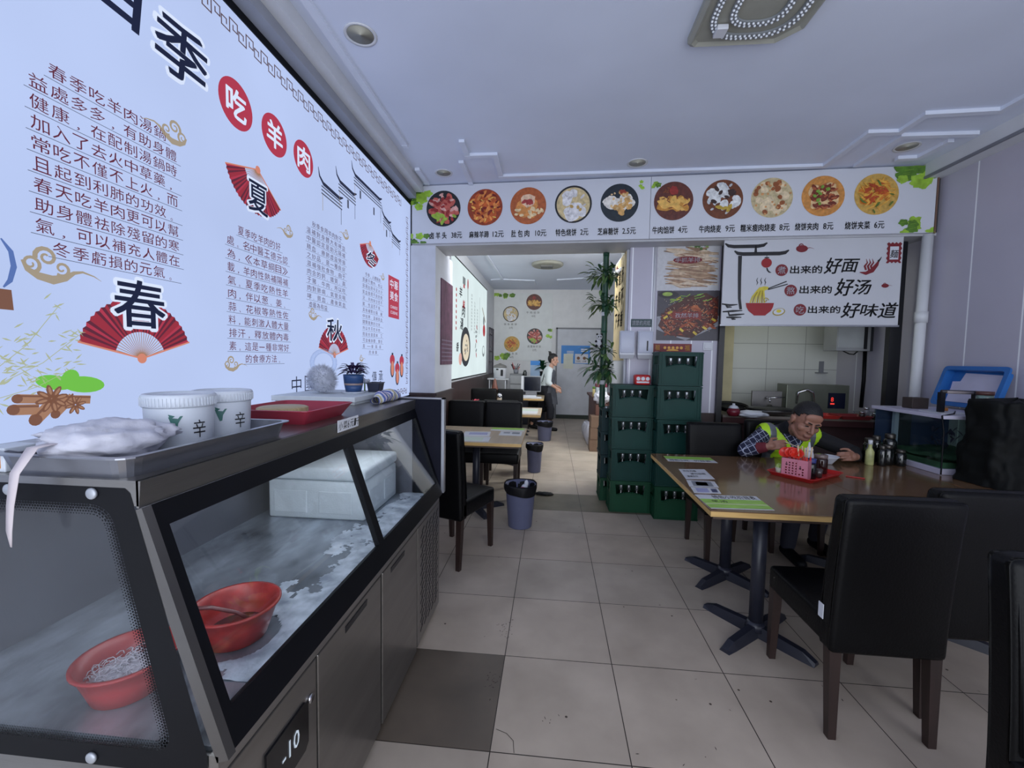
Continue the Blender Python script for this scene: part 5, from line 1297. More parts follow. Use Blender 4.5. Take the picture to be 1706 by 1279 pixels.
# ------------------------------------------------------------------ printed sheets on the tables
M_paperw = mat('sheet_white', (200, 202, 208), 0.35, n=0.04)
M_paperg = mat('menu_green', (150, 196, 84), 0.35, n=0.25, ns=12, stretch=(1, 6, 1))
def sheet(name, label, quad, bands, z=0.7502, cat='menu', txt=None):
    """quad: four corners; bands: (v0, v1, material) across it"""
    c = Vector((sum(p[0] for p in quad) / 4, sum(p[1] for p in quad) / 4, z))
    t = thing(name, label, cat, c)
    q = [Vector((p[0], p[1], z)) - c for p in quad]
    def P_(u, v): return (q[0] * (1 - u) + q[1] * u) * (1 - v) + (q[3] * (1 - u) + q[2] * u) * v
    b_ = MB(); up = Vector((0, 0, 0.0008))
    b_.hexa([q[3], q[2], q[1], q[0]], [p + up for p in (q[3], q[2], q[1], q[0])], M_paperw)
    rg = random.Random(len(label))
    for u0, u1, v0, v1, mt in bands: b_.add([P_(u0, v1) + up * 1.3, P_(u1, v1) + up * 1.3, P_(u1, v0) + up * 1.3, P_(u0, v0) + up * 1.3], [(0, 1, 2, 3)], mt)
    if txt:
        for s_, u0, u1, v0, v1 in txt:
            vs, fs = glyphs(s_, 0.01); ax = min(v[0] for v in vs); bx = max(v[0] for v in vs); ay = min(v[1] for v in vs); by = max(v[1] for v in vs)
            b_.add([P_(u0 + (u1 - u0) * (x - ax) / (bx - ax), v1 + (v0 - v1) * (y - ay) / (by - ay)) + up * 1.7 for x, y in vs], fs, M_ink)
    b_.build('sheet', M_paperw, t)
    return t
sheet('menu_sheet', 'green and white menu strip at the far left corner of the right table', [(0.90, 3.435), (1.255, 3.435), (1.25, 3.26), (0.89, 3.26)], [(0, 1, 0.02, 0.55, M_paperg)], txt=[('特色小吃', .05, .45, .6, .92), ('价目表', .55, .9, .62, .9)])
sheet('menu_sheet', 'white card with black writing on the left edge of the right table', [(0.90, 3.03), (1.08, 3.05), (1.06, 2.80), (0.872, 2.775)], [], txt=[('欢迎光临', .1, .6, .12, .3), ('请勿吸烟', .3, .85, .42, .58), ('谢谢合作', .12, .5, .66, .82)])
M_navyp = mat('print_navy', (60, 66, 100), 0.4); M_grayp = mat('print_grey', (120, 124, 132), 0.4)
sheet('notice_card', 'white card with a dark phone-shaped frame on the right table edge', [(0.868, 2.755), (1.036, 2.745), (1.015, 2.615), (0.843, 2.61)], [(.15, .85, .12, .9, M_grayp), (.28, .68, .25, .78, M_paperw)], cat='card')
sheet('notice_card', 'white and lilac card below the phone-framed card on the right table', [(0.845, 2.60), (1.002, 2.60), (0.982, 2.492), (0.83, 2.485)], [(.15, .6, .15, .85, mat('print_lilac', (150, 152, 190), 0.4)), (.7, .92, .2, .8, M_navyp)], cat='card')
sheet('menu_sheet', 'large green banded menu at the near left corner of the right table', [(0.822, 2.455), (1.16, 2.47), (1.15, 2.245), (0.833, 2.23)], [(0, 1, .32, .62, M_paperg), (0, 1, .70, .95, M_paperg), (0, 1, .62, .70, mat('menu_pale', (190, 206, 150), 0.35))], txt=[('特色小吃价目表', .25, .95, .03, .28), ('羊汤', .15, .4, .40, .56)])
sheet('menu_sheet', 'green menu at the far corner of the first left table', [(-0.62, 4.55), (-0.27, 4.55), (-0.27, 4.36), (-0.62, 4.36)], [(0, 1, .0, .6, M_paperg)])
sheet('notice_card', 'white card with dark marks near the aisle corner of the first left table', [(-0.50, 4.33), (-0.28, 4.33), (-0.28, 4.10), (-0.50, 4.10)], [(.15, .45, .2, .5, M_grayp), (.55, .9, .15, .6, M_grayp)], cat='card')
sheet('paper_sheet', 'white lilac-printed paper in the middle of the first left table', [(-0.86, 4.25), (-0.60, 4.28), (-0.58, 4.02), (-0.84, 4.0)], [(.2, .9, .2, .7, mat('print_lilac', ()))], cat='paper')
sheet('paper_sheet', 'pale green paper at the near edge of the first left table', [(-0.86, 3.99), (-0.56, 3.99), (-0.55, 3.76), (-0.86, 3.76)], [(.05, .8, .1, .9, mat('menu_faint', (186, 200, 186), 0.35))], cat='paper')
sheet('paper_sheet', 'pale green menu on the second left table', [(-0.44, 6.4), (-0.18, 6.4), (-0.18, 5.8), (-0.44, 5.8)], [(0, 1, .1, .5, mat('menu_faint', ()))], cat='menu')

# ------------------------------------------------------------------ beer crates with bottles
def crate_mesh(name, mt, w, d, h, parent, slot=True):
    T_ = 0.012
    b_ = MB()
    b_.box(-w / 2, w / 2, -d / 2, d / 2, 0.0, 0.012, mt)
    for sx in (-1, 1):
        x0, x1 = sorted((sx * w / 2, sx * (w / 2 - T_)))
        b_.box(x0, x1, -d / 2, d / 2, 0.012, h * 0.62, mt); b_.box(x0, x1, -d / 2, d / 2, h * 0.88, h, mt)
        b_.box(x0, x1, -d / 2, -d / 2 + .05, h * 0.62, h * .88, mt); b_.box(x0, x1, d / 2 - .05, d / 2, h * 0.62, h * .88, mt)
        for k in range(4):
            yy = -d / 2 + d * (k + .5) / 4; b_.box(min(x0, x1) - .004 if sx < 0 else x1, x0 if sx < 0 else x1 + .004, yy - .006, yy + .006, 0.01, h * 0.6, mt)
    b_.box(-w / 2, w / 2, d / 2 - T_, d / 2, 0.012, h, mt)
    # front with an arched hand opening
    F_ = frame((0, -d / 2 + T_, 0), (1, 0, 0), (0, 0, 1), (0, -1, 0))
    hw = w * 0.34; z0, z1 = h * 0.56, h * 0.88
    arc = [(-hw + 2 * hw * i / 12, z0 + h * 0.075 * math.sin(PI * i / 12)) for i in range(13)]
    b_.prism([(-w / 2, 0.012), (w / 2, 0.012), (w / 2, z0), (hw, z0)] + arc[::-1][1:] + [(-w / 2, z0)], 0, T_, mt, F_)
    b_.prism([(-w / 2, z0), (-hw, z0), (-hw - .012, z1), (-w / 2, z1)], 0, T_, mt, F_); b_.prism([(hw, z0), (w / 2, z0), (w / 2, z1), (hw + .012, z1)], 0, T_, mt, F_)
    b_.prism([(-w / 2, z1), (w / 2, z1), (w / 2, h), (-w / 2, h)], 0, T_, mt, F_)
    # raised rims, corner ribs and panel frame
    for za, zb_ in ((h - .016, h - .004), (0.004, 0.014)): b_.box(-w / 2 - .006, w / 2 + .006, -d / 2 - .006, d / 2 + .004, za, zb_, mt)
    for x in (-w / 2 + .004, w / 2 - .004, -w / 2 + .03, w / 2 - .03): b_.box(x - .005, x + .005, -d / 2 - .005, -d / 2, 0.012, h - .012, mt)
    pts = [(-w / 2 + .05, 0.03), (w / 2 - .05, 0.03), (w / 2 - .05, z0 - .02)] + [(x * 0.98, z - .016) for x, z in arc[::-1]] + [(-w / 2 + .05, z0 - .02), (-w / 2 + .05, 0.03)]
    F2 = frame((0, -d / 2, 0), (1, 0, 0), (0, 0, 1), (0, -1, 0))
    b_.segs(pts, 0.004, 0.0025, mt, F2)
    for (xa, za), (xb, zb_) in zip(arc, arc[1:]):
        b_.tube([(xa, -d / 2 - .002, za), (xb, -d / 2 - .002, zb_)], 0.005, 6, mt)
    return b_.build(name, mt, parent)
M_c1 = mat('crate_teal', (10, 58, 52), 0.5, n=0.1, ns=6, spec=0.3); M_c2 = mat('crate_green', (8, 66, 42), 0.5, n=0.1, ns=6, spec=0.3); M_c3 = mat('crate_blue_green', (14, 48, 52), 0.5, n=0.1, ns=6, spec=0.3)
M_bottle = mat('bottle_glass_dark', (12, 20, 16), 0.12, n=0.1, spec=0.8); M_cap = mat('bottle_cap', (190, 196, 200), 0.3, 0.8)
GC = 'beer crates stacked by the partition'
GB = 'beer bottles in the crates'
bt0 = None
def bottle(loc):
    global bt0
    if bt0 is None:
        bt0 = thing('beer_bottle', 'dark glass beer bottle with a metal cap standing in a green crate', 'bottle', loc, 0, GB)
        MB().lathe([(0.03, 0), (0.033, 0.006), (0.033, 0.135), (0.028, 0.165), (0.015, 0.20), (0.013, 0.225), (0.0145, 0.23), (0.0145, 0.236)], 16, M_bottle).build('glass', M_bottle, bt0)
        MB().lathe([(0.0165, 0.196), (0.0150, 0.225), (0.0165, 0.234), (0.0165, 0.243), (0.014, 0.248), (0, 0.248)], 14, M_cap).build('cap', M_cap, bt0)
        return bt0
    return dup(bt0, loc)
rank = ['bottom', 'second from the floor', 'third from the floor', 'fourth from the floor', 'topmost']
protos = {}
def stack(tag_, cx, cy, w, d, hs, mats_, lab, nb):
    z = 0.0; n = len(hs); js = random.Random(int(cx * 100))
    for i, h in enumerate(hs):
        x = cx + js.uniform(-.006, .006); rz = js.uniform(-.012, .012)
        nm = 'topmost' if i == n - 1 else rank[i]
        label = lab % nm
        t = thing('beer_crate', label, 'crate', (x, cy, z + 0.0005), rz, GC)
        crate_mesh('crate_shell', mats_[i], w, d, h - 0.003, t)
        for k in range(nb):
            if (i * 7 + k * 3) % 11 == 0 and nb > 3: continue
            px = -w / 2 + w * (k + 0.5 + (0.5 if nb == 3 else 0)) / (nb + (1 if nb == 3 else 0))
            bottle((x + px, cy - d / 2 + 0.055, z + 0.014))
        z += h
stack('A', 0.80, 4.35, 0.385, 0.25, [0.316] * 4, [M_c2, M_c1, M_c1, M_c1], 'dark green beer crate, %s of the stack of four in the middle', 5)
stack('B', 1.195, 4.205, 0.395, 0.25, [0.318] * 5, [M_c2, M_c1, M_c1, M_c1, M_c1], 'dark green beer crate, %s of the tall stack of five', 5)
stack('C', 0.645, 4.70, 0.20, 0.29, [0.248] * 4, [M_c2, M_c3, M_c3, M_c3], 'blue-green beer crate, %s of the narrow stack under the bamboo', 2)
t = thing('snack_pack', 'bright red and white wrapped pack on the middle crate stack', 'package', (0.89, 4.30, 1.264))
b = MB(); b.box(-0.075, 0.075, -0.06, 0.06, 0, 0.10, mat('pack_red', (190, 36, 40), 0.35, n=0.3, ns=14), 0.02, 3); b.build('pack', M_redp, t)
b = MB()
for k in range(3): b.disc(-0.045 + 0.045 * k, 0.062, 0.018, 0.0, M_print, M=frame((0, -0.0615, 0), (1, 0, 0), (0, 0, 1), (0, -1, 0)), n=14)
b.flat([(-0.06, 0.02), (0.06, 0.02), (0.06, 0.035), (-0.06, 0.035)], 0, M_print, frame((0, -0.0615, 0), (1, 0, 0), (0, 0, 1), (0, -1, 0)))
b.build('print', M_print, t)

# ------------------------------------------------------------------ artificial bamboo and its panda
t = thing('bamboo_plant', 'tall dark green artificial bamboo pole with leaf sprays on the crates', 'artificial plant', (0.555, 4.68, 0.993))
M_bam = mat('bamboo_green', (24, 66, 48), 0.45, n=0.2, ns=10); M_bl = mat('bamboo_leaf', (36, 74, 44), 0.5, n=0.35, ns=18); M_bl2 = mat('bamboo_leaf_light', (92, 122, 70), 0.5, n=0.3, ns=18)
b = MB(); z = 0
while z < 1.64:
    L = min(0.27, 1.645 - z)
    b.lathe([(0.034, z), (0.032, z + 0.02), (0.031, z + L - .02), (0.034, z + L)], 16, M_bam); z += L
b.lathe([(0.035, 0.245), (0.035, 0.29)], 16, M_pwhite); b.lathe([(0.035, 0.98), (0.035, 1.02)], 16, M_pwhite)
b.build('pole', M_bam, t)
rg = random.Random(31)
for zc, n in ((1.42, 90), (1.10, 80), (0.60, 40), (0.40, 110)):
    b = MB()
    for k in range(n):
        a = rg.uniform(0, 6.283); e = rg.uniform(-0.5, 0.7); r0 = rg.uniform(0.03, 0.19)
        d = Vector((math.cos(a) * math.cos(e), 0.8 * math.sin(a) * math.cos(e), math.sin(e)))
        p = Vector((0, 0, zc)) + Vector((d.x, d.y, d.z * 0.8)) * r0
        if zc and p.x > 0.05 and p.y > -0.10: p.x = 0.05 + 0.3 * (p.x - 0.05); d.x = min(d.x, 0.1)
        leaf(b, p, d + Vector((rg.uniform(-.7, .7 if p.x < .03 else 0), rg.uniform(-.7, .7), rg.uniform(-.6, .35))), rg.uniform(0.08, 0.14), rg.uniform(0.026, 0.042), M_bl if rg.random() < .6 else M_bl2, 0.3)
    for k in range(9):
        a = rg.uniform(0, 6.283); e = rg.uniform(-0.2, 0.6); d = Vector((math.cos(a), math.sin(a), math.tan(e))).normalized()
        b.tube([Vector((0, 0, zc)) + d * 0.025, Vector((0, 0, zc)) + d * 0.13], 0.0025, 5, M_bam)
    b.build('leaf_spray', M_bl, t)
t = thing('panda_toy', 'tiny black and white plush panda clinging to the bamboo pole', 'toy', (0.50, 4.655, 1.68))
b = MB(); M_pb = mat('plush_black', (16, 16, 18), 0.9); M_pw = mat('plush_white', (190, 190, 194), 0.9)
b.ball((0, 0, 0.0), (0.032, 0.03, 0.045), M_pw, nu=12, nv=8); b.ball((0.005, -0.005, 0.065), 0.032, M_pw, nu=12, nv=8)
for sx in (-1, 1):
    b.ball((sx * 0.024 + .005, 0, 0.095), 0.011, M_pb, nu=8, nv=6); b.ball((sx * 0.012 + .005, -0.034, 0.068), 0.007, M_pb, nu=8, nv=6)
    b.ball((sx * 0.03, -0.012, 0.02), (0.013, 0.018, 0.013), M_pb, nu=8, nv=6); b.ball((sx * 0.026, -0.015, -0.03), (0.016, 0.02, 0.016), M_pb, nu=8, nv=6)
b.build('plush_body', M_pw, t)

# ------------------------------------------------------------------ waste bins
M_bin = mat('grey_blue_bin', (92, 96, 124), 0.5, n=0.06); M_liner = mat('black_liner', (12, 12, 16), 0.55, n=0.1, bump=0.4, bs=18, spec=0.25)
def bin_(label, x, y, h, r0, r1, litter, mb=M_bin):
    t = thing('waste_bin', label, 'bin', (x, y, 0), 0, 'bins with black liners')
    MB().lathe([(r0, 0), (r0 + .003, .005), (r1, h - .01), (r1 + .004, h), (r1 - .004, h), (r0 - .004, .01), (0, .01)], 28, mb).build('bin_body', mb, t)
    b_ = MB()
    def fn(u, v):
        a = 2 * PI * u; wv = 0.012 * math.sin(2 * a + 1) + 0.006 * math.sin(3 * a)
        prof = [(r1 - .02, h - .12), (r1 - .008, h - .02), (r1 + .010, h + .008), (r1 + .012, h - .03), (r1 + .008 , h - .075 + wv * 1.5)]
        k = v * 4; i = min(3, int(k)); f_ = k - i
        r = prof[i][0] * (1 - f_) + prof[i + 1][0] * f_; zz = prof[i][1] * (1 - f_) + prof[i + 1][1] * f_
        return ((r + 0.004 * math.sin(7 * a + v * 5)) * math.cos(a), (r + 0.004 * math.sin(7 * a + v * 5)) * math.sin(a), zz + wv * 0.25)
    b_.grid(fn, 40, 8, M_liner, wrapu=True); b_.lathe([(r1 - .02, h - .12), (0, h - .13)], 20, M_liner)
    b_.build('liner', M_liner, t)
    if litter:
        w_ = thing('food_wrapper', 'pink and white food wrapper on the liner of the nearest bin', 'wrapper', (x, y, h - .085))
        q = MB(); q.ball((0.02, -0.03, 0.04), (0.035, 0.03, 0.022), mat('pink_wrap', (206, 110, 140), 0.4, n=0.4, ns=25), nu=12, nv=8, fn=lambda d: 1 + .3 * noise.noise(d * 3)); q.ball((0.05, 0.01, 0.075), (0.02, 0.022, 0.04), M_print, nu=10, nv=8, fn=lambda d: 1 + .3 * noise.noise(d * 4)); q.ball((0.035, -0.0, 0.05), (0.03, 0.03, 0.03), M_print, nu=10, nv=8)
        q.build('wrapper', M_print, w_)
    return t
bin_('grey bin with a black liner and litter, beside the first left table', -0.252, 3.755, 0.385, 0.103, 0.135, True)
bin_('grey bin with a black liner beside the second left table', -0.20, 5.62, 0.375, 0.082, 0.105, False)
bin_('grey bin with a black liner at the feet of the standing woman', -0.10, 7.85, 0.35, 0.115, 0.14, False)
bin_('dark blue bin in the shade under the second front chair', 1.86, 2.50, 0.30, 0.11, 0.14, False, mat('navy_bin', (36, 50, 90), 0.5))
t = thing('dropped_rag', 'black rag lying on the floor tiles behind the nearest bin', 'rag', (-0.05, 4.66, 0.0015))
MB().ball((0, 0, 0.012), (0.10, 0.05, 0.012), M_liner, nu=24, nv=10, fn=lambda d: 1 + 0.5 * noise.noise(d * 3)).build('rag', M_liner, t)

# ------------------------------------------------------------------ ceiling fittings
M_lampb = mat('lamp_tray', (150, 150, 140), 0.5, n=0.06, ns=9); M_led = mat('led_lens', (226, 230, 236), 0.2, n=0.05); M_strip = mat('led_strip_board', (130, 134, 138), 0.5)
def ceiling_lamp(label, cx, cy, s, rot):
    t = thing('ceiling_lamp', label, 'ceiling lamp', (cx, cy, 3.25), rot)
    h = s / 2; c = s * 0.17
    oct_ = [(-h + c, -h), (h - c, -h), (h, -h + c), (h, h - c), (h - c, h), (-h + c * .25, h), (-h, h - c * .25), (-h, -h + c)]
    b_ = MB(); b_.prism(oct_, -0.03, 0, M_lampb); q = [(x * .94, y * .94) for x, y in oct_]; q2 = [(x * .88, y * .88) for x, y in oct_]
    n = len(oct_)
    for A_, B_, za, zb_ in ((oct_, q, -0.03, -0.045), (q, q2, -0.045, -0.032)):
        b_.add([(x, y, za) for x, y in A_] + [(x, y, zb_) for x, y in B_], [(i, (i + 1) % n, n + (i + 1) % n, n + i) for i in range(n)], M_lampb)
    b_.add([(x, y, -0.032) for x, y in q2], [tuple(range(n - 1, -1, -1))], M_lampb)
    b_.build('tray', M_lampb, t)
    for ri, rr in enumerate((h * 0.74, h * 0.44)):
        path = rpoly([(-rr, -rr), (rr, -rr), (rr, rr), (-rr, rr)], rr * 0.85, 10)
        b_ = MB(); pts = [(x, y, -0.046) for x, y in path]; pts.append(pts[0])
        w_ = s * 0.06; v = []; f = []
        for i, p in enumerate(pts):
            k = 1 - w_ / 2 / rr; k2 = 1 + w_ / 2 / rr; v += [(p[0] * k, p[1] * k, -0.044), (p[0] * k2, p[1] * k2, -0.044), (p[0] * k2, p[1] * k2, -0.034), (p[0] * k, p[1] * k, -0.034)]
        for i in range(len(pts) - 1):
            for k in range(4): f.append((4 * i + k, 4 * i + (k + 1) % 4, 4 * i + 4 + (k + 1) % 4, 4 * i + 4 + k))
        b_.add(v, f, M_strip); st = b_.build('led_ring', M_strip, t)
        b_ = MB(); L = 0; acc = 0
        tot = sum((Vector(pts[i + 1]) - Vector(pts[i])).length for i in range(len(pts) - 1)); nl = int(tot / 0.024)
        for row in (-1, 1):
            for j in range(nl):
                dgoal = tot * (j + (0.25 if row > 0 else 0.75)) / nl; a_ = 0
                for i in range(len(pts) - 1):
                    sl = (Vector(pts[i + 1]) - Vector(pts[i])).length
                    if a_ + sl >= dgoal:
                        p = Vector(pts[i]).lerp(Vector(pts[i + 1]), (dgoal - a_) / sl); break
                    a_ += sl
                k = 1 + row * w_ * 0.24 / rr
                b_.ball((p.x * k, p.y * k, -0.046), (0.0065, 0.0065, 0.006), M_led, nu=8, nv=5)
        b_.build('led_lenses', M_led, st)
    b_ = MB(); b_.box(-h * .62, -h * .42, h * .42, h * .66, -0.062, -0.036, M_pwhite, 0.004); b_.build('driver', M_pwhite, t)
    return t
ceiling_lamp('uncovered square LED ceiling lamp with two bead rings', 0.975, 2.235, 0.56, 0.0)
t = thing('ceiling_lamp', 'round pale ceiling lamp in the back room', 'ceiling lamp', (-0.115, 7.95, 3.25))
MB().lathe([(0.29, 0), (0.29, -0.035), (0.26, -0.055), (0.22, -0.045), (0.18, -0.05), (0, -0.05)], 40, M_lampb).build('tray', M_lampb, t)
MB().box(-0.12, 0.10, -0.10, 0.10, -0.075, -0.05, mat('dark_plate', (90, 92, 92), 0.5)).build('plate', M_lampb, t)
def downlight(label, x, y, r=0.075):
    t = thing('downlight', label, 'downlight', (x, y, 3.25), 0, 'recessed ceiling downlights')
    MB().lathe([(r + .014, 0), (r + .012, -0.006), (r, -0.004), (r - .004, -0.001)], 28, M_trimw).build('trim_ring', M_trimw, t)
    MB().lathe([(r - .004, -0.002), (r * .7, -0.0012), (0, -0.001)], 28, mat('frosted_lens', (186, 184, 170), 0.5)).build('lens', M_trimw, t)
downlight('round recessed downlight above the light box', -1.078, 2.345)
downlight('round recessed downlight near the left end of the menu banner', -1.06, 4.08, 0.07)
downlight('round recessed downlight above the middle of the menu banner', 0.718, 3.97, 0.075)
downlight('round recessed downlight inside the key pattern at the right end', 2.80, 3.80, 0.075)

# ------------------------------------------------------------------ kitchen behind the hatch
t = thing('service_counter', 'dark brown kitchen counter behind the hatch', 'counter', (2.55, 4.7, 0))
b = MB(Matrix.Translation((-2.55, -4.7, 0))); F = FW(-0.2)
M_cnt = mat('counter_wood', (54, 34, 36), 0.4, n=0.2, ns=4, stretch=(0.6, 6, 6))
b.box(3.17, 4.615, 0, 0.90, -0.55, -0.06, M_cnt, M=F).box(3.17, 4.74, 0.90, 0.955, -0.58, 0.02, mat('counter_edge', (66, 38, 40), 0.35), M=F)
b.build('cabinet', M_cnt, t)
MB(Matrix.Translation((-2.55, -4.7, 0))).box(3.17, 4.74, 0.955, 0.98, -0.58, 0.02, mat('worktop_grey', (120, 112, 104), 0.3), M=F).build('worktop', M_steel, t)
def at(s, z, off): return fw(s, z, off)
def kthing(name, label, cat, s, off, z=0.98, rz=BA): return thing(name, label, cat, at(s, z, off), rz)
t = kthing('steel_wok', 'wide steel pan with a dark lid on the kitchen counter', 'pan', 3.66, -0.33)
MB().lathe([(0.10, 0), (0.19, 0.02), (0.22, 0.05), (0.225, 0.055), (0.2, 0.05), (0.0, 0.03)], 36, M_steel).build('pan_body', M_steel, t)
MB().lathe([(0.21, 0.056), (0.2, 0.066), (0.12, 0.08), (0.03, 0.086), (0.02, 0.10), (0, 0.10)], 36, mat('dark_lid', (40, 40, 42), 0.35, 0.5)).build('lid', M_steel, t)
t = kthing('sink_splashback', 'low steel sink back with a thin tap behind the wok', 'sink', 3.76, -0.62)
MB().box(-0.16, 0.14, -0.015, 0.015, 0, 0.22, M_steeld, 0.004).box(-0.16, 0.14, 0.0, 0.10, 0.0, 0.02, M_steeld).build('panel', M_steeld, t)
b = MB(); b.tube([(-0.02, -0.015, 0.14), (-0.02, -0.06, 0.15), (-0.02, -0.10, 0.14), (-0.02, -0.11, 0.11)], 0.009, 8, M_chrome); b.tube([(-0.02, -0.05, 0.15), (0.15, -0.05, 0.16)], 0.007, 8, M_chrome); b.build('tap', M_chrome, t)
t = kthing('induction_cooker', 'olive-grey cooker cabinet with a red digital display', 'cooker', 4.22, -0.62)
MB().box(-0.30, 0.30, -0.06, 0.16, 0, 0.30, mat('olive_steel', (112, 116, 104), 0.35, 0.6), 0.006).build('cabinet', M_steel, t)
b = MB(); b.box(0.10, 0.26, -0.068, -0.06, 0.06, 0.22, mat('display_navy', (20, 24, 44), 0.2)); KF = frame((0, -0.069, 0), (1, 0, 0), (0, 0, 1), (0, -1, 0)); b.text('8', 0.125, 0.13, 0.15, 0.175, 0, lit('led_red', (240, 60, 50), 1.0), KF, 0.02); b.flat([(0.12, 0.10), (0.16, 0.10), (0.16, 0.115), (0.12, 0.115)], 0, lit('led_red', ()), KF); b.build('display', M_black, t)
b = MB(); b.tube([(-0.2, -0.06, 0.10), (-0.2, -0.09, 0.22), (-0.12, -0.10, 0.25), (-0.06, -0.10, 0.22), (-0.05, -0.10, 0.12)], 0.010, 8, M_chrome); b.build('swing_tap', M_chrome, t)
for i, (s_, lab, w_) in enumerate(((4.06, 'flat red plastic tray behind the head of the eating man', 0.26), (4.34, 'flat dark red tray at the right of the kitchen counter', 0.24))):
    t = kthing('red_tray', lab, 'tray', s_, -0.22)
    m_ = mat('tray_red_%d' % i, ((170, 44, 40), (120, 34, 36))[i], 0.4, n=0.1)
    tray(w_, 0.2, 0.03, 0.02, m_, 0.003, 0.004, 0.02).build('tray_body', m_, t)
t = kthing('spice_pot', 'small dark red pot with a white knobbed lid on the counter end', 'pot', 3.245, -0.12)
MB().lathe([(0.045, 0), (0.06, 0.03), (0.06, 0.05), (0.045, 0.075)], 22, mat('pot_maroon', (110, 30, 44), 0.25)).build('pot_body', M_redp, t); MB().lathe([(0.048, 0.075), (0.035, 0.095), (0.012, 0.105), (0.012, 0.12), (0, 0.122)], 18, M_print).build('lid', M_print, t)
t = kthing('dish_cloth', 'crumpled white dish cloth beside the maroon pot', 'cloth', 3.42, -0.14)
MB().ball((0, 0, 0.02), (0.14, 0.07, 0.035), M_print, nu=28, nv=14, fn=lambda d: 1 + .35 * noise.noise(d * 2.5)).build('cloth', M_print, t)
t = kthing('black_pan', 'shallow black pan tilted behind the maroon pot', 'pan', 3.33, -0.42)
MB(TR((0, 0, 0.03), 0, R(10))).lathe([(0.12, 0), (0.15, 0.05), (0.155, 0.05), (0.12, 0.01), (0, 0.01)], 28, M_blackm).tube([(-0.15, 0, 0.05), (-0.30, 0.0, 0.08)], 0.011, 8, M_blackm).build('pan', M_blackm, t)
for k in range(4):
    t = kthing('sauce_jar', ['squat glass jar with a steel lid, nearest the cooker', 'tall narrow steel shaker among the counter jars', 'small dark jar between the shaker and the rack', 'short clear jar at the hatch corner'][k], 'jar', 4.43 + 0.055 * k, -0.20 - 0.03 * (k % 2))
    h = (0.07, 0.11, 0.06, 0.05)[k]
    MB().lathe([(0.022, 0), (0.024, h * .7), (0.018, h * .8)], 14, mat('jar_%d' % (k % 2), ((60, 50, 46), (120, 120, 124))[k % 2], 0.2)).build('jar_body', M_gray, t); MB().lathe([(0.02, h * .8), (0.02, h), (0, h)], 14, M_chrome).build('lid', M_chrome, t)
t = kthing('dish_rack', 'small grey wire rack at the right end of the counter', 'rack', 4.585, -0.33)
b = MB()
for k in range(9): b.tube([(-0.10 + 0.025 * k, -0.08, 0.05), (-0.10 + 0.025 * k, 0.08, 0.05)], 0.003, 5, M_gray)
for y in (-.08, .08): b.tube([(-0.11, y, 0.05), (0.11, y, 0.05)], 0.004, 5, M_gray)
for x in (-.1, .1):
    for y in (-.08, .08): b.tube([(x, y, 0), (x, y, 0.05)], 0.004, 5, M_gray)
b.build('wires', M_gray, t)
t = thing('electric_box', 'grey metal switch cabinet hung under the noodle sign', 'cabinet', (3.15, 4.86, 1.64))
b = MB(); b.box(-0.19, 0.14, -0.10, 0.12, 0, 0.62, mat('box_grey', (150, 152, 156), 0.5), 0.004).box(0.146, 0.2, -0.05, 0.12, 0.0, 0.62, mat('box_dark', (50, 52, 58), 0.5)); b.build('case', M_gray, t)
MB().box(-0.18, 0.07, -0.108, -0.10, 0.03, 0.6, mat('box_pane', (166, 170, 172), 0.25), 0.002).build('door', M_gray, t); MB().box(0.075, 0.105, -0.106, -0.10, 0.02, 0.6, M_black).build('dark_gap', M_black, t)
b = MB(); b.tube([(-0.06, 0.0, 0.0), (-0.01, -0.02, -0.03), (0.05, 0, -0.035), (0.10, 0.02, 0.0)], 0.006, 6, M_blackm); b.tube([(0.16, 0.0, 0.0), (0.165, 0.0, -0.3), (0.17, 0.02, -0.6)], 0.018, 8, M_blackm); b.build('cables', M_black, t)
t = thing('wall_bracket', 'small grey bracket on the kitchen tiles below the switch cabinet', 'bracket', (3.17, 5.36, 1.40))
b = MB(); b.box(-0.02, 0.03, -0.012, 0, 0.0, 0.13, M_gray).box(-0.06, 0.05, -0.06, 0, -0.01, 0, M_gray); b.build('bracket', M_gray, t)
# white drain pipe up the right wall
t = thing('drain_pipe', 'white drain pipe rising up the right wall by the hatch', 'pipe', (3.285, 4.19, 0))
b = MB(); b.cyl((0, 0, 0), (0, -0.034, 2.655), 0.04, n=18, mt=M_trimw); b.build('pipe', M_trimw, t)
for z in (1.05, 1.88): MB().cyl((0, -0.013 * z, z), (0, -0.013 * (z + .1), z + 0.1), 0.048, n=18, mt=M_trimw).build('collar', M_trimw, t)
t = thing('beam_pipe', 'white elbow pipe under the beam behind the left dispenser', 'pipe', (0.86, 4.66, 2.0))
b = MB(); b.tube([(0.05, -0.07, 0.64), (0.0, -0.06, 0.60), (-0.045, -0.02, 0.52), (-0.16, 0.75, 0.52)], 0.032, 12, M_trimw); b.build('pipe', M_trimw, t)

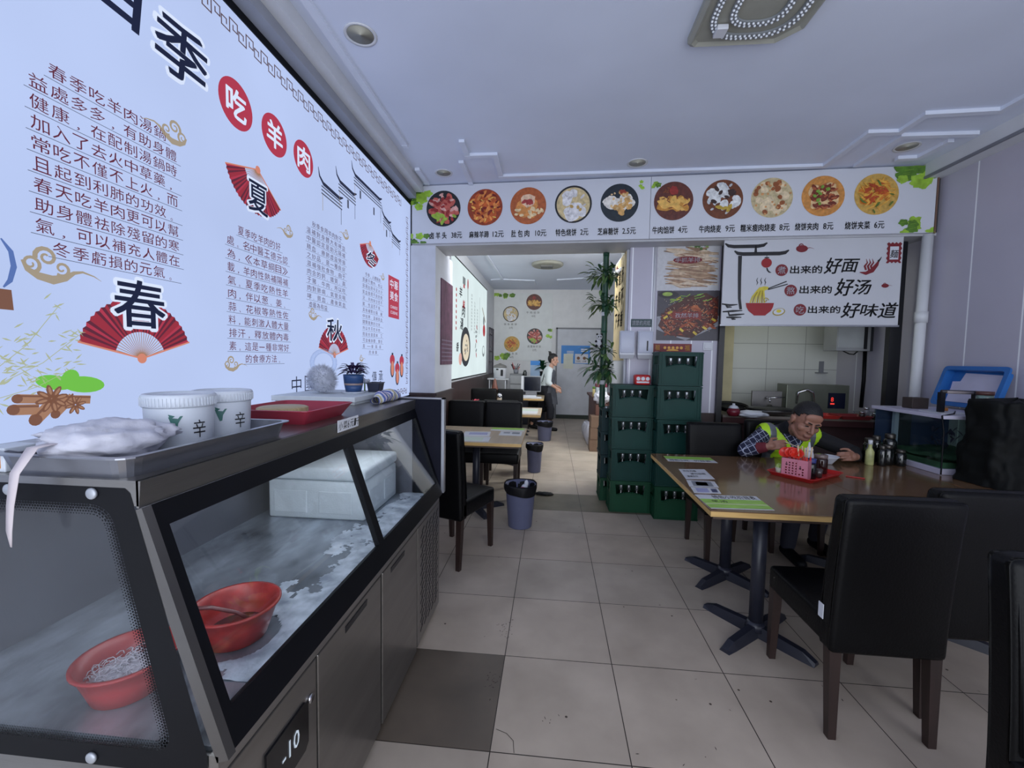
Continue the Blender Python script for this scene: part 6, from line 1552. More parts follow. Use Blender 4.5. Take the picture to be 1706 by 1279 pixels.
# ------------------------------------------------------------------ figures: limbs as tapered capsules fused into one surface
def solid(parts, voxel, smooth=4, fac=0.5):
    b_ = MB()
    for p in parts:
        if p[0] == 'c':
            _, p0, p1, r0, r1 = p; p0 = Vector(p0); p1 = Vector(p1); d = p1 - p0; L = d.length or 1e-6; d = d / L
            pts = []; rs = []
            for k in range(5):
                a = PI / 2 * (1 - k / 4.0); pts.append(p0 - d * r0 * math.sin(a)); rs.append(max(1e-4, r0 * math.cos(a)))
            for k in range(5):
                a = PI / 2 * k / 4.0; pts.append(p1 + d * r1 * math.sin(a)); rs.append(max(1e-4, r1 * math.cos(a)))
            b_.tube(pts, rs, 14)
        else:
            c, r = p[1], p[2]; rot = p[3] if len(p) > 3 else None
            Mx = Matrix.Translation(Vector(c)) @ (rot if rot is not None else Matrix())
            b_.ball((0, 0, 0), r, None, Mx, 18, 12)
    o = b_.build('tmp_solid', None)
    m = o.modifiers.new('r', 'REMESH'); m.mode = 'VOXEL'; m.voxel_size = voxel; m.use_smooth_shade = True
    if smooth:
        s_ = o.modifiers.new('s', 'SMOOTH'); s_.iterations = smooth; s_.factor = fac
    dg = bpy.context.evaluated_depsgraph_get(); dg.update()
    me = bpy.data.meshes.new_from_object(o.evaluated_get(dg))
    old = o.data; bpy.data.objects.remove(o); bpy.data.meshes.remove(old)
    return me
def put(me, name, parent, mats_, pick=None, keep=None, off=Vector((0, 0, 0)), label=None, thick=0):
    """link a fused surface as one part; pick(centre) chooses its material, keep(centre) drops faces"""
    bm = bmesh.new(); bm.from_mesh(me)
    if keep:
        dl = [f for f in bm.faces if not keep(f.calc_center_median())]
        bmesh.ops.delete(bm, geom=dl, context='FACES')
    for f in bm.faces:
        f.smooth = True; f.material_index = pick(f.calc_center_median()) if pick else 0
    for v in bm.verts: v.co = v.co - off
    me2 = bpy.data.meshes.new(name); bm.to_mesh(me2); bm.free(); bpy.data.meshes.remove(me)
    for m in mats_: me2.materials.append(m)
    o = bpy.data.objects.new(name, me2); COL.objects.link(o); o.parent = parent
    if label: o['label'] = label
    if thick: q = o.modifiers.new('thick', 'SOLIDIFY'); q.thickness = thick; q.offset = 1
    return o
def head_parts(H, s=1.0):
    def e(c, r): return ('e', H @ (Vector(c) * s), tuple(v * s for v in r), H.to_3x3().to_4x4())
    def c(a, b_, r0, r1): return ('c', H @ (Vector(a) * s), H @ (Vector(b_) * s), r0 * s, r1 * s)
    P_ = [e((0, .012, .03), (.076, .096, .10)), e((0, -.02, -.03), (.064, .074, .085)), e((0, -.062, -.092), (.034, .028, .024)),
          c((-.046, .0, -.058), (-.020, -.055, -.092), .028, .024), c((.046, .0, -.058), (.020, -.055, -.092), .028, .024), e((0, -.05, -.055), (.052, .038, .05)),
          e((-.040, -.054, -.022), (.030, .026, .028)), e((.040, -.054, -.022), (.030, .026, .028)),
          c((-.042, -.078, .026), (.042, -.078, .026), .0125, .0125), e((0, -.066, .058), (.056, .024, .036)),
          c((0, -.09, .018), (0, -.113, -.026), .0085, .0125), e((-.0125, -.102, -.030), (.010, .011, .008)), e((.0125, -.102, -.030), (.010, .011, .008)),
          e((0, -.087, -.062), (.026, .013, .008)), e((0, -.085, -.072), (.022, .012, .008)), e((0, -.078, -.055), (.032, .016, .02))]
    for sx in (-1, 1):
        P_ += [e((sx * .079, .012, -.005), (.009, .02, .03)), e((sx * .082, .018, .012), (.009, .018, .016))]
    return P_
def hand_parts(w, d, n, thumb, curl=0.6, s=1.0, spread=0.10):
    """w wrist, d direction of the palm, n out of the palm, thumb +1/-1 side"""
    w = Vector(w); d = Vector(d).normalized(); n = Vector(n); n = (n - d * n.dot(d)).normalized(); t = n.cross(d) * thumb
    P_ = [('c', w, w + d * .03 * s, .023 * s, .026 * s)]
    for k, (o_, L) in enumerate(((.028, .076), (.010, .085), (-.009, .078), (-.026, .062))):
        kn = w + d * (.086 - .006 * abs(k - 1)) * s + t * o_ * s
        P_.append(('c', w + d * .02 * s + t * o_ * .7 * s, kn, .0135 * s, .011 * s))
        dd = (d + t * (o_ * spread * 20 * .1)).normalized(); p = kn; a = 0
        for j, f_ in enumerate((.45, .32, .23)):
            a += curl * (0.55 if j == 0 else 0.75) * (1 + 0.12 * k)
            q = p + (dd * math.cos(a) + n * math.sin(a)) * L * f_ * s
            P_.append(('c', p, q, (.0095 - .0009 * j) * s, (.0088 - .0009 * j) * s)); p = q
    b0 = w + d * .028 * s + t * .026 * s; b1 = b0 + (d * .55 + t * .75 + n * .35).normalized() * .040 * s; b2 = b1 + (d * .9 + t * .15 + n * .5).normalized() * .030 * s; b3 = b2 + (d * .9 - t * .2 + n * .5).normalized() * .022 * s
    P_ += [('c', w + d * .015 * s + t * .012 * s, b0, .016 * s, .014 * s), ('c', b0, b1, .0135 * s, .011 * s), ('c', b1, b2, .0105 * s, .0095 * s), ('c', b2, b3, .0095 * s, .008 * s)]
    return P_
def plaid(name):
    m = mat(name, (30, 34, 62), 0.8, n=0.15, ns=20)
    nt = m.node_tree; b_ = nt.nodes['Principled BSDF']; src = b_.inputs['Base Color'].links[0].from_socket
    tc = nt.nodes.new('ShaderNodeTexCoord'); sp = nt.nodes.new('ShaderNodeSeparateXYZ')
    mp = nt.nodes.new('ShaderNodeMapping'); mp.inputs['Rotation'].default_value = (0.3, 0.5, 0.4)
    nt.links.new(tc.outputs['Object'], mp.inputs[0]); nt.links.new(mp.outputs[0], sp.inputs[0])
    last = src
    for ax, st, w_ in ((0, .042, .0022), (2, .042, .0022), (1, .06, .0016)):
        f = nt.nodes.new('ShaderNodeMath'); f.operation = 'PINGPONG'; f.inputs[1].default_value = st / 2; nt.links.new(sp.outputs[ax], f.inputs[0])
        l = nt.nodes.new('ShaderNodeMath'); l.operation = 'LESS_THAN'; l.inputs[1].default_value = w_; nt.links.new(f.outputs[0], l.inputs[0])
        mx = nt.nodes.new('ShaderNodeMix'); mx.data_type = 'RGBA'; nt.links.new(l.outputs[0], mx.inputs[0]); nt.links.new(last, mx.inputs[6]); mx.inputs[7].default_value = lin((170, 176, 196)) + [1]
        last = mx.outputs[2]
    nt.links.new(last, b_.inputs['Base Color'])
    return m
M_skin = mat('tanned_skin', (150, 106, 88), 0.5, n=0.12, ns=14, bump=0.1, bs=80); M_hair = mat('black_hair', (20, 18, 20), 0.55, n=0.2, ns=60, bump=0.5, bs=160)
M_eye = mat('eye_dark', (20, 14, 14), 0.2); M_lip = mat('lip', (128, 78, 70), 0.5)
def hair_cap(name, parent, H, s, off, keep, grow=1.03, mt=None):
    nu, nv = 44, 30
    b_ = MB(); v = []; f = []
    for i in range(nv + 1):
        t_ = PI * i / nv
        for k in range(nu):
            a = 2 * PI * k / nu; d = Vector((math.sin(t_) * math.cos(a), math.sin(t_) * math.sin(a), math.cos(t_)))
            q = grow * (1 + 0.012 * noise.noise(d * 9))
            v.append(Vector((.078 * d.x * q, .012 + .099 * d.y * q, .03 + .104 * d.z * q)))
    for i in range(nv):
        for k in range(nu):
            q = (i * nu + k, (i + 1) * nu + k, (i + 1) * nu + (k + 1) % nu, i * nu + (k + 1) % nu); c = sum((v[j] for j in q), Vector()) / 4
            if keep(c): f.append(q)
    b_.add([H @ (p * s) - off for p in v], f, mt or M_hair, True)
    return b_.build(name, M_hair, parent, solid=0.004)
def face_bits(parent, H, s, off, look=0.0):
    b_ = MB()
    for sx in (-1, 1): b_.ball((0, 0, 0), (.0135 * s, .006 * s, .0042 * s), M_eye, Matrix.Translation(-off) @ H @ Matrix.Translation(Vector((sx * .031, -.083, .004)) * s), 12, 8)
    b_.build('eyes', M_eye, parent)
    b_ = MB()
    for sx in (-1, 1): b_.tube([H @ (Vector(p) * s) - off for p in ((sx * .012, -.0905, .025), (sx * .03, -.0905, .032), (sx * .05, -.079, .027))], [.0035 * s, .0045 * s, .0025 * s], 8, M_hair)
    b_.build('eyebrows', M_hair, parent)
    b_ = MB(); b_.tube([H @ (Vector(p) * s) - off for p in ((-.024, -.088, -.067), (-.01, -.0975, -.066), (.01, -.0975, -.066), (.024, -.088, -.067))], [.003 * s, .0048 * s, .0048 * s, .003 * s], 8, M_lip)
    b_.build('lips', M_lip, parent)

# ---- the man eating
po = Vector((1.97, 3.72, 0))
man = thing('person', 'man in a yellow-green safety vest and plaid shirt leaning over his bowl', 'person', po)
H = Matrix.Translation((1.957, 3.455, 1.055)) @ Matrix.Rotation(R(2), 4, 'Z') @ Matrix.Rotation(R(10), 4, 'Y') @ Matrix.Rotation(R(22), 4, 'X')
hs = 1.14
torso = [('e', (1.99, 3.82, .605), (.17, .13, .115)), ('c', (1.985, 3.81, .62), (1.975, 3.76, .80), .135, .14), ('e', (1.972, 3.72, .86), (.185, .115, .13)), ('c', (1.80, 3.705, .915), (2.15, 3.715, .905), .065, .065), ('c', (1.965, 3.70, .93), (1.96, 3.62, .985), .085, .062)]
neck = [('c', (1.965, 3.66, .95), (1.958, 3.50, 1.02), .058, .056)]
rs, re, rw = (1.775, 3.70, .905), (1.545, 3.50, .808), (1.655, 3.385, .862)
ls, le, lw = (2.185, 3.71, .895), (2.40, 3.57, .80), (2.315, 3.425, .80)
armR = [('c', rs, re, .056, .046), ('c', re, rw, .043, .028)]
armL = [('c', ls, le, .056, .046), ('c', le, lw, .043, .028)]
handR = hand_parts(rw, (.88, -.10, .22), (.05, .88, -.45), -1, 0.46)
handL = hand_parts(lw, (-.80, -.42, .10), (-.45, .75, -.3), 1, 0.62)
legs = [('c', (1.90, 3.80, .59), (1.87, 3.36, .55), .08, .062), ('c', (1.87, 3.36, .55), (1.86, 3.42, .10), .056, .04), ('c', (1.86, 3.44, .05), (1.85, 3.25, .035), .04, .035),
        ('c', (2.07, 3.80, .59), (2.12, 3.40, .55), .08, .062), ('c', (2.12, 3.40, .55), (2.17, 3.60, .10), .056, .04), ('c', (2.17, 3.62, .05), (2.19, 3.42, .035), .04, .035)]
put(solid(torso + neck + armR + armL + legs + handR + handL + head_parts(H, hs), 0.0042, 5, 0.5), 'body', man, [M_skin], off=po)
grow = lambda ps, g_: [(p[0], p[1], p[2], p[3] + g_, p[4] + g_) if p[0] == 'c' else (p[0], p[1], tuple(r + g_ for r in p[2])) + tuple(p[3:]) for p in ps]
M_plaid = plaid('navy_plaid'); M_vest = mat('safety_vest', (178, 222, 36), 0.55, n=0.08, ns=12); M_refl = mat('reflective_band', (104, 108, 116), 0.3, 0.2); M_cuff = mat('maroon_cuff', (104, 28, 40), 0.8); M_dark = mat('black_knit', (20, 20, 26), 0.85)
def toward(a, c, f): return tuple(Vector(a).lerp(Vector(c), f))
sh = grow(torso[:4], .010) + [('c', rs, re, .068, .058), ('c', re, toward(re, rw, .50), .056, .048), ('c', ls, le, .068, .058), ('c', le, toward(le, lw, .78), .056, .044), ('c', (1.965, 3.70, .94), (1.962, 3.63, .985), .085, .074)]
put(solid(sh, 0.007, 3), 'shirt', man, [M_plaid, M_dark], pick=lambda c: 1 if (c.z > .93 and abs(c.x - 1.965) < .10 or c.x > 2.17) else 0, keep=lambda c: not (abs(c.x - 1.965) < .055 and c.z > 1.0), off=po)
put(solid([('c', toward(re, rw, .46), toward(re, rw, .84), .046, .040)], 0.006, 2), 'cuff', man, [M_cuff], off=po)
vt = grow(torso[:2], .022) + [('e', (1.972, 3.72, .86), (.207, .137, .152)), ('c', (1.795, 3.705, .918), (2.155, 3.715, .908), .087, .087)]
def vkeep(c):
    dx = abs(c.x - 1.967)
    if c.y < 3.74 and dx < .10 * max(0, (c.z - .78)) / .16: return False
    if dx < .085 and c.z > .955: return False
    return dx < .228
def vpick(c):
    dx = abs(c.x - 1.967)
    return 1 if (.128 < dx < .178 or .66 < c.z < .71) else 0
put(solid(vt, 0.006, 3), 'vest', man, [M_vest, M_refl], pick=vpick, keep=vkeep, off=po)
put(solid(grow(legs[:2] + legs[3:5], .014) + grow([torso[0]], .012), 0.009, 3), 'trousers', man, [mat('dark_trousers', (34, 36, 50), 0.8)], keep=lambda c: c.z < .66, off=po)
for nm, a, c in (('shoe', (1.86, 3.45, .045), (1.85, 3.22, .035)), ('shoe', (2.17, 3.63, .045), (2.19, 3.39, .035))): put(solid([('c', a, c, .044, .04)], 0.008, 2), nm, man, [M_blackm], keep=lambda c: c.z > 0.001, off=po)
face_bits(man, H, hs, po)
hair_cap('hair', man, H, hs, po, lambda c: c.z > (.078 if c.y < -.035 else (.045 if c.y < .02 else -.045)) or (c.y > .055 and c.z > -.06), 1.045)
b = MB(); b.lathe([(0.03, 0.0), (0.035, 0.008), (0.066, 0.05), (0.074, 0.058), (0.07, 0.058), (0.03, 0.012), (0, 0.012)], 32, M_print)
t = thing('rice_bowl', 'white bowl in the left hand of the eating man', 'bowl', (2.085, 3.375, 0.752)); b.build('bowl', M_print, t)
for k in range(2):
    t = thing('chopstick', 'pale chopstick held in the right hand of the eating man', 'chopstick', (1.80, 3.34, 0.88), 0, 'chopsticks in his hand')
    MB().tube([(-0.04, 0.008 * k, 0.03), (0.12, 0.03 + 0.006 * k, -0.03)], [0.0035, 0.002], 8, mat('chopstick_wood', (206, 190, 160), 0.5)).build('stick', M_print, t)

# ---- the woman in the back room
po = Vector((-0.08, 9.0, 0))
wom = thing('person', 'woman in a white top and grey apron walking past the back door', 'person', po)
H = Matrix.Translation((0.035, 8.98, 1.485)) @ Matrix.Rotation(R(86), 4, 'Z') @ Matrix.Rotation(R(10), 4, 'X')
ws_ = 1.0
w_torso = [('e', (-0.105, 9.0, .86), (.14, .17, .13)), ('c', (-0.105, 9.0, .88), (-0.075, 9.0, 1.10), .125, .125), ('e', (-0.055, 9.0, 1.18), (.115, .16, .14)), ('c', (-0.045, 8.87, 1.265), (-0.045, 9.13, 1.265), .062, .062)]
w_neck = [('c', (-0.03, 9.0, 1.29), (0.02, 8.985, 1.41), .05, .048)]
s_, e_, h_ = (-0.045, 8.835, 1.25), (-0.055, 8.77, 1.02), (0.10, 8.76, .915)
s2, e2, h2 = (-0.04, 9.17, 1.25), (-0.03, 9.24, 1.0), (0.11, 9.16, .93)
w_arm = [('c', s_, e_, .05, .043), ('c', e_, h_, .04, .027), ('c', s2, e2, .05, .043), ('c', e2, h2, .04, .027)]
w_leg = [('c', (-0.09, 8.92, .85), (0.0, 8.90, .47), .085, .06), ('c', (0.0, 8.90, .47), (-0.01, 8.90, .09), .052, .036), ('c', (-0.03, 8.90, .05), (0.11, 8.89, .03), .038, .032),
         ('c', (-0.13, 9.08, .85), (-0.20, 9.08, .46), .085, .06), ('c', (-0.20, 9.08, .46), (-0.40, 9.09, .12), .052, .036), ('c', (-0.41, 9.09, .08), (-0.28, 9.09, .03), .036, .032)]
put(solid(w_torso + w_neck + w_arm + w_leg + hand_parts(h_, (.75, -.1, -.5), (0, .9, -.2), 1, .5) + hand_parts(h2, (.75, -.1, -.5), (0, -.9, -.2), -1, .5) + head_parts(H, ws_), 0.006, 3, 0.4), 'body', wom, [mat('fair_skin', (190, 146, 126), 0.5, n=0.08)], off=po)
M_top = mat('white_cotton', (206, 214, 216), 0.8, n=0.06, ns=8, bump=0.3, bs=14)
put(solid(grow(w_torso, .016) + [('c', s_, e_, .066, .06), ('c', e_, toward(e_, h_, .25), .058, .05), ('c', s2, e2, .066, .06), ('c', (-0.06, 9, 1.29), (-0.10, 9, 1.25), .075, .07)], 0.009, 3), 'top', wom, [M_top], keep=lambda c: c.z > .90, off=po)
M_apr = mat('grey_apron', (72, 74, 82), 0.8, n=0.1)
put(solid(grow(w_torso[:3], .034) + [('c', (-0.03, 9, .85), (0.0, 9, .55), .14, .15)], 0.01, 4), 'apron', wom, [M_apr], keep=lambda c: c.x > -0.06 - 0.10 * max(0, .95 - c.z) and .56 < c.z < 1.28, off=po, thick=0.004)
b = MB(Matrix.Translation(-po)); b.tube([(-0.20, 8.86, 1.02), (-0.235, 9.0, 1.015), (-0.20, 9.14, 1.02)], 0.008, 6, M_black); b.tube([(-0.06, 8.90, 1.31), (-0.14, 8.88, 1.20), (-0.185, 8.87, 1.03)], 0.007, 6, M_black); b.build('apron_strings', M_black, wom)
put(solid(grow([w_leg[0], w_leg[3]], .02) + [('c', (0.0, 8.90, .47), (-0.002, 8.90, .30), .082, .078), ('c', (-0.20, 9.08, .46), (-0.36, 9.09, .19), .078, .06)] + grow([w_torso[0]], .018), 0.01, 3), 'trousers', wom, [mat('black_trousers', (22, 23, 34), 0.8)], keep=lambda c: c.z < .95, off=po)
for a, c in (((-0.03, 8.90, .045), (0.12, 8.89, .035)), ((-0.42, 9.09, .07), (-0.28, 9.09, .035))): put(solid([('c', a, c, .044, .038)], 0.008, 2), 'shoe', wom, [M_blackm], keep=lambda c: c.z > .001, off=po)
face_bits(wom, H, ws_, po)
hr = hair_cap('hair', wom, H, ws_, po, lambda c: c.z > .07 or (c.y > -.01 and c.z > .0) or (c.y > .04 and c.z > -.07), 1.06)
b = MB(); b.ball((0, 0, 0), (.035, .035, .03), M_hair, Matrix.Translation(-po) @ H @ Matrix.Translation((0, .085, .115)), 14, 10, lambda d: 1 + .1 * noise.noise(d * 5)); b.tube([Matrix.Translation(-po) @ H @ Vector(p) for p in ((0, .06, .10), (0, .10, .15), (0, .135, .155))], [.03, .024, .008], 10, M_hair); b.build('hair_bun', M_hair, hr)

# ------------------------------------------------------------------ condiment tray on the right table
M_trayr = mat('red_tray_plastic', (176, 36, 36), 0.3, n=0.08)
t = thing('condiment_tray', 'red plastic tray holding condiments in front of the eating man', 'tray', (1.715, 3.0, 0.7505), R(36))
tray(0.38, 0.25, 0.024, 0.018, M_trayr, 0.003, 0.005, 0.02).build('tray_body', M_trayr, t)
TA = R(-43)
cd = thing('chopstick_caddy', 'pink plastic caddy with round holes on the red tray', 'caddy', (1.605, 2.905, 0.7565), TA)
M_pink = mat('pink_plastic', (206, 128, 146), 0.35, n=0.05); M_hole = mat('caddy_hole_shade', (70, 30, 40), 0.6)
b = MB(); w_, d_, h_c = 0.15, 0.075, 0.125
def plate_holes(x0, x1, z0, z1, holes, fr, th):
    """wall with round holes punched through"""
    nx, nz = holes['nx'], holes['nz']; cw, chh = (x1 - x0) / nx, (z1 - z0) / nz
    for i in range(nx):
        for j in range(nz):
            cx, cz = x0 + cw * (i + .5), z0 + chh * (j + .5); r = holes['r']; hole = (i, j) in holes['set']
            if not hole: b.box(cx - cw / 2, cx + cw / 2, cz - chh / 2, cz + chh / 2, -th, 0, M_pink, M=fr); continue
            m = 16; vi = []; vo = []
            for k in range(m):
                a = 2 * PI * k / m; c_, s_2 = math.cos(a), math.sin(a); vi.append((cx + r * c_, cz + r * s_2)); q = 1 / max(abs(c_) / (cw / 2), abs(s_2) / (chh / 2)); vo.append((cx + q * c_, cz + q * s_2))
            v = [(x, y, 0) for x, y in vi] + [(x, y, 0) for x, y in vo] + [(x, y, -th) for x, y in vi] + [(x, y, -th) for x, y in vo]; f = []
            for k in range(m):
                k2 = (k + 1) % m; f += [(k, m + k, m + k2, k2), (2 * m + k, 2 * m + k2, 3 * m + k2, 3 * m + k), (k, k2, 2 * m + k2, 2 * m + k)]
            b.add(v, f, M_pink, False, fr)
fr = frame((0, -d_ / 2, 0), (1, 0, 0), (0, 0, 1), (0, -1, 0))
hs_ = {(i, j) for i in range(1, 7) for j in range(1, 6) if not ((i in (1, 5) and j >= 4) or (i == 6 and j in (4, 5)) or (i == 5 and j in (2, 3)))}
plate_holes(-w_ / 2, w_ / 2, 0.004, h_c, dict(nx=8, nz=7, r=0.0052, set=hs_), fr, 0.0025)
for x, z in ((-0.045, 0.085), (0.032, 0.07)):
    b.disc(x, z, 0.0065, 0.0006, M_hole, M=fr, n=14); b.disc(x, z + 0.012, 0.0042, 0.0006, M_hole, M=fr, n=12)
b.box(-w_ / 2, w_ / 2, d_ / 2 - .0025, d_ / 2, 0, h_c, M_pink); b.box(-w_ / 2, -w_ / 2 + .0025, -d_ / 2, d_ / 2, 0, h_c, M_pink); b.box(w_ / 2 - .0025, w_ / 2, -d_ / 2, d_ / 2, 0, h_c, M_pink); b.box(-w_ / 2, w_ / 2, -d_ / 2, d_ / 2, 0, 0.004, M_pink); b.box(0.012, 0.0145, -d_ / 2, d_ / 2, 0, h_c - .01, M_pink)
b.build('caddy_body', M_pink, cd)
CM = Matrix.Translation((1.605, 2.905, 0.7565)) @ Matrix.Rotation(TA, 4, 'Z')
def inc(p): return CM @ Vector(p)
M_rbowl = mat('bright_red_plastic', (214, 50, 36), 0.3, n=0.06)
for k, (x, z, lab) in enumerate(((-0.055, 0.135, 'bright red plastic spoon, outermost in the pink caddy'), (-0.025, 0.14, 'bright red plastic ladle spoon upright in the middle of the pink caddy'), (-0.004, 0.138, 'bright red plastic spoon next to the chopsticks in the pink caddy'))):
    t = thing('plastic_spoon', lab, 'spoon', inc((x, 0.0, 0.006)), TA + 0.3 * (k - 1))
    b = MB(); b.tube([(0, 0, 0), (0, 0.0, z * .6), (0, 0.004, z)], [0.006, 0.005, 0.006], 8, M_rbowl); b.lathe([(0.0, -0.014), (0.018, -0.011), (0.031, 0.0), (0.036, 0.012), (0.033, 0.012), (0.026, -0.001), (0.0, -0.010)], 24, M_rbowl, TR((0, -0.012, z + 0.014), 0, R(58)), sx=1.15)
    b.build('spoon', M_rbowl, t)
for k in range(5):
    t = thing('paper_wrapped_chopsticks', 'red and cream paper-wrapped chopsticks standing in the pink caddy', 'chopsticks', inc((0.022 + 0.011 * k, 0.012 * ((k * 2) % 3 - 1), 0.005)), TA + 0.2 * k, 'wrapped chopsticks in the pink caddy')
    b = MB(); dx = 0.008 * (k - 2); b.tube([(0, 0, 0), (dx * .55, 0, 0.14)], 0.0048, 8, M_rbowl); b.tube([(dx * .55, 0, 0.14), (dx, 0.002, 0.21 - 0.006 * (k % 3))], 0.0046, 8, mat('cream_wrap', (214, 186, 150), 0.5)); b.build('sleeve', M_rbowl, t)
def jar(name, label, cat, x, y, z, prof, mt, lidprof=None, lm=None, extra=None):
    t = thing(name, label, cat, (x, y, z)); MB().lathe(prof, 24, mt).build('jar_body', mt, t)
    if lidprof: MB().lathe(lidprof, 24, lm).build('lid', lm, t)
    return t
jar('squeeze_bottle', 'white squeeze bottle with a pointed nozzle behind the chopsticks', 'bottle', 1.745, 3.02, 0.7565, [(0.026, 0), (0.029, 0.005), (0.029, 0.13), (0.024, 0.15), (0.02, 0.155)], mat('squeeze_white', (200, 196, 206), 0.4), [(0.024, 0.155), (0.024, 0.17), (0.009, 0.178), (0.004, 0.215), (0, 0.216)], M_pwhite)
jar('sauce_jar', 'wide dark brown sauce jar with a clear rim on the red tray', 'jar', 1.845, 3.055, 0.7565, [(0.036, 0), (0.040, 0.006), (0.040, 0.09), (0.036, 0.105)], mat('jar_brown', (44, 22, 20), 0.12, spec=0.8), [(0.037, 0.105), (0.039, 0.108), (0.039, 0.125), (0.034, 0.128), (0, 0.128)], mat('clear_rim', (120, 104, 100), 0.15))
jar('vinegar_bottle', 'dark bottle with a blue cap behind the pink caddy', 'bottle', 1.70, 2.905, 0.7565, [(0.025, 0), (0.027, 0.004), (0.027, 0.09), (0.02, 0.10)], mat('bottle_black', (20, 16, 18), 0.15), [(0.022, 0.10), (0.024, 0.104), (0.024, 0.128), (0, 0.13)], mat('cap_blue', (50, 60, 120), 0.4))
jar('glass_tumbler', 'small smoky glass at the front edge of the red tray', 'glass', 1.76, 2.93, 0.7565, [(0.018, 0), (0.024, 0.055), (0.022, 0.055), (0.016, 0.004), (0, 0.004)], mat('smoked_glass', (70, 56, 56), 0.1, spec=0.8))
t = thing('candy_cup', 'pale green sachets in a small cup at the end of the pink caddy', 'cup', (1.535, 2.965, 0.7565))
b = MB(); b.lathe([(0.02, 0), (0.026, 0.05), (0.024, 0.05), (0.018, 0.004), (0, 0.004)], 18, mat('cup_pale', (186, 180, 160), 0.3)); b.build('cup', M_print, t)
b = MB(); rg = random.Random(3)
for k in range(9): b.box(-0.009, 0.009, -0.003, 0.003, 0, 0.028, mat('sachet_green', (176, 200, 120), 0.4), M=TR((rg.uniform(-.012, .012), rg.uniform(-.012, .012), 0.03 + rg.uniform(0, .02)), rg.uniform(0, 3), rg.uniform(-.5, .5)))
o = b.build('sachets', M_print, t); o['kind'] = 'stuff'
t = thing('red_strip', 'small red strip lying on the table right of the tray', 'strip', (2.02, 2.98, 0.7512), R(-28))
MB().box(-0.05, 0.05, -0.008, 0.008, 0, 0.006, M_trayr, 0.002).build('strip', M_trayr, t)

# dark jars at the far table edge
M_dj = mat('dark_jar_glass', (18, 20, 20), 0.12, n=0.1, spec=0.8); M_dl = mat('dark_jar_lid', (70, 66, 62), 0.3, 0.6)
for k, (x, y, h, r, lab) in enumerate(((2.44, 3.47, 0.19, 0.042, 'dark glass jar nearest the sleeve of the eating man'), (2.465, 3.375, 0.15, 0.026, 'slim dark bottle just right of the yellow-labelled bottle'), (2.535, 3.42, 0.15, 0.038, 'low dark jar left of the tall jars near the tank'), (2.61, 3.40, 0.12, 0.036, 'lowest dark jar in front, nearest the fish tank'), (2.62, 3.52, 0.22, 0.042, 'tallest dark jar next to the fish tank'), (2.53, 3.53, 0.20, 0.032, 'tall slim dark jar between low jar and tallest jar'))):
    t = thing('dark_jar', lab, 'jar', (x, y, 0.7505))
    MB().lathe([(r * .9, 0), (r, .006), (r, h * .72), (r * .7, h * .84)], 20, M_dj).build('jar_body', M_dj, t); MB().lathe([(r * .75, h * .84), (r * .78, h * .86), (r * .78, h * .98), (r * .7, h), (0, h)], 20, M_dl).build('lid', M_dl, t)
t = thing('sauce_bottle', 'small bottle with a yellow-white label among the dark jars', 'bottle', (2.392, 3.395, 0.7505))
MB().lathe([(0.025, 0), (0.027, 0.004), (0.027, 0.10), (0.012, 0.13), (0.012, 0.16)], 18, mat('label_yellow', (176, 178, 120), 0.4, n=0.3, ns=20)).build('jar_body', M_dj, t); MB().lathe([(0.014, 0.155), (0.014, 0.185), (0, 0.186)], 14, M_pwhite).build('lid', M_pwhite, t)

# ------------------------------------------------------------------ fish tank and the things on it
ft = thing('fish_tank', 'glass fish tank with white base and lid on the far right table', 'fish tank', (2.98, 3.50, 0.7505))
M_tw = mat('tank_white', (196, 192, 212), 0.35)
MB().box(-0.30, 0.30, -0.345, 0.32, 0, 0.04, M_tw, 0.003).build('base', M_tw, ft)
gl = glass('tank_glass', (0.80, 0.88, 0.86), 0.0, 1.0, 0.0)
for nm, bx in (('glass_pane', (-0.285, -0.279, -0.33, 0.305)), ('glass_pane', (-0.285, 0.285, -0.33, -0.324)), ('glass_pane', (-0.285, 0.285, 0.299, 0.305)), ('glass_pane', (0.279, 0.285, -0.33, 0.305))):
    MB().box(bx[0], bx[1], bx[2], bx[3], 0.04, 0.385, gl).build(nm, gl, ft)
b = MB(); b.box(-0.30, 0.30, -0.345, 0.32, 0.385, 0.41, M_tw, 0.003); b.build('lid', M_tw, ft)
M_alg = mat('algae_green', (84, 112, 84), 0.6, n=0.4, ns=9)
def bed(u, v):
    x, y = -0.276 + 0.552 * u, -0.32 + 0.615 * v; return (x, y, 0.095 + 0.02 * noise.noise((x * 6, y * 6, 1)))
b = MB(); b.grid(bed, 24, 24, M_alg)
b.box(-0.276, 0.276, -0.32, 0.295, 0.041, 0.08, M_alg); b.build('gravel_bed', M_alg, ft)
b = MB(); b.box(-0.279, 0.279, 0.29, 0.298, 0.04, 0.385, mat('tank_back_film', (70, 78, 116), 0.5)); b.build('back_film', M_black, ft)
b = MB(); b.box(-0.20, -0.17, 0.20, 0.23, 0.08, 0.38, M_tw); b.box(-0.16, -0.06, 0.22, 0.28, 0.09, 0.37, mat('filter_dark', (50, 52, 60), 0.4)); b.build('filter', M_black, ft)
b = MB(); rg = random.Random(14)
for k in range(40):
    x, y = rg.uniform(0.02, 0.22), rg.uniform(-0.05, 0.2); leaf(b, (x, y, 0.10 + rg.uniform(0, .14)), (rg.uniform(-1, 1), rg.uniform(-1, 1), 1.2), rg.uniform(.04, .08), .018, mat('tank_plant', (84, 74, 100), 0.5, n=0.3, ns=20), .2)
b.build('tank_plants', M_alg, ft)
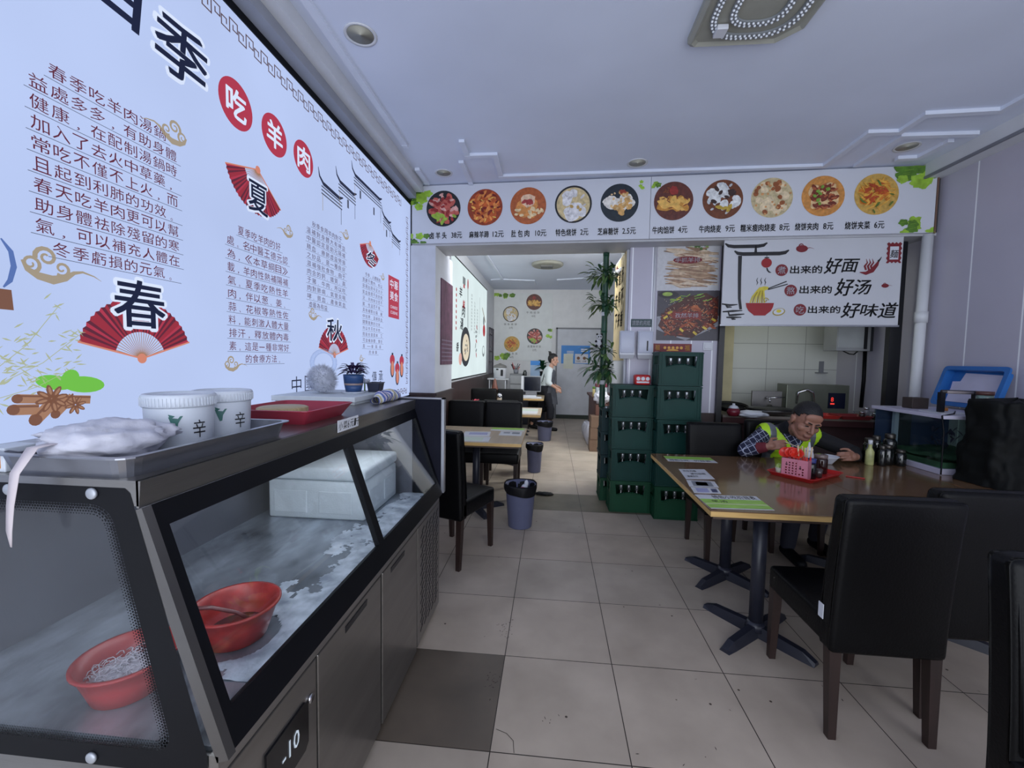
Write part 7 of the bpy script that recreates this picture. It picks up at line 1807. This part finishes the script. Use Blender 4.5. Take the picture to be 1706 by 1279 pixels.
b = MB(); b.tube([(-0.02, -0.10, 0.415), (-0.2, -0.30, 0.418), (-0.305, -0.335, 0.405), (-0.297, -0.348, 0.3), (-0.297, -0.351, 0.05), (-0.305, -0.36, 0.004)], 0.0045, 8, M_blackm)
t = thing('black_cable', 'thin black cable hanging down the near edge of the fish tank', 'cable', (2.98, 3.50, 0.7525)); b.build('cable', M_black, t)
zl = 0.7505 + 0.4105
t = thing('blue_crate', 'blue plastic crate leaning on the right wall above the fish tank', 'crate', (3.13, 3.62, zl), 0)
# leaning, seen from its open side
BM_ = Matrix.Translation((0.02, 0, 0.0)) @ Matrix.Rotation(R(-72), 4, 'Y')
# local tray plane: x up the lean, y along the wall, opening towards the room
M_blue = mat('blue_plastic', (40, 104, 176), 0.4, n=0.06)
b = MB(); L_, Wd, dp, th = 0.33, 0.52, 0.055, 0.006
BL = frame((0.155, 0, 0.335), (0, 1, 0), (-0.30, 0, -0.954), Vector((0, 1, 0)).cross(Vector((-0.30, 0, -0.954))))   # x along wall, y down the lean
inn = rpoly([(-Wd / 2 + .03, 0.03), (Wd / 2 - .03, 0.03), (Wd / 2 - .03, L_ - .03), (-Wd / 2 + .03, L_ - .03)], .03, 4); out_ = rpoly([(-Wd / 2, 0), (Wd / 2, 0), (Wd / 2, L_), (-Wd / 2, L_)], .035, 4)
n_ = len(inn); v = []
sg = 1 if (BL.to_3x3() @ Vector((0, 0, 1))).x > 0 else -1
for lst, z in ((out_, 0.0), (out_, sg * -0.012), (inn, sg * -0.012), (inn, sg * 0.05)): v += [(x, y, z) for x, y in lst]
f = []
for i in range(3):
    for k in range(n_): f.append((i * n_ + k, i * n_ + (k + 1) % n_, (i + 1) * n_ + (k + 1) % n_, (i + 1) * n_ + k))
f.append(tuple(3 * n_ + k for k in range(n_)))
b.add(v, f, M_blue, False, BL); b.build('crate_body', M_blue, t, solid=0.003)
zf = sg * 0.044
t = thing('paper_stack', 'lilac-white papers propped inside the leaning blue crate', 'paper', (3.13, 3.62, zl))
b = MB()
for pts, dz in (([(-0.20, 0.05), (0.12, 0.04), (0.17, 0.24), (-0.19, 0.26)], 0), ([(-0.21, 0.09), (0.20, 0.115), (0.18, 0.27), (-0.21, 0.27)], -0.003 * sg), ([(-0.20, 0.14), (0.19, 0.17), (0.19, 0.285), (-0.20, 0.285)], -0.006 * sg)):
    p0 = [(x, y, zf + dz) for x, y in pts]; p1 = [(x, y, zf + dz - sg * .0015) for x, y in pts]; b.hexa(p0, p1, mat('paper_lilac', (196, 194, 216), 0.6), BL)
b.build('papers', M_print, t)
t = thing('tube_lamp', 'slim tube lamp lying across the fish tank lid', 'lamp', (2.90, 3.33, zl)); b = MB(); b.tube([(-0.10, 0.0, 0.155), (0.17, 0.03, 0.15)], 0.013, 12, mat('lamp_dark', (50, 46, 50), 0.4)); b.tube([(-0.07, -0.004, 0.152), (0.12, 0.018, 0.148)], 0.0105, 12, mat('lamp_tube', (150, 140, 140), 0.3)); b.box(-0.11, -0.08, -0.01, 0.02, 0.0, 0.15, M_black); b.box(0.14, 0.17, 0.02, 0.05, 0, 0.145, M_black); b.build('lamp_body', M_black, t)
jar('glass_jar', 'tall greenish glass jar standing at the right end of the tank lid', 'jar', 3.03, 3.27, zl, [(0.04, 0), (0.045, 0.006), (0.045, 0.13), (0.04, 0.14)], mat('jar_green_glass', (100, 124, 118), 0.12, n=0.3, ns=12, spec=0.8), [(0.046, 0.14), (0.046, 0.165), (0, 0.166)], mat('jar_lid_brown', (84, 52, 48), 0.4))
t = thing('white_papers', 'loose white papers lying flat on the fish tank lid', 'paper', (2.86, 3.36, zl)); b = MB()
b.hexa([(-0.13, -0.12, 0), (0.06, -0.14, 0), (0.09, 0.08, 0), (-0.1, 0.1, 0)], [(-0.13, -0.12, 0.006), (0.06, -0.14, 0.008), (0.09, 0.08, 0.01), (-0.1, 0.1, 0.006)], M_paperw); b.build('sheets', M_paperw, t)
t = thing('brown_clutter_box', 'dark brown box at the left back corner of the tank lid', 'box', (2.90, 3.66, zl)); MB().box(-0.07, 0.05, -0.05, 0.05, 0, 0.085, mat('box_brown', (58, 48, 44), 0.6), 0.004).build('box', M_black, t)
t = thing('orange_clip', 'small orange plastic clip on the papers of the tank lid', 'clip', (2.85, 3.36, zl + 0.012)); MB().box(-0.02, 0.02, -0.012, 0.012, 0, 0.025, mat('clip_orange', (176, 116, 60), 0.4), 0.004).build('clip', M_black, t)
# black sack on the table
t = thing('black_sack', 'big wrinkled black plastic sack standing before the fish tank', 'sack', (2.93, 2.955, 0.7505))
M_sack = mat('black_sack_film', (9, 11, 11), 0.7, n=0.2, ns=6, bump=0.25, bs=7, spec=0.2)
def sack(u, w):
    a = 2 * PI * u; h = min(1.0, w / 0.86); top = max(0, (w - 0.86) / 0.14)
    ca, sa = math.cos(a), math.sin(a); e_ = 0.45
    x = math.copysign(abs(ca) ** e_, ca); y = math.copysign(abs(sa) ** e_, sa)
    q = (1.0 - 0.20 * h - 0.05 * math.sin(PI * h)) * (1 - top) + 0.0
    z = 0.004 + 0.525 * h + 0.02 * top
    d = Vector((x * 1.5, y * 1.5, z * 5)); nz_ = noise.noise(d * 1.6) * 0.03 + noise.noise(d * 4.2) * 0.012
    return ((0.245 + nz_) * x * q, (0.19 + nz_) * y * q, max(0.004, z + (nz_ * 0.6 if w > .05 else 0)))
b = MB(); b.grid(sack, 72, 44, M_sack, wrapu=True)
b.build('sack_body', M_sack, t)

# ------------------------------------------------------------------ back room furnishings
t = thing('monitor', 'dark screen with a pale left bezel on the back room table', 'monitor', (-0.40, 8.45, 0.7505))
b = MB(); b.box(-0.19, 0.20, -0.02, 0.14, 0.10, 0.41, mat('appliance_grey', (140, 144, 150), 0.4), 0.006).box(-0.10, 0.12, -0.01, 0.10, 0, 0.10, M_gray); b.build('housing', M_gray, t)
MB().box(-0.13, 0.19, -0.026, -0.02, 0.12, 0.395, mat('screen_black', (16, 20, 34), 0.15)).build('screen', M_black, t); MB().box(-0.19, -0.145, -0.026, -0.02, 0.10, 0.41, M_print).build('bezel', M_print, t)
t = thing('keyboard_papers', 'white papers and tray in front of the back room monitor', 'paper', (-0.40, 8.20, 0.7505)); MB().box(-0.2, 0.22, -0.10, 0.10, 0, 0.02, M_pwhite, 0.004).box(-0.15, 0.12, -0.08, 0.08, 0.02, 0.045, M_print, 0.01).build('papers', M_print, t)
t = thing('rice_cooker', 'white rice cooker with a black label on the stand by the back wall', 'rice cooker', (-1.16, 9.62, 1.05))
MB().lathe([(0.13, 0), (0.145, 0.02), (0.15, 0.22), (0.145, 0.24)], 28, M_pwhite).build('cooker_body', M_pwhite, t); MB().lathe([(0.15, 0.24), (0.155, 0.25), (0.14, 0.29), (0.06, 0.32), (0.03, 0.325), (0.03, 0.34), (0, 0.34)], 28, mat('cooker_lid', (120, 118, 116), 0.4)).build('lid', M_gray, t)
b = MB(); b.box(0.03, 0.085, -0.155, -0.143, 0.06, 0.20, M_ink); b.box(-0.07, -0.02, -0.158, -0.143, 0.19, 0.22, M_ink); b.build('label_panel', M_ink, t)
t = thing('cooker_stand', 'thin white stand carrying the rice cooker', 'stand', (-1.16, 9.62, 0))
MB().box(-0.26, 0.22, -0.18, 0.18, 1.025, 1.05, M_pwhite).build('shelf_board', M_pwhite, t)
for x in (-.22, .14):
    for y in (-.15, .15): MB().cyl((x, y, 0), (x, y, 1.025), 0.012, n=8, mt=M_pwhite).build('leg', M_pwhite, t)
t = thing('drawer_tower', 'grey drawer tower with cups of utensils beside the rice cooker', 'drawers', (-0.78, 9.7, 0))
b = MB(); b.box(-0.15, 0.13, -0.15, 0.15, 0, 1.16, mat('tower_grey', (120, 122, 126), 0.5)); b.build('tower_body', M_gray, t)
for k in range(5): MB().box(-0.14, 0.12, -0.16, -0.148, 0.1 + 0.21 * k, 0.28 + 0.21 * k, mat('tower_front', (150, 152, 156), 0.4), 0.004).build('drawer', M_gray, t)
t = thing('utensil_cup', 'cup of dark utensils on top of the drawer tower', 'cup', (-0.80, 9.66, 1.16)); b = MB(); b.lathe([(0.05, 0), (0.06, 0.10), (0.055, 0.10), (0.045, 0.01), (0, 0.01)], 18, M_gray); b.build('cup', M_gray, t)
b = MB(); rg = random.Random(9)
for k in range(11): b.tube([(rg.uniform(-.03, .03), rg.uniform(-.03, .03), 0.02), (rg.uniform(-.11, .11), rg.uniform(-.06, .06), rg.uniform(.16, .26))], 0.008, 6, M_black if k % 3 else M_redp)
b.build('utensils', M_black, t)
t = thing('dark_bottle', 'small dark bottle between the drawer tower and the blue board', 'bottle', (-0.60, 9.72, 1.06)); MB().lathe([(0.04, 0), (0.045, 0.01), (0.045, 0.13), (0.03, 0.16), (0.03, 0.18), (0, 0.18)], 16, M_bottle).build('bottle', M_black, t)
t = thing('side_cabinet', 'dark low cabinet along the back wall behind the monitor', 'cabinet', (-0.36, 9.95, 0)); MB().box(-0.28, 0.30, -0.3, 0.25, 0, 1.06, mat('cabinet_dark', (52, 54, 66), 0.5), 0.006).build('cabinet_body', M_black, t)
t = thing('blue_board', 'blue and pale display board on the dark cabinet', 'board', (-0.38, 9.8, 1.06)); b = MB(); b.box(-0.10, 0.12, 0, 0.02, 0, 0.40, mat('board_pale', (150, 176, 206), 0.4)).box(-0.10, 0.12, -0.003, 0, 0.30, 0.40, mat('notice_blue', ())); b.build('board', M_print, t)
t = thing('potted_plant', 'broad dark green leafy plant behind the standing woman', 'potted plant', (-0.20, 9.85, 1.06)); MB().lathe([(0.06, 0), (0.085, 0.16), (0.075, 0.16), (0, 0.14)], 18, M_blackm).build('pot', M_black, t)
b = MB(); rg = random.Random(17); M_bigleaf = mat('big_leaf', (34, 84, 56), 0.4, n=0.3, ns=10)
for k in range(34): a = rg.uniform(0, 6.28); leaf(b, (0, 0, 0.16 + rg.uniform(0, .2)), (math.cos(a), math.sin(a), rg.uniform(.2, 1.6)), rg.uniform(.14, .24), .09, M_bigleaf, .35)
b.build('foliage', M_bigleaf, t)
t = thing('red_paper_flower', 'red paper flower in a cup on the second left table', 'ornament', (-1.12, 6.30, 0.7505)); b = MB(); b.lathe([(0.03, 0), (0.04, 0.07), (0, 0.07)], 14, M_redp)
for k in range(9): leaf(b, (0, 0, 0.07), (math.cos(k), math.sin(k), 1.2), .09, .04, mat('paper_red', (176, 60, 80), 0.6), .1)
b.build('flower', M_redp, t)
t = thing('wooden_ornament', 'slender brown wooden figure on the third left table by the wall', 'ornament', (-1.10, 8.3, 0.7505)); MB().lathe([(0.05, 0), (0.04, 0.05), (0.07, 0.14), (0.04, 0.25), (0.025, 0.33), (0.0, 0.36)], 16, mat('ornament_wood', (120, 74, 62), 0.5)).build('figure', M_redp, t)
for k, (x, lab) in enumerate(((-0.70, 'clear condiment bottle with a steel cap on the second left table'), )):
    jar('condiment_bottle', lab, 'bottle', x - 0.03, 6.05, 0.7505, [(0.035, 0), (0.04, 0.01), (0.04, 0.12), (0.03, 0.15)], mat('condiment_clear', (120, 126, 138), 0.15), [(0.034, 0.15), (0.034, 0.22), (0.02, 0.25), (0, 0.25)], M_chrome)
t = thing('grid_panel', 'narrow dark lattice panel at the corner past the second light box', 'panel', (-1.47, 10.35, 1.1)); b = MB()
for z in (0, .3, .55, .95, 1.1): b.box(-0.01, 0.01, -0.35, 0.35, z, z + .03, mat('lattice', (70, 66, 78), 0.6))
for y in (-.34, -.1, .15, .32): b.box(-0.01, 0.01, y, y + .03, 0, 1.13, mat('lattice', ()))
b.build('lattice', M_gray, t)
# low cabinet, cartons and bags by the bamboo
M_card = mat('cardboard', (120, 96, 80), 0.7, n=0.12, ns=5)
t = thing('low_cabinet', 'reddish brown low cabinet behind the bamboo in the back room', 'cabinet', (1.0, 8.1, 0)); b = MB(); b.box(-0.22, 0.33, -0.75, 0.75, 0, 0.80, mat('cabinet_red_brown', (84, 52, 48), 0.45, n=0.2)).box(-0.26, 0.34, -0.77, 0.77, 0.80, 0.84, mat('cabinet_red_brown', ())); b.build('cabinet_body', M_cnt, t)
for k, lab in enumerate(('bottom brown carton of the pile by the bamboo', 'middle brown carton of the pile by the bamboo', 'top brown carton of the pile by the bamboo')):
    t = thing('cardboard_box', lab, 'box', (0.80 + 0.006 * k, 7.12, 0.196 * k + 0.001), 0.02 * k, 'cartons by the bamboo'); b = MB(); b.box(-0.15, 0.15, -0.12, 0.12, 0, 0.193, M_card, 0.003); b.build('carton', M_card, t); MB().box(-0.03, 0.03, -0.122, 0.122, 0.05, 0.1945, mat('tape', (150, 128, 100), 0.4)).build('tape', M_card, t)
t = thing('brown_box', 'small red-brown box on the carton pile', 'box', (0.83, 7.14, 0.592)); MB().box(-0.09, 0.10, -0.09, 0.09, 0, 0.17, mat('box_redbrown', (96, 62, 54), 0.6), 0.003).build('box', M_card, t)
t = thing('white_bag', 'crumpled white plastic bag on the red-brown box', 'bag', (0.84, 7.14, 0.764)); MB().ball((0, 0, 0.11), (0.12, 0.09, 0.11), M_bag, nu=40, nv=26, fn=lambda d: 1 + .3 * noise.noise(d * 2.5) + .16 * noise.noise(d * 7)).build('bag', M_bag, t)
t = thing('clear_box', 'clear plastic box with a maroon lid behind the white bag', 'box', (0.86, 7.45, 0.84)); MB().box(-0.09, 0.09, -0.09, 0.09, 0, 0.20, mat('clear_plastic', (150, 160, 166), 0.2), 0.01).build('box_body', M_gray, t); MB().box(-0.095, 0.095, -0.095, 0.095, 0.20, 0.255, mat('lid_maroon', (110, 40, 60), 0.4), 0.006).build('lid', M_redp, t)
jar('tall_jar', 'cream jar with a green lid on the low cabinet', 'jar', 0.80, 7.75, 0.84, [(0.05, 0), (0.055, 0.01), (0.055, 0.15)], mat('jar_cream', (176, 160, 110), 0.4), [(0.057, 0.15), (0.057, 0.18), (0, 0.18)], M_leaf2)
t = thing('white_sacks', 'white plastic sacks slumped along the low cabinet on the floor', 'bags', (0.70, 7.9, 0)); b = MB()
for k in range(3): b.ball((-0.01, -0.35 + 0.38 * k, 0.2 - 0.02 * k), (0.075, 0.2, 0.2 - 0.02 * k), M_bag, nu=24, nv=14, fn=lambda d: 1 + .2 * noise.noise(d * 3))
o = b.build('sacks', M_bag, t)


bpy.data.objects.remove(_fo)
